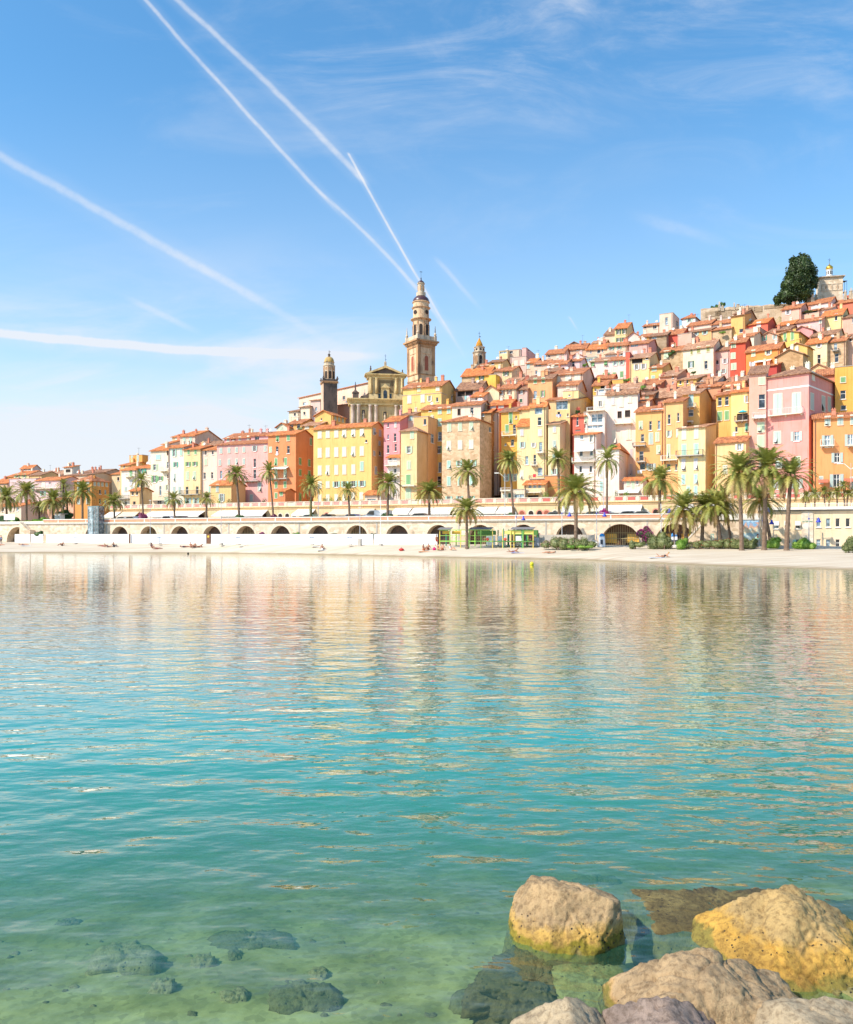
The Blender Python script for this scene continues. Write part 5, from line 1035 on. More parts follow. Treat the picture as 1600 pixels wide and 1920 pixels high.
def bb_extra():
    A = lambda x: a_of(x, .2)-a_of(1426,.2); S = depth(1500,.2)/F; g = 1.9-1.2; Z = lambda y, x=1500: zpx(y, x, .2)-g
    m = MB(); m.box(-.3,-.5,Z(956),A(1680),14.2,Z(950.5)); m.build('roof_edge', WCOP, bb)
    m = MB(); m.box(A(1503),-.12,0,A(1525),-.001,Z(958)); m.build('stone_panel', stone((252,236,214),1.2,holes=False), bb)
    m = MB(); m.box(-.3,-.35,Z(945.2),A(1680),-.3,Z(944.6)); m.box(-.3,-.34,Z(948),A(1680),-.31,Z(947.6))
    x = 0
    while x < A(1680): m.box(x-.03,-.355,Z(950.5)+.003,x+.03,-.295,Z(945.2)); x += 1.6
    m.build('railing', WHITE, bb)
    for x in (1456,1476,1496):
        m = MB(); a = A(x); w = 4.5*S; m.prism([(a-w,-.05,Z(977)),(a+w,-.05,Z(977)),(a+w,-.5 if x > 1490 else -.12,Z(985)),(a-w,-.5 if x > 1490 else -.12,Z(985))],(0,-.03,0)); m.build('blind', WHITE, bb)
    cu = bpy.data.curves.new('sign_text', 'FONT'); cu.body = 'Les Sablettes'; cu.size = .48; cu.extrude = .015; cu.materials.append(flat('green_letter_paint', (110,176,140)))
    to = bpy.data.objects.new('tmp_text', cu); COL.objects.link(to); dg = bpy.context.evaluated_depsgraph_get(); me = bpy.data.meshes.new_from_object(to.evaluated_get(dg)); bpy.data.objects.remove(to)
    xs = [v.co.x for v in me.vertices]; k = (A(1523.5)-A(1504))/(max(xs)-min(xs))
    for v in me.vertices: v.co = (v.co.x*k+A(1504), -.14-v.co.z, v.co.y*k*1.35+Z(979))
    o = bpy.data.objects.new('sign_lettering', me); COL.objects.link(o); o.parent = bb
bb_extra()
# --- vehicles on the promenade road ---
def car(x, b, label, col, kind='car'):
    t = fempty(kind if kind != 'car' else 'parked_car', a_of(x,b), b, 5.41, label, 'van' if kind == 'van' else 'car', 'cars on the promenade road'); L_ = 4.1 if kind == 'car' else 5.2
    pm = flat('car_paint_%d_%d_%d' % col, col, .3, var=.03)
    if kind == 'car': pr = [(0,.3),(0,.75),(.25,.88),(1.0,.95),(1.55,1.40),(3.1,1.45),(3.75,.98),(4.05,.9),(4.1,.35)]; gl = [(1.12,.96),(1.6,1.34),(3.02,1.38),(3.55,.98)]
    else: pr = [(0,.35),(0,.95),(.2,1.15),(.75,1.25),(1.45,1.95),(1.7,2.05),(5.1,2.05),(5.2,.4)]; gl = [(.9,1.28),(1.5,1.88),(2.4,1.92),(2.4,1.2)]
    m = MB(); m.prism([(px,-.85,z) for px, z in pr], (0,1.7,0)); bo = m.build('body', pm, t)
    for s in (-.862, .85):
        m = MB(); m.prism([(px,s,z) for px, z in gl], (0,.012,0)); m.build('window', GLASS, t)
    for px in (.85, L_-.85):
        for s in (-.9, .72): m = MB(); m.tube((px,s,.31),(px,s+.2,.31),.31,n=14); m.build('wheel', DARK, t)
for x, b, lb, c, k in ((683,7,'white van parked beside the round bushes',(240,240,240),'van'),(216,7,'pale silver car left of the purple bush',(214,220,226),'car'),(232,7,'white car just left of the purple bush',(240,240,240),'car'),(300,7,'white car right of the purple bush',(244,244,244),'car'),(322,7,'dark grey car behind the second palm',(80,84,90),'car'),(562,7,'sea green car left of the ivy covered palm',(90,130,126),'car'),(595,7,'dark car right of the ivy covered palm',(70,60,64),'car'),(765,7,'black car between two awnings in the middle',(60,60,62),'car'),(1086,7,'green grey car below the white awning',(120,140,130),'car'),(1150,7,'silver car right of the purple bush on the right',(190,200,206),'car'),(1176,7,'pale car near the blue lamp',(206,212,210),'car'),(840,7,'olive car in front of the wide awning',(130,140,110),'car'),(640,7,'blue car hidden below the grey awning',(90,120,160),'car'),(1015,7,'grey car passing the arched doors',(140,144,146),'car')): car(x,b,lb,c,k)
# ================= BEACH, SEABED, SEA =================
SHX = [-900,0,400,600,700,800,940,1100,1180,1300,1420,1600,2400]; SHD = [152,141,138,128,121,113,107.5,100.5,92.5,85,78.5,72,60]
def shore(u): return float(np.interp(u*F+800, SHX, SHD))
def bed(X, Y, fine=True):
    D = max(Y, 1.0); u = X/D; Ds = shore(u); Dt = (D0-3/CT)/(1+M0*max(u,-1.2))
    if D >= Ds:
        t = (D-Ds)/max(4, Dt-Ds); t = min(1, t); z = 1.62*(t**.75)
        z += .05*mnoise.noise(Vector((X*.15, Y*.15, 0)))*min(1, t*4)+.03*mnoise.noise(Vector((X*.6, Y*.6, 5)))*min(1,t*4)
        if X > 40: z += .22*max(0, mnoise.noise(Vector((X*.09, Y*.12, 9))))*min(1, t*2)
        return z
    near = float(np.interp(D, [0,4,6,8,10,14,20,30,200], [-.35,-.42,-.52,-.72,-1.0,-1.6,-2.4,-3.4,-3.6]))
    z = max(near, -(Ds-D)*.07-.0)
    if fine and D < 40: z += .06*mnoise.noise(Vector((X*.8, Y*.8, 3)))+.03*mnoise.noise(Vector((X*2.5, Y*2.5, 7)))
    return z
def sheet():
    us = np.concatenate([np.linspace(-2.2,-.6,24,endpoint=False), np.linspace(-.6,.6,150), np.linspace(.65,2.2,24)])
    ds = np.concatenate([np.geomspace(1.2, 30, 110, endpoint=False), np.linspace(30, 60, 16, endpoint=False), np.linspace(60, 175, 130)])
    v = []; 
    for D in ds:
        for u in us:
            X = u*D; Y = min(D, (D0-.5)-M0*X+2) if u > -1.0 else D
            v.append((X, Y, bed(X, Y)))
    n = len(us); f = [(i*n+j, i*n+j+1, (i+1)*n+j+1, (i+1)*n+j) for i in range(len(ds)-1) for j in range(n-1)]
    m, nt, bs, N, L = newmat('sand_and_seabed'); vv = tc(N, L, kind='Object')
    sz = N.new('ShaderNodeSeparateXYZ'); L.new(vv, sz.inputs[0])
    fine = nz(N, L, vv, 9, 6, .7); mid = nz(N, L, vv, 1.4, 6, .65); lay = nz(N, L, tc(N, L, (.12,.9,1)), 1.0, 4)
    wetm = math_(N, L, 'MULTIPLY_ADD', lay, -.25, math_(N, L, 'ADD', sz.outputs[2], .12))
    dry = ramp(N, L, lay, [(.35, rgb((252,238,212),.64)), (.6, rgb((246,226,196),.60)), (.75, rgb((230,208,176),.55))])
    dry = mixc(N, L, .5, dry, ramp(N, L, fine, [(.35, (.80,.76,.72)), (.6, (1,1,1))]), 'MULTIPLY')
    under = ramp(N, L, mid, [(.36, rgb((130,130,78),.75)), (.5, rgb((160,156,100),.75)), (.64, rgb((190,184,126),.75))])
    vo = N.new('ShaderNodeTexVoronoi'); vo.inputs['Scale'].default_value = 16; L.new(vv, vo.inputs['Vector'])
    under = mixc(N, L, .55, under, ramp(N, L, vo.outputs['Color'], [(.2, (.55,.55,.5)), (.5, (1,1,1)), (.9, (1.0,1.0,.95))]), 'MULTIPLY')
    col = mixc(N, L, ramp(N, L, wetm, [(.05, (0,0,0)), (.22, (1,1,1))]), mixc(N, L, ramp(N, L, sz.outputs[2], [(0.0,(0,0,0)),(.02,(1,1,1))]), under, rgb((214,188,150), .5)), dry)
    L.new(col, bs.inputs['Base Color']); bs.inputs['Roughness'].default_value = .95; bump(N, L, bs, mid, .5, .03)
    mb = MB(); mb.v = v; mb.f = f; tag(mb.build('beach', m, None, True), kind='structure')
sheet()
def drop(x, y):     # photo point on the beach or seabed -> world point
    D = 3.5
    while D < 170:
        X = (x-800)/F*D; z = CAMH-(y-1002)/F*D
        if z <= bed(X, D): break
        D += .08 if D < 30 else .3
    return Vector(((x-800)/F*D, D, bed((x-800)/F*D, D)))
def sea():
    m, nt, bs, N, L = newmat('sea_water'); N.remove(bs); out = [n for n in N if n.type == 'OUTPUT_MATERIAL'][0]
    g = N.new('ShaderNodeNewGeometry'); sx = N.new('ShaderNodeSeparateXYZ'); L.new(g.outputs['Position'], sx.inputs[0])
    def mp(scale, rot=0, kind=None):
        p = N.new('ShaderNodeMapping'); p.inputs['Scale'].default_value = scale; p.inputs['Rotation'].default_value = (0,0,rot); L.new(g.outputs['Position'], p.inputs['Vector']); return p.outputs[0]
    n1 = nz(N, L, mp((.85,1.6,1), .12), 1.0, 2, .45); n2 = nz(N, L, mp((2.5,4.6,1), -.2), 1.0, 2, .5); n3 = nz(N, L, mp((.12,.35,1), .05), 1.0, 2); n4 = nz(N, L, mp((5,9,1), .3), 1.0, 2)
    hgt = math_(N, L, 'ADD', math_(N, L, 'MULTIPLY', n1, W_AMP[0]), math_(N, L, 'MULTIPLY', n2, W_AMP[1]))
    hgt = math_(N, L, 'ADD', hgt, math_(N, L, 'MULTIPLY', n3, W_AMP[2])); hgt = math_(N, L, 'ADD', hgt, math_(N, L, 'MULTIPLY', n4, W_AMP[3]))
    nr = N.new('ShaderNodeMapRange'); L.new(sx.outputs[1], nr.inputs[0]); nr.inputs[1].default_value = 11; nr.inputs[2].default_value = 48; nr.inputs[3].default_value = 1.6; nr.inputs[4].default_value = .4
    n5 = nz(N, L, mp((1.5,2.8,1), .3), 1.0, 1); hgt = math_(N, L, 'ADD', hgt, math_(N, L, 'MULTIPLY', n5, .014)); hgt = math_(N, L, 'MULTIPLY', hgt, nr.outputs[0])
    bu = N.new('ShaderNodeBump'); bu.inputs['Strength'].default_value = 1.0; bu.inputs['Distance'].default_value = 1.0; L.new(hgt, bu.inputs['Height'])
    dt = N.new('ShaderNodeVectorMath'); dt.operation = 'DOT_PRODUCT'; L.new(g.outputs['Incoming'], dt.inputs[0]); L.new(bu.outputs[0], dt.inputs[1])
    cth = math_(N, L, 'ABSOLUTE', dt.outputs['Value']); om = math_(N, L, 'SUBTRACT', 1.0, cth, clamp=True); f5 = math_(N, L, 'POWER', om, 4.6)
    fres = math_(N, L, 'MINIMUM', math_(N, L, 'MULTIPLY_ADD', f5, 1.28, .015), .86)
    gl = N.new('ShaderNodeBsdfGlossy'); gl.inputs['Roughness'].default_value = .015; L.new(bu.outputs[0], gl.inputs['Normal']); gl.inputs['Color'].default_value = (1,.955,.87,1)
    tr = N.new('ShaderNodeBsdfTransparent'); tr.inputs['Color'].default_value = (.84,1.0,.93,1)
    df = N.new('ShaderNodeBsdfDiffuse'); L.new(bu.outputs[0], df.inputs['Normal'])
    bodyn = nz(N, L, mp((.05,.3,1)), 1.0, 3)
    yy = math_(N, L, 'ADD', sx.outputs[1], math_(N, L, 'MULTIPLY', sx.outputs[0], -.10))
    yy = math_(N, L, 'ADD', yy, math_(N, L, 'MULTIPLY_ADD', bodyn, 2.0, -1.0))
    t = math_(N, L, 'DIVIDE', yy, 30.0, clamp=True)
    L.new(ramp(N, L, t, [(.17, (.08,.25,.14,1)), (.26, (.04,.27,.19,1)), (.42, (.018,.29,.25,1)), (.75, (.014,.23,.23,1)), (1.0, (.018,.12,.12,1))]), df.inputs['Color'])
    k = ramp(N, L, t, [(.165, (.04,)*3), (.205, (.14,)*3), (.25, (.38,)*3), (.31, (.66,)*3), (.42, (.88,)*3), (.65, (.97,)*3)])
    # shallow water by the beach shows its sand
    dy = math_(N, L, 'MULTIPLY_ADD', sx.outputs[0], .62, sx.outputs[1]); sh = ramp(N, L, math_(N, L, 'DIVIDE', dy, 140.0), [(.66, (1,1,1)), (.80, (.45,)*3)])
    k = mixc(N, L, 1.0, k, sh, 'MULTIPLY')
    m1 = N.new('ShaderNodeMixShader'); L.new(k, m1.inputs[0]); L.new(tr.outputs[0], m1.inputs[1]); L.new(df.outputs[0], m1.inputs[2])
    m2 = N.new('ShaderNodeMixShader'); L.new(fres, m2.inputs[0]); L.new(m1.outputs[0], m2.inputs[1]); L.new(gl.outputs[0], m2.inputs[2]); L.new(m2.outputs[0], out.inputs['Surface'])
    mb = MB(); mb.poly([(-420,-60,0),(420,-60,0),(420,165,0),(-420,165,0)]); tag(mb.build('sea', m), kind='structure')
W_AMP = (.038, .012, .05, .0012)
sea()
# ================= ROCKS =================
def rock_mat(key, top, band, low, zb=.16, weed=(128,116,62)):
    if key in MC: return MC[key]
    m, nt, bs, N, L = newmat(key); v = tc(N, L); g = N.new('ShaderNodeNewGeometry'); sz = N.new('ShaderNodeSeparateXYZ'); L.new(g.outputs['Position'], sz.inputs[0])
    big = nz(N, L, v, 3, 6, .65); fine = nz(N, L, v, 22, 6, .7); pit = N.new('ShaderNodeTexVoronoi'); pit.inputs['Scale'].default_value = 24; L.new(v, pit.inputs['Vector'])
    k_ = .66; c_top = ramp(N, L, big, [(.32, sc3(rgb(top), .62*k_)), (.5, rgb(top, KALB*k_)), (.68, sc3(rgb(top), 1.2*k_))])
    c_band = ramp(N, L, big, [(.35, sc3(rgb(band), .6*k_)), (.5, rgb(band, KALB*k_)), (.7, sc3(rgb(band), 1.35*k_))])
    hgt = math_(N, L, 'MULTIPLY_ADD', big, -.36, math_(N, L, 'ADD', sz.outputs[2], .18))
    col = mixc(N, L, ramp(N, L, hgt, [(zb-.045, (0,0,0)), (zb+.045, (1,1,1))]), c_band, c_top)
    col = mixc(N, L, ramp(N, L, hgt, [(.045, (1,1,1)), (.075, (0,0,0))]), col, rgb(low, .5))
    col = mixc(N, L, ramp(N, L, math_(N, L, 'ADD', hgt, .3), [(.28, (1,1,1)), (.31, (0,0,0))]), col, rgb(weed))
    col = mixc(N, L, .7, col, ramp(N, L, fine, [(.38, (.40,.36,.31)), (.53, (1,1,1))]), 'MULTIPLY')
    pits = math_(N, L, 'MULTIPLY', ramp(N, L, pit.outputs['Distance'], [(.14, (1,1,1)), (.2, (0,0,0))]), ramp(N, L, nz(N, L, v, 5, 3), [(.48,(0,0,0)),(.56,(1,1,1))])); pits = math_(N, L, 'MULTIPLY', pits, ramp(N, L, sz.outputs[2], [(zb+.01, (1,1,1)), (zb+.08, (0,0,0))]))
    col = mixc(N, L, pits, col, (.03,.025,.02,1))
    L.new(col, bs.inputs['Base Color']); bs.inputs['Roughness'].default_value = .88
    hb = math_(N, L, 'ADD', math_(N, L, 'MULTIPLY', fine, .5), math_(N, L, 'MULTIPLY', pits, -.5)); bump(N, L, bs, hb, 1.0, .035)
    MC[key] = m; return m
def rock(name, c, planes, mt, label, seed=0, sub=6, amp=.05, sharp=48, cat='rock', group=None):
    bm = bmesh.new(); bmesh.ops.create_icosphere(bm, subdivisions=sub, radius=1.0)
    P = [(Vector(n).normalized(), d) for n, d in planes]; off = Vector((seed*3.1, seed*1.7, 0))
    size = sum(d for _, d in P)/len(P); rc = random.Random(seed+100)
    def rad(d_):
        s_ = sum((d_.dot(n)/dist)**sharp for n, dist in P if d_.dot(n) > .02); return s_**(-1/sharp)
    if cat == 'rock' and name == 'boulder' and seed != 4:
        for q_ in range(8):
            n_ = Vector((rc.gauss(0,1), rc.gauss(-.4,1), rc.uniform(-.2,.6))).normalized(); P.append((n_, rad(n_)*rc.uniform(.955,.995)))
    for v in bm.verts:
        d = v.co.normalized(); s = 0
        for n, dist in P:
            q = d.dot(n)
            if q > .02: s += (q/dist)**sharp
        r = s**(-1/sharp); p = d*r
        w = p/size
        r += size*(amp*1.0*(mnoise.noise(w*1.3+off)) + amp*.9*mnoise.noise(w*3.0+off*2) + amp*.5*(mnoise.noise(w*7+off)) + amp*.34*mnoise.noise(w*17+off)+amp*.24*mnoise.noise(w*41+off))
        vd = mnoise.voronoi(w*1.15+off*.7)[0]; r -= size*amp*.8*max(0, .07-(vd[1]-vd[0]))/.07
        rg = abs(mnoise.noise(w*1.9+off*1.3)); r -= size*amp*1.3*max(0, .12-rg)/.12*.6
        v.co = d*r
    me = bpy.data.meshes.new(name); bm.to_mesh(me); bm.free(); me.materials.append(mt); me.polygons.foreach_set('use_smooth', [True]*len(me.polygons))
    o = bpy.data.objects.new(name, me); COL.objects.link(o); o.location = c; return tag(o, label, cat, group)
RA = rock_mat('ochre_banded_limestone', (226,190,138), (234,188,96), (172,154,42), .15); RC = rock_mat('grey_tan_limestone', (222,188,140), (226,170,78), (160,144,60), .06)
RB = rock_mat('golden_limestone', (236,198,128), (240,188,84), (176,158,70), .22); RP = rock_mat('pinkish_pitted_rock', (190,166,148), (188,156,128), (150,130,80), .02); RW = rock_mat('pale_limestone', (228,204,164), (212,176,116), (170,150,80), .03)
RS = rock_mat('algae_covered_rock', (138,124,74), (132,116,66), (128,112,62), .3, (130,116,68)); RD_ = rock_mat('dark_weedy_rock', (104,88,52), (98,82,48), (98,80,48), .3, (100,84,50)); RG = rock_mat('pale_green_algae_rock', (176,162,92), (176,160,90), (168,154,84), .3, (150,142,88))
rock('boulder', on_water(1062,1752), [((-.80,-.10,.58),.415),((-.5,-.6,.62),.36),((.985,-.10,.16),.455),((.04,.05,1),.385),((-.12,-.86,.50),.27),((.45,-.86,.2),.37),((0,.95,.3),.34),((-.9,.3,.3),.54),((.3,.25,.92),.385),((0,0,-1),.55),((-.25,-.5,.83),.375)], RA, 'big trapezoid boulder with grey top and yellow tide band, standing alone in the water', 1, 6, .045)
rock('boulder', on_water(1488,1792), [((-.55,-.18,.80),.345),((-.75,-.5,.35),.60),((.50,-.2,.84),.375),((.0,-.1,1),.41),((-.05,-.75,.66),.36),((.1,.9,.4),.38),((1,0,.1),.72),((-1,0,0),.8),((0,0,-1),.55),((-.9,.3,.3),.7)], RB, 'golden boulder with a pointed crest at the right edge of the water', 4, 6, .05)
rock('boulder', on_water(1315,1910), [((-.80,-.15,.5),.50),((-.15,-.1,1),.40),((.42,-.1,.9),.40),((.70,-.1,.7),.54),((0,-.8,.6),.42),((0,.9,.4),.30),((1,0,0),.84),((-1,0,0),.60),((0,0,-1),.55),((-.5,.1,.85),.41)], RC, 'broad grey tan boulder with a diagonal crack, in front of the golden one', 7, 6, .06)
rock('boulder', on_water(1062,1985), [((-.5,-.1,.85),.27),((.55,-.1,.8),.28),((0,-.1,1),.345),((0,-.8,.5),.4),((0,.8,.5),.26),((1,0,0),.4),((-1,0,0),.38),((0,0,-1),.4)], RW, 'smooth beige boulder top cut by the bottom edge, left of the others', 9, 5, .05)
rock('boulder', on_water(1245,1985), [((-.5,-.1,.85),.33),((.5,-.1,.85),.33),((0,0,1),.36),((0,-.8,.5),.4),((0,.8,.5),.24),((1,0,0),.34),((-1,0,0),.36),((0,0,-1),.4)], RP, 'dark pinkish pitted boulder at the bottom edge between two paler ones', 11, 5, .07)
rock('boulder', on_water(1530,1990), [((-.6,-.1,.75),.38),((.2,-.1,.95),.34),((0,0,1),.34),((0,-.8,.5),.4),((0,.8,.5),.28),((1,0,0),.6),((-1,0,0),.46),((0,0,-1),.4)], RW, 'pale flat limestone boulder in the bottom right corner', 13, 5, .05)
rock('submerged_rock', on_water(1345,1710)+Vector((0,.02,-.024)), [((0,0,1),.032),((-.6,0,.7),.44),((.7,0,.6),.6),((0,-.7,.6),.32),((0,.8,.6),.36),((1,0,0),.82),((-1,0,0),.66),((0,0,-1),.5)], RS, 'wide flat brown green rock slab awash behind the boulders', 15, 6, .085)
rock('submerged_rock', on_water(1010,1815)+Vector((-.02,.05,-.11)), [((0,-.1,1),.06),((-.6,-.2,.6),.32),((.6,-.2,.8),.42),((-.3,-.7,.6),.27),((.5,-.7,.3),.30),((0,.8,.6),.3),((-.7,.7,.2),.36),((.7,.7,.2),.4),((1,0,0),.5),((-1,0,0),.5),((-.7,-.7,.1),.38),((0,0,-1),.5)], RD_, 'dark brown weedy rock ledge under the water at the foot of the trapezoid boulder', 17, 6, .2)
rock('submerged_rock', on_water(1120,1835)+Vector((0,.05,-.09)), [((0,-.1,1),.05),((0,-.7,.6),.16),((0,.8,.6),.2),((1,0,0),.28),((-1,0,0),.3),((0,0,-1),.5)], RG, 'yellow green algae shelf just under water right below the trapezoid boulder', 18, 4, .08)
rock('submerged_rock', on_water(1570,1850)+Vector((0,.05,-.035)), [((-.1,-.1,1),.05),((-.6,0,.7),.3),((0,-.7,.6),.34),((0,.8,.6),.3),((1,0,0),.7),((-1,0,0),.5),((0,0,-1),.5)], RG, 'low algae streaked rock awash between the golden and the pale corner boulders', 21, 6, .12)
rock('submerged_rock', on_water(1620,1715)+Vector((0,.05,-.08)), [((0,-.1,1),.06),((0,-.7,.6),.2),((0,.8,.6),.25),((1,0,0),.4),((-1,0,0),.22),((0,0,-1),.5)], RD_, 'dark wet rock tip at the right edge behind the golden boulder', 23, 4, .08)
def sunk(x, y, rx, ry, rz, mt, label, seed, sub=4, group=None):
    p = drop(x, y); S = p.y/F; rx *= S; ry = ry*S*2.2
    return rock('submerged_rock', p+Vector((0,0,-.02)), [((1,0,.2),rx),((-1,0,.3),rx),((0,1,.3),ry),((0,-1,.4),ry),((0,0,1),rz),((0,0,-1),.2),((.6,.5,.6),(rx+rz)*.6),((-.6,-.5,.6),(rx+rz)*.62)], mt, label, seed, sub, .2, 6, group=group)
UR = rock_mat('submerged_grey_brown_rock', (160,146,104), (150,138,98), (150,138,98), 2, (150,140,98)); UD = rock_mat('submerged_dark_rock', (118,114,78), (112,108,74), (110,106,70), 2, (114,108,72))
sunk(238,1812,74,20,.14,UR,'large rounded sunken rock at the lower left',31); sunk(470,1770,88,17,.07,UD,'long dark sunken slab in the middle of the shallows',32); sunk(382,1808,26,9,.08,UR,'small oval sunken stone between the rounded rock and the long slab',33)
sunk(572,1878,78,20,.10,UD,'dark weedy sunken rock near the bottom centre left',34); sunk(308,1862,26,9,.10,UR,'pointed sunken stone with a shaded side below the rounded rock',35); sunk(440,1874,30,9,.06,UR,'pale flat sunken stone left of the weedy rock',36); sunk(440,1795,16,9,.06,UD,'small notched dark stone under the long slab',37); sunk(598,1836,18,10,.07,UR,'upright grey sunken stone right of the long slab',38)
sunk(900,1890,60,18,.10,UD,'dim sunken rock left of the smooth beige boulder',39); sunk(1120,1660,46,7,.10,UD,'dark sunken rock behind the trapezoid boulder',40); sunk(130,1735,26,6,.05,UD,'small dark sunken slab at the left',41); sunk(960,1860,60,20,.12,UD,'brown green sunken ledge below the dark weedy ledge',42)
rs = random.Random(21)
for k in range(60):
    x = rs.uniform(-10, 900); y = rs.choice([rs.uniform(1690,1915), rs.uniform(1740,1915)]); r = rs.uniform(5,15)*(y-1500)/400
    sunk(x, y, r, r*.32, rs.uniform(.02,.045), UR if rs.random() < .6 else UD, 'small stone lying on the greenish sandy seabed', 50+k, 2, 'small stones on the shallow seabed')
# ================= PALMS =================
LEAF = None
def leafmat(key, c1, c2, c3, tr=.25, scale=1.5):
    if key in MC: return MC[key]
    m, nt, bs, N, L = newmat(key); v = tc(N, L); out = [n for n in N if n.type == 'OUTPUT_MATERIAL'][0]
    col = ramp(N, L, nz(N, L, v, scale, 4, .7), [(.32, rgb(c1, .85)), (.5, rgb(c2, .85)), (.68, rgb(c3, .85))]); L.new(col, bs.inputs['Base Color']); bs.inputs['Roughness'].default_value = .55
    t = N.new('ShaderNodeBsdfTranslucent'); L.new(col, t.inputs['Color']); mx = N.new('ShaderNodeMixShader'); mx.inputs[0].default_value = tr
    L.new(bs.outputs[0], mx.inputs[1]); L.new(t.outputs[0], mx.inputs[2]); L.new(mx.outputs[0], out.inputs['Surface']); MC[key] = m; return m
PL = leafmat('palm_frond_green', (116,126,52), (160,164,78), (204,198,116)); PY = leafmat('palm_frond_yellowing', (140,138,62), (184,176,92), (212,196,120)); PD = leafmat('palm_frond_dry', (150,120,70), (176,146,92), (190,160,104)); 
BARK = stone((138,116,98), 4.0, holes=False, key='palm_bark'); DATE = flat('orange_date_bunch', (232,150,40)); 
def frond(mb, az, e0, L_, droop, rs, nl=24, ll=.165, w=.021):
    p = Vector((0,0,0)); n = nl; ds = L_/n; ca, sa = math.cos(az), math.sin(az); side = Vector((-sa, ca, 0)); tw = rs.uniform(-.5,.5)
    prev = None; curl = rs.uniform(-.25,.25)
    for i in range(n+1):
        s = i/n; e = e0-droop*(s**1.25); a2 = az+curl*s*s; d = Vector((math.cos(e)*math.cos(a2), math.cos(e)*math.sin(a2), math.sin(e)))
        if prev is not None and i % 3 == 0 or i == n: mb.poly([prev+side*.008, prev-side*.008, p-side*.005, p+side*.005]); prev = p.copy()
        if prev is None: prev = p.copy()
        if s > .12:
            up = side.cross(d).normalized(); ln = ll*(math.sin(math.pi*min(1, .12+s*.86))**.6)*rs.uniform(.8,1.12)
            for sg in (-1, 1):
                dr = (side*sg*(math.cos(tw*.4))+d*.75-up*rs.uniform(-.05,.35)+Vector((0,0,-.30*s-.1))).normalized(); q = p+dr*ln
                wv = d*w*1.0; mb.poly([p-wv, p+wv, q+wv*.15+dr*.0, q-wv*.15])
        p = p+d*ds
def crown_meshes(seed, dense=1.0):
    rs = random.Random(seed); G, Y, Dd = MB(), MB(), MB(); n = int(62*dense)
    for i in range(n):
        t = i/(n-1); e0 = math.radians(84-112*t**.85+rs.uniform(-6,6)); az = i*2.39996+rs.uniform(-.2,.2)
        L_ = rs.uniform(.88,1.08)*(.72+.28*min(1, t*2.2+.2)); droop = math.radians(rs.uniform(60,95))*(.75+.4*t)
        mb = Dd if t > .90 else (Y if (t > .55 and rs.random() < .4) or rs.random() < .08 else G); frond(mb, az, e0, L_, droop, rs)
    return G.mesh('fronds', PL), Y.mesh('yellow_fronds', PY), Dd.mesh('dry_fronds', PD)
CROWNS = [crown_meshes(100+k, (1.0,.85,1.1,.7)[k]) for k in range(4)]
def fruit_mesh():
    rs = random.Random(9); m = MB()
    for k in range(7):
        a = k*.9; c = Vector((math.cos(a)*.16, math.sin(a)*.16, .02+rs.uniform(-.06,.1)))
        for j in range(16): q = c+Vector((rs.gauss(0,.035), rs.gauss(0,.035), rs.gauss(-.02,.05))); m.lathe([(.002,-.012),(.014,0),(.002,.012)],5,q)
        m.tube((0,0,.03), c, .008, n=4)
    return m.mesh('fruit', DATE)
FRUIT = fruit_mesh()
def palm(x, y, r, xb, b, z0, v, label, fruit=False, lean=None, ivy=False, group='palms along the promenade', tr=None, name='date_palm'):
    a = a_of(xb, b); ac = a_of(x, b); zc = zpx(y, x, b); S = depth(x, b)/F; R = r*S*1.28
    t = fempty(name, a, b, z0, label, 'palm tree', group); hh = zc-z0; dx = ac-a
    tr = (tr or .26)*.82; m = MB(); n = 14; rs = random.Random(int(x)); k0 = 0; ring = 9
    for i in range(n*2+1):
        s = i/(n*2); cx = dx*(s**1.5); cz = -.4+(hh+.3)*s; rr = tr*(1.15-.35*s)*(1.28 if s < .06 else 1)*(1.45 if s > .93 else (1.15 if s > .87 else 1))*(1+(.06 if i % 2 else -.04))
        for j in range(ring): q = 2*math.pi*j/ring; m.v.append((cx+rr*math.cos(q), rr*math.sin(q), cz))
    for i in range(n*2):
        for j in range(ring): k = (j+1)%ring; m.f.append((i*ring+j, i*ring+k, (i+1)*ring+k, (i+1)*ring+j))
    m.build('trunk', BARK, t)
    G, Y, Dd = CROWNS[v % 4]; rz = (x*.37) % 6.28
    for nm, me in (('fronds',G),('yellow_fronds',Y),('dry_fronds',Dd)):
        o = bpy.data.objects.new(nm, me); COL.objects.link(o); o.parent = t; o.location = (dx,0,hh); o.rotation_euler = (math.sin(x)*.10,math.cos(x*1.7)*.10,rz); o.scale = (R*(1+.08*math.sin(x*2.3)),R,R*(1+.12*math.cos(x*3.1)))
    if fruit: o = bpy.data.objects.new('fruit', FRUIT); COL.objects.link(o); o.parent = t; o.location = (dx,0,hh); o.scale = (R,R,R)
    if ivy:
        m = MB(); rs = random.Random(8)
        for k in range(500): q = rs.uniform(0,6.28); z = rs.uniform(.1,hh*.62); leafquad(m, Vector((tr*1.35*math.cos(q), tr*1.35*math.sin(q), z)), .14, rs)
        m.build('ivy', SHG, t)
    return t
def leafquad(m, p, s, rs):
    a = Vector((rs.gauss(0,1), rs.gauss(0,1), rs.gauss(0,1))).normalized(); b = a.orthogonal().normalized(); c = a.cross(b); an = rs.uniform(0,6.28); u = b*math.cos(an)+c*math.sin(an); w = a.cross(u)
    s *= rs.uniform(.7,1.3); m.poly([p-u*s*.5, p+w*s*.28, p+u*s*.5, p-w*s*.28])
SHG = leafmat('fresh_leaf_green', (84,130,40), (126,166,60), (170,196,96), .2); SHD_ = leafmat('dark_leaf_green', (40,74,28), (66,100,40), (96,126,60), .15); OLE = leafmat('oleander_leaf', (84,98,52), (120,130,76), (160,160,110), .15, 3)
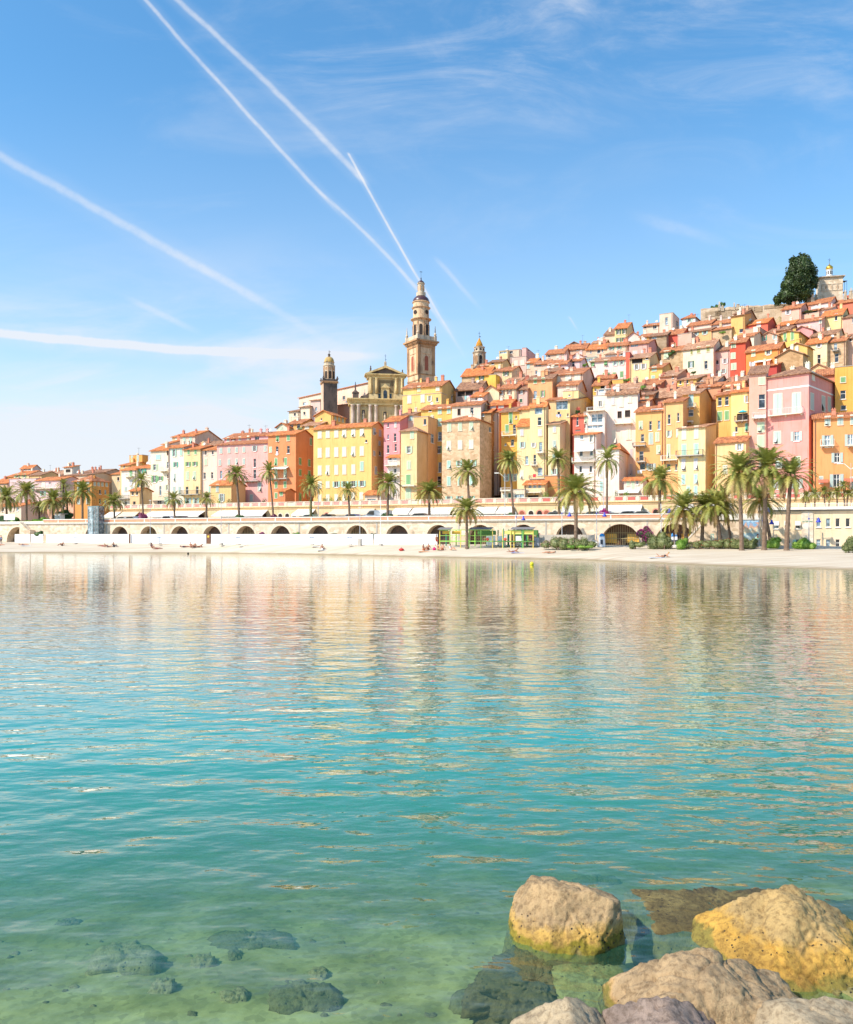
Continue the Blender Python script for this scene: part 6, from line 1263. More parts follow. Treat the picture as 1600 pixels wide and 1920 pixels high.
CYP = leafmat('cypress_leaf', (34,52,24), (58,80,36), (88,108,52), .10, .5); MAG = leafmat('magenta_flower', (150,30,110), (190,50,140), (214,90,170), .2); MAR = leafmat('maroon_flower', (96,34,66), (120,44,80), (150,70,100), .15); REDF = leafmat('red_flower', (150,20,40), (190,36,50), (90,110,50), .15, 4)
def clump(m, c, r, n, s, rs, shell=.35):
    c = Vector(c)
    for k in range(n):
        d = Vector((rs.gauss(0,1), rs.gauss(0,1), rs.gauss(0,1))).normalized()
        q = 1-shell*abs(rs.gauss(0,.5)); q *= 1+.22*mnoise.noise(d*2.2+c*.7)
        p = Vector((d.x*r[0], d.y*r[1], d.z*r[2]))*q; leafquad(m, c+p, s, rs)
def bush(name, x, b, z0, blobs, mt, label, cat='bush', s=.16, n=420, flower=None, group=None, trunk=True):
    t = fempty(name, a_of(x,b), b, z0, label, cat, group); m = MB(); rs = random.Random(int(x*7+b)); S = depth(x,b)/F; fm = MB()
    bl = [(dx, dz, rx*(rs.uniform(.7,1.3) if cat == 'hedge' else 1), rz*(rs.uniform(.6,1.35) if cat == 'hedge' else 1)) for dx, dz, rx, rz in blobs]; blobs = list(bl)
    for (dx, dz, rx, rz) in blobs:
        for q in range(4): k = rs.uniform(.35,.6); bl.append((dx+rs.uniform(-.8,.8)*rx, dz+rs.uniform(-.1,.85)*rz, rx*k, rz*k))
    for (dx, dz, rx, rz) in bl:
        c = (dx*S, rs.uniform(-.2,.2), dz*S); r = (rx*S, max(rx,rz)*S*.8, rz*S); clump(m, c, r, int(n*max(.3, rx*rz/60)), s, rs, .55)
        m.lathe([(r[0]*.2,c[2]-r[2]*.75),(r[0]*.7,c[2]-r[2]*.4),(r[0]*.8,c[2]),(r[0]*.6,c[2]+r[2]*.5),(r[0]*.15,c[2]+r[2]*.78)],10,(c[0],c[1],0))
        if flower: clump(fm, c, (r[0]*1.04,r[1]*1.04,r[2]*1.04), int(n*flower[1]), s*.9, rs, .1)
    m.build('foliage', mt, t)
    if flower: fm.build('flowers', flower[0], t)
    if trunk: q = MB(); q.tube((0,0,-.4),(0,0,max(.2,blobs[0][1]*S)),.08); q.build('stem', BARK, t)
    return t
P_ = palm
P_(265,900,21,269,3,5.4,3,'slim leaning palm rising from the first purple bush',tr=.2); P_(326,936,18,328,3,5.4,1,'short young palm before the white tower house',tr=.22); P_(388,934,18,387,3,5.4,1,'short palm before the plain cream pink house',tr=.24)
P_(443,888,24,449,3,5.4,0,'palm with a green bush at its foot, before the pink house'); P_(505,884,22,513,3,5.4,3,'slightly leaning palm with a maroon bush at its foot',tr=.2); P_(584,910,23,583,3,5.4,0,'ivy covered palm at the corner of the orange and yellow houses',ivy=True,tr=.22)
P_(653,918,19,656,3,5.4,1,'small palm alone before the big yellow block',tr=.24); P_(728,906,28,727,3,5.4,2,'palm above the round green bush at the corner of the yellow block'); P_(806,922,28,805,3,5.4,2,'palm at the foot of the slim cream yellow tower'); P_(877,884,31,880,2.5,5.4,0,'tall palm directly before the stone tower house')
P_(955,864,26,963,3,5.4,2,'leaning palm right of the dark stained rubble house',tr=.22); P_(1047,860,28,1049,3,5.4,1,'palm before the long burnt orange side wall'); P_(1139,862,30,1138,3,5.4,3,'straight slim palm before the white corner tower',tr=.22); P_(1238,900,36,1237,3,5.4,0,'palm before the amber house with iron balconies')
bp = 'palms standing on the beach edge'
P_(875,955,30,876,-9,1.5,2,'lone beach palm rising out of the green playground',group=bp); P_(1081,922,47,1080,-9,1.5,2,'large drooping beach palm above the oleander hedge',fruit=True,group=bp,tr=.3); P_(1281,955,42,1288,-9,1.5,2,'left one of the two short bushy beach palms',fruit=True,group=bp,tr=.32); P_(1341,948,44,1352,-9,1.5,0,'right one of the two short bushy beach palms',group=bp,tr=.3)
P_(1386,886,50,1391,-13,1.25,0,'tall beach palm with orange dates left of the mural',fruit=True,group=bp,tr=.3); P_(1437,878,50,1433,-12.5,1.25,2,'tallest beach palm with yellow date bunches beside the mural',fruit=True,group=bp,tr=.32); P_(1483,892,48,1475,-13,1.25,1,'tall beach palm in front of the big rose pink corner house',group=bp,tr=.32); P_(1428,938,42,1446,-6.5,1.5,0,'shorter palm tucked behind the two tallest beach palms',fruit=True,group=bp,tr=.26); P_(1356,940,34,1372,-6,1.5,1,'leaning palm trunk behind the beach stair',group=bp,tr=.2); P_(1320,950,36,1316,-8,1.5,1,'palm squeezed between the two short bushy beach palms',group=bp,tr=.28)
lp = 'palms of the garden at the far left'
P_(12,932,26,13,4,5.4,0,'palm at the very left edge of the town',group=lp); P_(50,922,28,50,3,5.4,2,'tall drooping palm in front of the flat pale pink building',group=lp,fruit=True); P_(99,938,27,99,4,5.4,0,'palm before the pink balcony house',group=lp,fruit=True); P_(119,908,14,119,14,5.4,1,'higher fan shaped palm behind the garden',group=lp); P_(155,922,28,155,3,5.4,2,'dark palm in front of the ochre villa',group=lp,fruit=True); P_(214,940,22,215,3,5.4,0,'yellow green palm right of the glass lift',group=lp,tr=.2); P_(74,950,18,74,9,5.4,1,'small hidden palm between the pink garden palms',group=lp); P_(126,934,18,127,8,5.4,1,'small dense palm left of the ochre villa',group=lp)
# palmettos on the terrace at the right
for k, (x, y, r, dy) in enumerate(((1512,930,13,12),(1528,926,14,14),(1545,922,13,16),(1556,930,11,12),(1570,922,15,14),(1582,910,13,22),(1590,926,12,12),(1604,920,13,16))):
    b = 2.5; z0 = 7.0; t = P_(x, y, r, x+(k%3-1)*2, b, z0, k, ('leftmost small fan palm on the roof terrace','second small fan palm on the roof terrace','bushy fan palm in the middle of the roof terrace','low fan palm behind the white railing','round fan palm left of the tallest one','tallest fan palm on the roof terrace','low fan palm right of the tallest one','fan palm at the right edge of the roof terrace')[k], group='fan palms on the roof terrace', name='fan_palm', tr=.13)
B_ = bush
B_('bougainvillea',268,3,5.4,[(0,9,10,10)],MAR,'round purple bush at the foot of the slim leaning palm',flower=(MAG,.35)); B_('round_bush',450,3,5.4,[(0,6,11,9)],SHD_,'green round bush at the foot of the palm before the pink house'); B_('bougainvillea',513,3,5.4,[(0,5,9,8)],MAR,'dark maroon bush at the foot of the slightly leaning palm'); B_('flower_bush',581,3,5.4,[(0,4,9,6)],REDF,'red flowered bush at the foot of the ivy covered palm'); B_('round_bush',720,3.2,5.4,[(0,6,8,9)],SHD_,'left half of the clipped green bush by the white pole'); B_('round_bush',731,3,5.4,[(0,5,9,8)],SHD_,'right half of the clipped green bush by the white pole'); B_('round_bush',961,3,5.4,[(0,6,12,9)],SHD_,'dark trimmed dome bush left of the arched doors'); B_('bougainvillea',1136,3,5.4,[(0,8,11,11)],MAG,'bright purple dome bush under the straight slim palm',flower=(MAG,.5)); B_('round_bush',1241,3,5.4,[(0,3,7,6)],SHD_,'small dark bush under the palm of the amber house'); B_('round_bush',649,3,5.4,[(0,2,9,4)],SHG,'low spreading green bush left of the small palm'); B_('round_bush',755,3,5.4,[(0,4,12,7)],SHD_,'dark hedge bush behind the promenade near the middle'); B_('round_bush',62,3,5.4,[(-20,3,14,5),(0,3,14,5),(18,3,14,6),(34,4,12,7)],SHG,'bright green garden hedge behind the far left parapet',cat='hedge')
B_('round_bush',74,-2.6,3.0,[(0,2,10,6)],SHD_,'dark green round bush above the white hoarding at the left'); B_('flower_bush',490,-1.2,2.9,[(0,2,5,4)],SHG,'magenta flowers on the arcade wall above the hoarding',flower=(MAG,.9)); B_('round_bush',554,-1.4,2.6,[(0,3,10,7)],SHG,'yellow green bush between two arches above the hoarding'); B_('round_bush',628,-1.4,2.6,[(0,3,9,6)],SHD_,'green bush with a bare twig left of the grey pole arch'); B_('round_bush',700,-1.4,2.6,[(0,3,8,5)],SHD_,'small green bush left of the white flag pole')
B_('big_dark_tree',118,8,5.4,[(0,10,14,13),(12,8,12,11),(-14,6,10,9)],SHD_,'round dark olive green tree before the ochre villa',cat='tree',n=700); B_('garden_tree',5,9,5.4,[(0,6,18,10),(20,4,12,7)],SHD_,'dark low tree at the left edge of the town',cat='tree',n=700); B_('garden_tree',28,7,5.4,[(0,5,12,8)],SHG,'small fresh green tree behind the white board',cat='tree'); B_('roof_garden',567,39,27.4,[(0,0,9,4),(14,2,10,4)],OLE,'grey brown creeper hedge left of the golden gabled house',cat='hedge',trunk=False)
B_('oleander_hedge',1044,-9.8,1.45,[(-20,4,12,9),(-2,7,14,13),(14,5,12,10),(28,6,13,10),(42,5,12,9)],OLE,'long oleander hedge under the large drooping beach palm',cat='hedge',flower=(leafmat('pink_blossom',(220,150,150),(236,180,176),(150,160,90),.2),.12)); B_('oleander_hedge',1104,-10.2,1.45,[(-8,6,10,10),(6,5,10,9)],OLE,'short oleander bush left of the white boxes',cat='hedge'); B_('oleander_hedge',1192,-10.2,1.45,[(-6,4,10,7),(8,5,9,7)],OLE,'low olive bush right of the amber glazed arch',cat='hedge')
B_('bougainvillea',1209,-1.2,3.3,[(-6,0,9,8),(6,-3,10,12),(0,-10,5,10)],SHD_,'hanging purple bougainvillea between the two large arches',flower=(MAG,.8)); B_('oleander_hedge',1236,-10.2,1.45,[(-10,8,12,12),(6,10,14,14),(16,6,9,9)],OLE,'tall green shrub in front of the second large arch',cat='hedge'); B_('oleander_hedge',1330,-10.2,1.45,[(-40,4,12,8),(-22,5,13,9),(-4,6,13,9),(14,6,14,10),(32,7,14,11),(48,6,13,10)],OLE,'long mixed green hedge at the foot of the right beach palms',cat='hedge',flower=(REDF,.06)); B_('oleander_hedge',1400,-10.600000000000001,1.45,[(-8,6,14,10),(8,5,12,8)],OLE,'reddish green hedge below the mural',cat='hedge'); B_('round_bush',1452,-9.8,1.45,[(0,8,12,12),(-8,5,9,9)],SHG,'bright green bush right of the strolling couple',trunk=True); B_('round_bush',1508,-9.8,1.45,[(0,8,12,12),(12,4,8,8),(-12,4,9,7)],SHG,'yellow green bush behind the mint framed board'); B_('round_bush',1246,-10.8,1.45,[(30,5,10,12)],SHG,'fresh green shrub beside the two blue topped bins')
B_('sand_bush',1592,-18,1.3,[(4,14,10,14),(-4,6,8,9),(12,6,9,10)],OLE,'olive coastal shrub growing on the sand at the right edge'); B_('grass_tuft',1085,-11.6,1.42,[(-14,1,8,3),(6,1,10,3),(20,1,8,2.5)],SHG,'low grass strip in front of the oleander hedge',cat='grass'); B_('magenta_vine',1005,-1,2.4,[(0,6,9,8),(-10,2,6,6)],OLE,'thorny flowering bush right of the playground roof',flower=(MAG,.3)); B_('creeper',1257,75,zpx(664,1257,75),[(0,0,4,4),(6,4,4,3)],SHD_,'green creeper hanging on the old stone house',trunk=False)
def pots():
    rs = random.Random(77)
    for k, (x, lb) in enumerate(((610,'leafy pot plant on the terrace parapet under the yellow block, left'),(622,'tall pot plant on the terrace below the second shutter column'),(637,'round pot plant on the terrace below the third shutter column'),(652,'pot plant on the terrace beside the small palm crown'),(1158,'terracotta pot pair on the white terrace before the corner tower'),(1175,'leafy pot plant on the terrace of the pinkish cottage'),(430,'dark green pot shrub before the pink house'),(412,'pot shrub in front of the low yellow house'),(350,'yellow green shrub on the terrace under the long balcony'),(1024,'rounded green plant on the terrace right of the low villa'),(496,'dark creeper on the terrace right of the pink house'))):
        t = fempty('pot_plant', a_of(x,15.6), 15.6, 8.56, lb, 'pot plant'); m = MB(); m.lathe([(.16,0),(.26,.45),(.28,.5)],10); m.build('pot', plaster((214,130,90)), t); m = MB(); clump(m, (0,0,1.25), (.6,.5,.8), 160, .2, rs, .8); m.build('foliage', SHG if k % 2 else SHD_, t)
pots()
def cypress():
    b = 112; D = depth(1492, b); S = D/F; z0 = CAMH+(1002-566)*S; t = empty('cypress_tree', ((1492-800)/F*D, D, z0), 0, 'huge dark cypress towering on the hilltop left of the domed chapel', 'tree'); m = MB(); rs = random.Random(2)
    for (x, y, rx, ry) in ((1508,488,14,15),(1492,492,9,14),(1500,505,20,20),(1488,512,14,18),(1517,512,14,20),(1498,530,26,22),(1478,535,14,18),(1520,532,11,12),(1488,550,24,18),(1505,550,18,16),(1472,555,14,13),(1461,560,6,10)):
        c = Vector(((x-1492)*S, rs.uniform(-1,1), (566-y)*S)); clump(m, c, (rx*S, rx*S, ry*S), int(rx*ry*3.2), .5, rs, .35)
        for k in range(9):
            d = Vector((rs.gauss(0,1), rs.gauss(0,1)*.8, rs.gauss(0,1))).normalized(); clump(m, c+Vector((d.x*rx*S, d.y*rx*S, d.z*ry*S))*.92, (3.0*S,3.0*S,4.2*S), 60, .42, rs, .5)
        m.lathe([(rx*S*.2,c.z-ry*S*.7),(rx*S*.7,c.z-ry*S*.4),(rx*S*.78,c.z),(rx*S*.6,c.z+ry*S*.45),(rx*S*.1,c.z+ry*S*.75)],10,(c.x,c.y,0))
    m.build('crown', CYP, t); q = MB(); q.tube((0,0,-4),(0,0,4),.6,.4); q.build('trunk', BARK, t)
cypress()
bush('ridge_shrub',1345,117,zpx(577,1345,117),[(0,2,5,4),(10,4,5,5)],SHD_,'small blue green shrub by the tall white grave column',trunk=True)
bush('ridge_shrub',1343,118,zpx(577,1343,118),[(-6,1,4,3)],SHD_,'tiny shrub at the left end of the stone terrace wall',trunk=True)
# ================= PEOPLE =================
def skin_mesh(name, V, E, mt, lv=2):
    me = bpy.data.meshes.new(name+'_cage'); me.from_pydata([v[:3] for v in V], E, []); o = bpy.data.objects.new('tmp', me); COL.objects.link(o)
    sk = o.modifiers.new('s', 'SKIN'); sk.use_smooth_shade = True; sub = o.modifiers.new('u', 'SUBSURF'); sub.levels = lv; sub.render_levels = lv
    for i, v in enumerate(V): r = v[3]; me.skin_vertices[0].data[i].radius = (r, v[4] if len(v) > 4 else r)
    me.skin_vertices[0].data[0].use_root = True
    dg = bpy.context.evaluated_depsgraph_get(); m2 = bpy.data.meshes.new_from_object(o.evaluated_get(dg)); m2.name = name; m2.materials.clear(); m2.materials.append(mt); bpy.data.objects.remove(o); return m2
def limbs(pose):
    if pose == 'walk': J = dict(pel=(0,0,.95), che=(0,-.02,1.32), nec=(0,-.02,1.48), hed=(0,-.04,1.60), top=(0,-.04,1.72), hl=(.09,0,.90), kl=(.1,-.16,.50), al=(.1,-.12,.09), tl=(.1,-.27,.05), hr=(-.09,0,.90), kr=(-.1,.06,.50), ar=(-.1,.34,.14), tr=(-.1,.26,.04), sl=(.19,-.02,1.40), el=(.25,.10,1.14), wl=(.26,-.02,.90), gl=(.26,-.06,.80), sr=(-.19,-.02,1.40), er=(-.25,-.08,1.14), wr=(-.25,-.22,.94), gr=(-.25,-.28,.86))
    elif pose == 'sit': J = dict(pel=(0,0,.13), che=(0,.14,.48), nec=(0,.15,.62), hed=(0,.12,.74), top=(0,.11,.85), hl=(.09,0,.12), kl=(.14,-.40,.40), al=(.13,-.70,.08), tl=(.13,-.84,.05), hr=(-.09,0,.12), kr=(-.14,-.46,.30), ar=(-.13,-.80,.07), tr=(-.13,-.92,.09), sl=(.19,.14,.55), el=(.27,.28,.32), wl=(.26,.38,.07), gl=(.27,.34,.03), sr=(-.19,.14,.55), er=(-.24,-.06,.42), wr=(-.18,-.28,.40), gr=(-.15,-.36,.42))
    elif pose == 'lie': J = dict(pel=(0,0,.12), che=(0,.42,.13), nec=(0,.57,.14), hed=(0,.70,.16), top=(0,.82,.17), hl=(.09,-.03,.11), kl=(.12,-.46,.20), al=(.11,-.88,.07), tl=(.11,-.95,.15), hr=(-.09,-.03,.11), kr=(-.12,-.46,.11), ar=(-.12,-.90,.07), tr=(-.12,-.96,.16), sl=(.19,.50,.13), el=(.32,.28,.08), wl=(.26,.02,.06), gl=(.24,-.06,.05), sr=(-.19,.50,.13), er=(-.34,.66,.08), wr=(-.14,.82,.10), gr=(-.08,.86,.1))
    else: J = dict(pel=(0,0,.12), che=(0,.36,.24), nec=(0,.50,.36), hed=(0,.58,.46), top=(0,.63,.56), hl=(.09,-.03,.11), kl=(.12,-.46,.10), al=(.11,-.86,.08), tl=(.11,-.99,.05), hr=(-.09,-.03,.11), kr=(-.12,-.44,.12), ar=(-.12,-.70,.34), tr=(-.12,-.76,.46), sl=(.19,.44,.28), el=(.24,.50,.05), wl=(.14,.68,.05), gl=(.1,.74,.06), sr=(-.19,.44,.28), er=(-.24,.50,.05), wr=(-.14,.68,.05), gr=(-.1,.74,.06))
    return J
RAD = dict(pel=(.15,.11), che=(.16,.11), nec=(.055,), hed=(.10,), top=(.075,), hl=(.09,), kl=(.058,), al=(.04,), tl=(.034,), hr=(.09,), kr=(.058,), ar=(.04,), tr=(.034,), sl=(.06,), el=(.042,), wl=(.03,), gl=(.034,), sr=(.06,), er=(.042,), wr=(.03,), gr=(.034,))
SEG = [('pel','che'),('che','nec'),('nec','hed'),('hed','top'),('pel','hl'),('hl','kl'),('kl','al'),('al','tl'),('pel','hr'),('hr','kr'),('kr','ar'),('ar','tr'),('che','sl'),('sl','el'),('el','wl'),('wl','gl'),('che','sr'),('sr','er'),('er','wr'),('wr','gr')]
SKIN = flat('sun_tanned_skin', (224,160,124), .6); SKIN2 = flat('brown_tanned_skin', (176,112,80), .6)
PM = {}
def fig_mesh(pose, which, mt, grow=1.0):
    key = (pose, which, mt.name)
    if key in PM: return PM[key]
    J = limbs(pose)
    S = {'body': SEG, 'shirt': [('pel','che'),('che','sl'),('sl','el'),('che','sr'),('sr','er')], 'trousers': [('pel','hl'),('hl','kl'),('kl','al'),('pel','hr'),('hr','kr'),('kr','ar')], 'swimwear': [('pel','hl'),('pel','hr')], 'top_wear': [('pel','che')]}[which]
    names = []; 
    for a, b in S:
        for n in (a, b):
            if n not in names: names.append(n)
    V = [tuple(J[n])+tuple(r*grow for r in RAD[n]) for n in names]; E = [(names.index(a), names.index(b)) for a, b in S]
    PM[key] = skin_mesh(which, V, E, mt); return PM[key]
def person(pose, loc, rz, label, skin=SKIN, wear=(), hair=(70,50,40), scale=1.0, group='sunbathers on the sand'):
    t = empty('person', loc, rz, label, 'person', group); t.scale = (scale,)*3
    o = bpy.data.objects.new('body', fig_mesh(pose, 'body', skin)); COL.objects.link(o); o.parent = t
    for w, c in wear: q = bpy.data.objects.new(w, fig_mesh(pose, w, flat('cloth_%d_%d_%d' % c, c), 1.16)); COL.objects.link(q); q.parent = t
    J = limbs(pose); hd = Vector(J['hed'])*.35+Vector(J['top'])*.65; bk = Vector((0,.02,.03)) if pose in ('walk','sit') else Vector((0,.02,.01)); m = MB(); rs = random.Random(1)
    m.lathe([(.10*math.cos(a), .105*math.sin(a)) for a in [-.5,-.2,.1,.4,.7,1.0,1.3,1.5]],10,hd+bk); m.build('hair', flat('hair_%d_%d_%d' % hair, hair), t, True)
    return t
def towel(p, rz, label, c, L_=1.9): t = empty('beach_towel', p+Vector((0,0,.0)), rz, label, 'towel', 'beach towels'); m = MB(); m.box(-.4,-L_*.5,0,.4,L_*.45,.05); m.build('cloth', flat('towel_%d_%d_%d' % c, c), t); m = MB(); m.box(-.4,-L_*.5-.06,0.0,.4,-L_*.5-.002,.03); m.build('fringe', WHITE, t)
E90 = math.pi/2
person('walk', drop(1421,1028.5), 2.6, 'man in a pale green shirt walking at the foot of the tall palms', wear=(('shirt',(190,236,200)),('trousers',(170,170,160))), group='couple strolling on the sand', scale=1.04)
person('walk', drop(1436,1026), -2.9, 'woman with dark hair, pink top and dark trousers beside the green shirt man', wear=(('shirt',(214,150,170)),('trousers',(50,50,60))), hair=(40,34,60), group='couple strolling on the sand', scale=.98)
person('walk', drop(819,1024.5), .3, 'standing bather in red seen before the playground corner', SKIN2, wear=(('swimwear',(200,50,50)),))
person('walk', drop(2,1021), .8, 'standing figure in a pale blue shirt at the left edge of the beach', wear=(('shirt',(160,190,226)),('trousers',(90,90,100))))
for q in ((0,1023,'lie',E90,'sunbather in red lying at the left edge of the beach',((( 'swimwear',(200,60,50)),))),(44,1022.5,'lie',E90,'sunbather lying on a white blue towel, far left',((('swimwear',(80,140,200)),))),(117,1023.5,'sit',-.9,'sunbather sitting with straight back left of the first beach shower',((('swimwear',(60,60,60)),))),(193,1025,'lie',-E90,'sunbather lying in pink swimwear below the glass lift',((('swimwear',(230,70,130)),))),(203,1026,'prone',E90,'sunbather in dark blue lying next to the pink one',((('swimwear',(50,60,120)),))),(214,1025.5,'sit',1.2,'dark clothed person sitting below the glass lift',((('shirt',(50,50,60)),('trousers',(60,60,70))))),(285,1028,'sit',.9,'person in a dark top sitting under the leaning palm',((('shirt',(70,66,90)),))),(295,1030,'lie',E90,'sunbather in pink lying right of the dark topped one',((('swimwear',(226,80,120)),))),(347,1027,'lie',E90,'dark lying sunbather, left end of the group of four',((('swimwear',(50,50,70)),('top_wear',(60,60,90))))),(358,1026.5,'sit',.4,'left one of the two sitting sunbathers in the group of four',((('swimwear',(40,50,80)),))),(365,1027,'sit',-.5,'right one of the two sitting sunbathers in the group of four',((('swimwear',(40,40,50)),))),(373,1027,'prone',-E90,'lying sunbather at the right end of the group of four',((('swimwear',(60,40,50)),))),(605,1032,'sit',2.8,'lone tanned sunbather sitting with the back to the sea on a white towel',((('swimwear',(240,240,240)),))),(795,1032.5,'sit',.7,'sunbather sitting on an orange towel left of the playground',((('swimwear',(220,120,60)),))),(803,1031,'sit',-.8,'second sitting sunbather beside the orange towel',((('swimwear',(200,80,60)),))),(822,1032.5,'sit',.5,'sunbather in green sitting beside a pink bag',((('swimwear',(90,150,70)),))),(830,1032,'sit',-.6,'sunbather with dark hair sitting left of the white dressed one',((('swimwear',(220,100,60)),))),(846,1032.5,'sit',1.0,'person in white sitting at the right of the central group',((('shirt',(240,240,244)),))),(963,1036,'prone',-E90,'sunbather lying on a lilac towel before the playground',((('swimwear',(150,150,220)),))),(1030,1038,'lie',-E90,'long tanned sunbather in black trunks before the hedge',((('swimwear',(40,44,60)),))),(1244,1045.5,'prone',-E90,'blond sunbather in black propped on the elbows, right part of the beach',((('top_wear',(50,44,50)),('swimwear',(50,44,50)))))):
    x, y, pose, rz, lb, wear = q; wear = wear if isinstance(wear[0], tuple) else (wear,)
    person(pose, drop(x,y)+Vector((0,0,.04)), rz, lb, SKIN2 if int(x) % 2 else SKIN, wear=wear, hair=(200,160,90) if x == 1244 else (70,50,40))
for x, y, rz, c, lb in ((50,1024,E90,(170,200,230),'white blue towel at the far left of the beach'),(605,1033,E90,(250,250,250),'white towel under the lone tanned sunbather'),(796,1034.5,E90,(244,150,80),'orange towel left of the playground'),(970,1037,E90,(200,200,236),'lilac towel under the sunbather before the playground'),(1232,1046.5,E90,(210,214,226),'pale towel beside the blond sunbather'),(595,1026,E90,(250,250,250),'white towel spread near the white hoarding')): towel(drop(x,y), rz, lb, c)
t = empty('beach_bag', drop(753,1033), .3, 'small red beach bag lying alone on the sand', 'bag'); m = MB(); m.lathe([(.30,0),(.42,.12),(.36,.28),(.12,.38)],12); m.build('bag', flat('signal_red_cloth',(216,50,44)), t, True); m = MB(); m.tube((-.2,0,.3),(0,0,.5),.02); m.tube((0,0,.5),(.2,0,.3),.02); m.build('handle', DARK, t)
t = empty('beach_bag', drop(814.5,1032), .3, 'hot pink bag in the central group of sunbathers', 'bag'); m = MB(); m.lathe([(.2,0),(.28,.12),(.24,.32),(.1,.4)],12); m.build('bag', flat('hot_pink_cloth',(230,40,130)), t, True); m = MB(); m.tube((-.15,0,.32),(0,0,.5),.02); m.tube((0,0,.5),(.15,0,.32),.02); m.build('handle', DARK, t)
p = on_water(997.5,1059.5); t = empty('buoy', p, 0, 'bright yellow spherical buoy floating off the beach', 'buoy'); m = MB(); R = .21; m.lathe([(R*math.cos(a), R*.55+R*math.sin(a)) for a in [-1.5+k*.3 for k in range(11)]],16); m.build('float', flat('buoy_yellow', (246,226,30), .35), t, True); m = MB(); m.lathe([(.06,R*1.5),(.05,R*1.75)],8); m.build('cap', flat('buoy_cap',(240,200,30)), t)
p = on_water(353,1038.5); t = empty('swimmer_float', p, 0, 'tiny dark mooring float close to the shore at the left', 'buoy'); m = MB(); m.lathe([(.05,-.1),(.16,.0),(.15,.15),(.05,.24)],10); m.build('float', DARK, t, True); m = MB(); m.tube((0,0,.22),(0,0,.34),.02); m.build('ring', RAILM, t)
t = fempty('white_board', a_of(18,2), 2, 5.4, 'blank white hoarding board on posts at the far left', 'board'); W = a_of(28,2)-a_of(8,2); z = zpx(975,18,2)-5.4; m = MB(); m.box(-W/2,-.05,z,W/2,.05,z+1.2); m.build('panel', WHITE, t); m = MB(); m.tube((-W*.4,.08,-.2),(-W*.4,.08,z+1),.05); m.tube((W*.4,.08,-.2),(W*.4,.08,z+1),.05); m.build('post', RAILM, t)
t = fempty('bus_shelter', a_of(103,4), 4, 5.4, 'small white glazed kiosk behind the far left parapet', 'kiosk'); m = MB(); m.box(0,0,0,1.5,1.2,2.0); m.build('body', WHITE, t); m = MB(); m.box(.1,-.02,.9,1.4,-.002,1.7); m.build('window', GLASSB, t); m = MB(); m.box(-.1,-.15,2.003,2.3,1.35,2.12); m.build('roof', CONC, t)

def laundry(x, y, b, items, label, w=3.0):
    D = depth(x, b); z = zpx(y, x, b); t = fempty('laundry', a_of(x,b), b, z, label, 'laundry'); S = D/F; m = MB(); m.tube((-w*S*len(items)*.6,0,0),(w*S*len(items)*.6,0,0),.02,n=4); m.build('line', RAILM, t)
    for k, (c, hh) in enumerate(items):
        x0 = (k-len(items)/2)*w*S*1.15; q = MB(); q.prism([(x0,-.03,0),(x0+w*S,-.03,0),(x0+w*S*.95,-.12,-hh*S),(x0+w*S*.05,-.06,-hh*S)],(0,.03,0)); q.build('cloth', flat('laundry_%d_%d_%d' % c, c), t)
laundry(1048,777,28.2,[((190,200,236),4),((240,240,246),6),((60,90,190),4)],'blue and white laundry under the big studio window')
laundry(901,747,36.5,[((252,252,252),11),((252,252,252),11)],'large white sheets drying beside the brown shuttered gable',4)
laundry(878,742,46.5,[((150,210,210),7),((230,230,240),6),((210,90,170),5)],'pastel laundry hanging on the long brown shaded house',4)
laundry(1003,889,21.8,[((216,40,60),6)],'red towel hung on the dark balcony of the pale yellow house',6)
laundry(1426,778,20.6,[((236,232,240),6),((226,214,236),6),((240,240,240),6)],'white washing on the terrace of the peach house',6)
laundry(1200,882,24.2,[((250,240,236),6),((250,240,236),6)],'white cloths on the lowest balcony of the amber house',4)
laundry(520,846,22.4,[((248,220,226),8)],'pink white towel hanging from a dark window of the orange house',4)
t = fempty('parasol', a_of(1393,27.2), 27.2, zpx(790,1393,27.2), 'turquoise parasol open on the lemon house balcony', 'parasol'); m = MB(); m.tube((0,0,0),(0,0,1.9),.03); m.build('pole', RAILW, t); m = MB(); m.lathe([(.8,1.55),(.45,1.8),(.03,1.95)],8); m.build('canopy', flat('turquoise_canvas',(60,200,216)), t)

for k, (x, y, b, rx, rz, lb) in enumerate(((1176,714,48,6,3,'roof terrace plants behind the plain yellow cube'),(1083,774,29,4,3,'small potted plants by the red brown roof left of the white terrace flat'),(1206,728,40,5,3,'green terrace plants among the brown roofs'),(896,748,45,6,4,'dark climbing plants under the pastel laundry'),(1096,686,66,4,3,'terrace shrub beside the pale green roofed house'),(1300,700,48,5,2,'plants on the glazed roof of the two green windows house'),(1150,838,21.5,8,3,'row of pot plants on the white garden wing roof'),(1516,586,100,9,2,'planted boxes in the long dark loggia'),(1356,625,93,6,2,'plant boxes under the big dark glass pane'))):
    bush('terrace_plants', x, b-.6, zpx(y+rz, x, b), [(0,rz,rx,rz)], SHD_ if k % 2 else SHG, lb, s=.22, n=260, trunk=True)
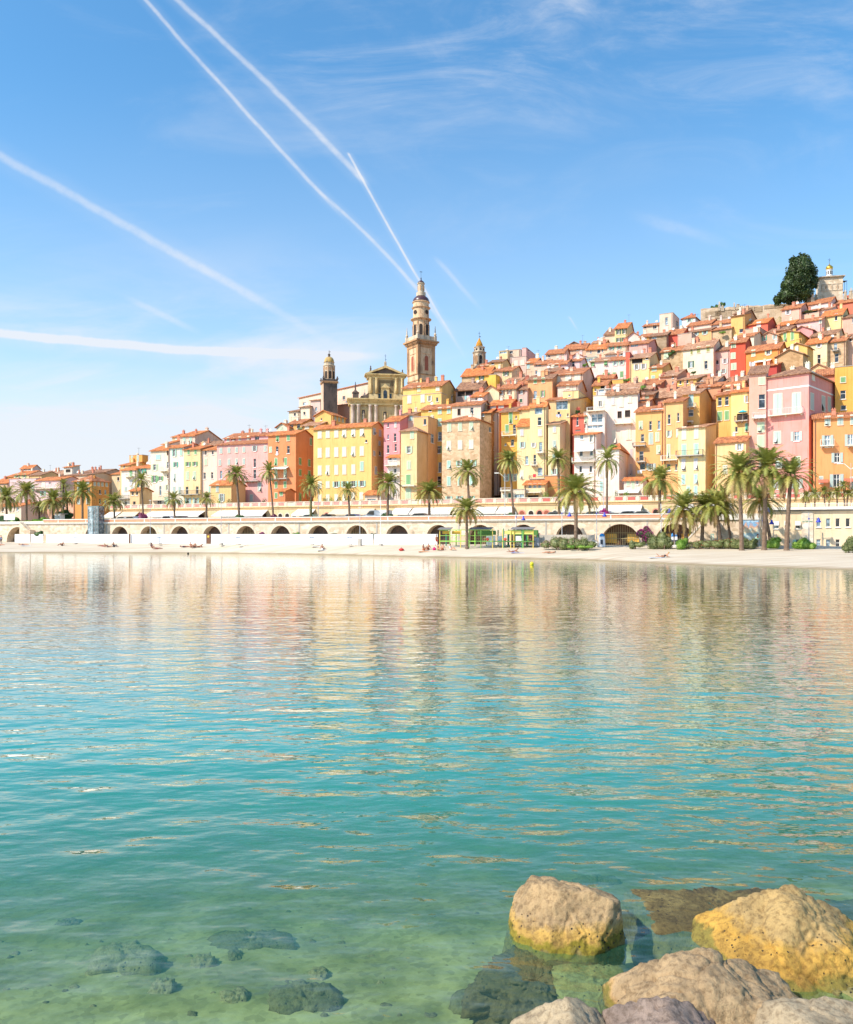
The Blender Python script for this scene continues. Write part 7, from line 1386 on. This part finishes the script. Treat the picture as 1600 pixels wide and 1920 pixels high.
# ================= SKY, SUN, CAMERA =================
SUN_EL = math.radians(43); PHI = math.radians(62)       # sun to the left of and behind the camera
to_sun = Vector((-math.sin(PHI)*math.cos(SUN_EL), -math.cos(PHI)*math.cos(SUN_EL), math.sin(SUN_EL)))
sl = bpy.data.lights.new('sun', 'SUN'); sl.energy = 3.2; sl.angle = math.radians(.53); sl.color = (1.0,.90,.77)
so = bpy.data.objects.new('sun', sl); COL.objects.link(so); so.rotation_euler = (-to_sun).to_track_quat('-Z', 'Y').to_euler(); so.location = (0,0,200)
w = bpy.data.worlds.new('World'); SC.world = w; w.use_nodes = True; N = w.node_tree.nodes; L = w.node_tree.links
bg = N['Background']; sky = N.new('ShaderNodeTexSky'); sky.sky_type = 'NISHITA'; sky.sun_disc = False; sky.sun_elevation = SUN_EL
sky.sun_rotation = math.atan2(to_sun.x, to_sun.y); sky.air_density = 1.0; sky.dust_density = .6; sky.ozone_density = 3.0; sky.altitude = 0
bg.inputs['Strength'].default_value = .15
g = N.new('ShaderNodeTexCoord'); sp = N.new('ShaderNodeSeparateXYZ'); L.new(g.outputs['Generated'], sp.inputs[0])
yc = math_(N, L, 'MAXIMUM', sp.outputs[1], .05); U = math_(N, L, 'DIVIDE', sp.outputs[0], yc); V = math_(N, L, 'DIVIDE', sp.outputs[2], yc)
cv = N.new('ShaderNodeCombineXYZ'); L.new(U, cv.inputs[0]); L.new(V, cv.inputs[1]); UV = cv.outputs[0]
def mapr(v, a, b, c=0., d=1.): 
    m = N.new('ShaderNodeMapRange'); m.interpolation_type = 'SMOOTHSTEP'; L.new(v, m.inputs[0]); m.inputs[1].default_value = a; m.inputs[2].default_value = b; m.inputs[3].default_value = c; m.inputs[4].default_value = d; return m.outputs[0]
n_w = nz(N, L, UV, 14, 4, .6); n_f = nz(N, L, UV, 60, 5, .7); n_m = nz(N, L, UV, 22, 5, .65)
total = None
def add(x):
    global total
    total = x if total is None else math_(N, L, 'ADD', total, x)
def trail(pts, wid, op, fade0, fade1, vert=True, soft=2.2):
    P = np.array([((x-800)/F, (1002-y)/F) for x, y in pts]); ind, dep = (P[:,1], P[:,0]) if vert else (P[:,0], P[:,1])
    deg = 2 if len(pts) > 2 else 1; co = np.polyfit(ind, dep, deg); slope = (dep[-1]-dep[0])/(ind[-1]-ind[0]); k = 1/math.sqrt(1+slope**2)
    I = V if vert else U; Dp = U if vert else V
    if deg == 2: val = math_(N, L, 'MULTIPLY_ADD', math_(N, L, 'MULTIPLY_ADD', I, float(co[0]), float(co[1])), I, float(co[2]))
    else: val = math_(N, L, 'MULTIPLY_ADD', I, float(co[0]), float(co[1]))
    d = math_(N, L, 'SUBTRACT', Dp, val); d = math_(N, L, 'MULTIPLY', d, k)
    d = math_(N, L, 'ADD', d, math_(N, L, 'MULTIPLY_ADD', n_w, wid/F*1.2, -wid/F*.6)); d = math_(N, L, 'ABSOLUTE', d)
    core = mapr(d, wid/F*.15, wid/F*soft*.5, 1, 0); core = math_(N, L, 'MULTIPLY', core, math_(N, L, 'MULTIPLY_ADD', n_f, 1.5, .15, clamp=True))
    halo = math_(N, L, 'MULTIPLY', mapr(d, 0, wid/F*soft*1.6, 1, 0), math_(N, L, 'MULTIPLY', n_m, .45)); c = math_(N, L, 'ADD', core, halo)
    a0, a1 = float(ind[0]), float(ind[-1]); lo, hi = min(a0,a1), max(a0,a1)
    f0, f1 = (fade0, fade1) if a0 < a1 else (fade1, fade0)
    c = math_(N, L, 'MULTIPLY', c, mapr(I, lo-f0/F*.2, lo+f0/F, 0, 1)); c = math_(N, L, 'MULTIPLY', c, mapr(I, hi-f1/F, hi+f1/F*.2, 1, 0))
    add(math_(N, L, 'MULTIPLY', c, op))
trail([(225,-60),(265,0),(400,140),(500,250),(585,345),(640,405)], 5, .42, 5, 50); trail([(590,350),(680,435),(770,525),(862,655)], 5, .36, 50, 140)
trail([(270,-60),(322,0),(480,130),(600,255),(688,348)], 7, .40, 5, 20); trail([(652,285),(780,515),(862,655)], 3, .55, 5, 160)
trail([(-60,262),(100,342),(250,430),(400,520),(640,650)], 11, .30, 5, 260, False); trail([(-80,616),(150,640),(400,658),(720,668)], 10, .85, 5, 160, False)
trail([(815,480),(905,585)], 6, .2, 20, 60); trail([(230,555),(380,625)], 8, .2, 60, 60, False); trail([(1066,592),(1084,622)], 2.5, .2, 5, 20); trail([(1180,400),(1380,460)], 16, .14, 80, 120, False)
# cirrus: thin streaked veils, denser high on the right and low on the left
def warp(sx, sy, rot, sc, det, ro):
    mp = N.new('ShaderNodeMapping'); mp.inputs['Scale'].default_value = (sx, sy, 1); mp.inputs['Rotation'].default_value = (0,0,rot); L.new(UV, mp.inputs['Vector'])
    n = N.new('ShaderNodeTexNoise'); n.inputs['Scale'].default_value = sc; n.inputs['Detail'].default_value = det; n.inputs['Roughness'].default_value = ro; n.inputs['Distortion'].default_value = .9; L.new(mp.outputs[0], n.inputs['Vector']); return n.outputs['Fac']
c1 = mapr(warp(1, 2.6, .42, 3.4, 10, .66), .44, .82); c1 = math_(N, L, 'MULTIPLY', c1, mapr(V, .40, .60)); c1 = math_(N, L, 'MULTIPLY', c1, mapr(U, -.22, .05)); add(math_(N, L, 'MULTIPLY', c1, .38))
dd = N.new('ShaderNodeVectorMath'); dd.operation = 'DISTANCE'; L.new(UV, dd.inputs[0]); dd.inputs[1].default_value = (.17,.675,0)
cb = math_(N, L, 'MULTIPLY', mapr(dd.outputs['Value'], .0, .09, 1, 0), mapr(warp(1,2,-.3,9,7,.6), .36, .7)); add(math_(N, L, 'MULTIPLY', cb, .55))
c2 = math_(N, L, 'MULTIPLY', mapr(warp(1, 5.5, .10, 1.6, 8, .6), .40, .72), mapr(V, .42, .10)); c2 = math_(N, L, 'MULTIPLY', c2, mapr(U, .15, -.15)); add(math_(N, L, 'MULTIPLY', c2, .75))
c3 = math_(N, L, 'MULTIPLY', mapr(V, .26, .06), mapr(U, -.02, -.30)); add(math_(N, L, 'MULTIPLY', c3, .70))
c4 = math_(N, L, 'MULTIPLY', mapr(warp(1, 3, -.5, 2.2, 7, .6), .5, .85), .22); add(math_(N, L, 'MULTIPLY', c4, mapr(V, .05, .3)))
add(mapr(V, .62, .08, .04, .38)); c5 = mapr(warp(1.0, 4.2, .75, 2.6, 10, .68), .44, .80); c5 = math_(N, L, 'MULTIPLY', c5, mapr(V, .46, .58)); c5 = math_(N, L, 'MULTIPLY', c5, mapr(U, -.26, -.12)); c5 = math_(N, L, 'MULTIPLY', c5, mapr(U, .30, .12)); add(math_(N, L, 'MULTIPLY', c5, .42))
tot = math_(N, L, 'MINIMUM', total, .93); tot = math_(N, L, 'MULTIPLY', tot, mapr(sp.outputs[1], .05, .3))
hs = N.new('ShaderNodeHueSaturation'); hs.inputs['Saturation'].default_value = 1.27; hs.inputs['Hue'].default_value = .490; hs.inputs['Value'].default_value = .86; L.new(sky.outputs[0], hs.inputs['Color'])
mx = mixc(N, L, tot, hs.outputs[0], (3.0,3.12,3.34,1)); L.new(mx, bg.inputs['Color'])
cam = bpy.data.cameras.new('camera'); co = bpy.data.objects.new('camera', cam); COL.objects.link(co); co.location = (0,0,CAMH); co.rotation_euler = (math.pi/2,0,0)
cam.sensor_width = 36; cam.sensor_fit = 'AUTO'; cam.lens = F/1920*36; cam.shift_y = 42/1920; cam.clip_end = 3000; cam.clip_start = .1; SC.camera = co
SC.view_settings.view_transform = 'Standard'; SC.view_settings.look = 'None'; SC.view_settings.exposure = 0.94; SC.view_settings.gamma = 1.0
SC.cycles.max_bounces = 8; SC.cycles.transparent_max_bounces = 12
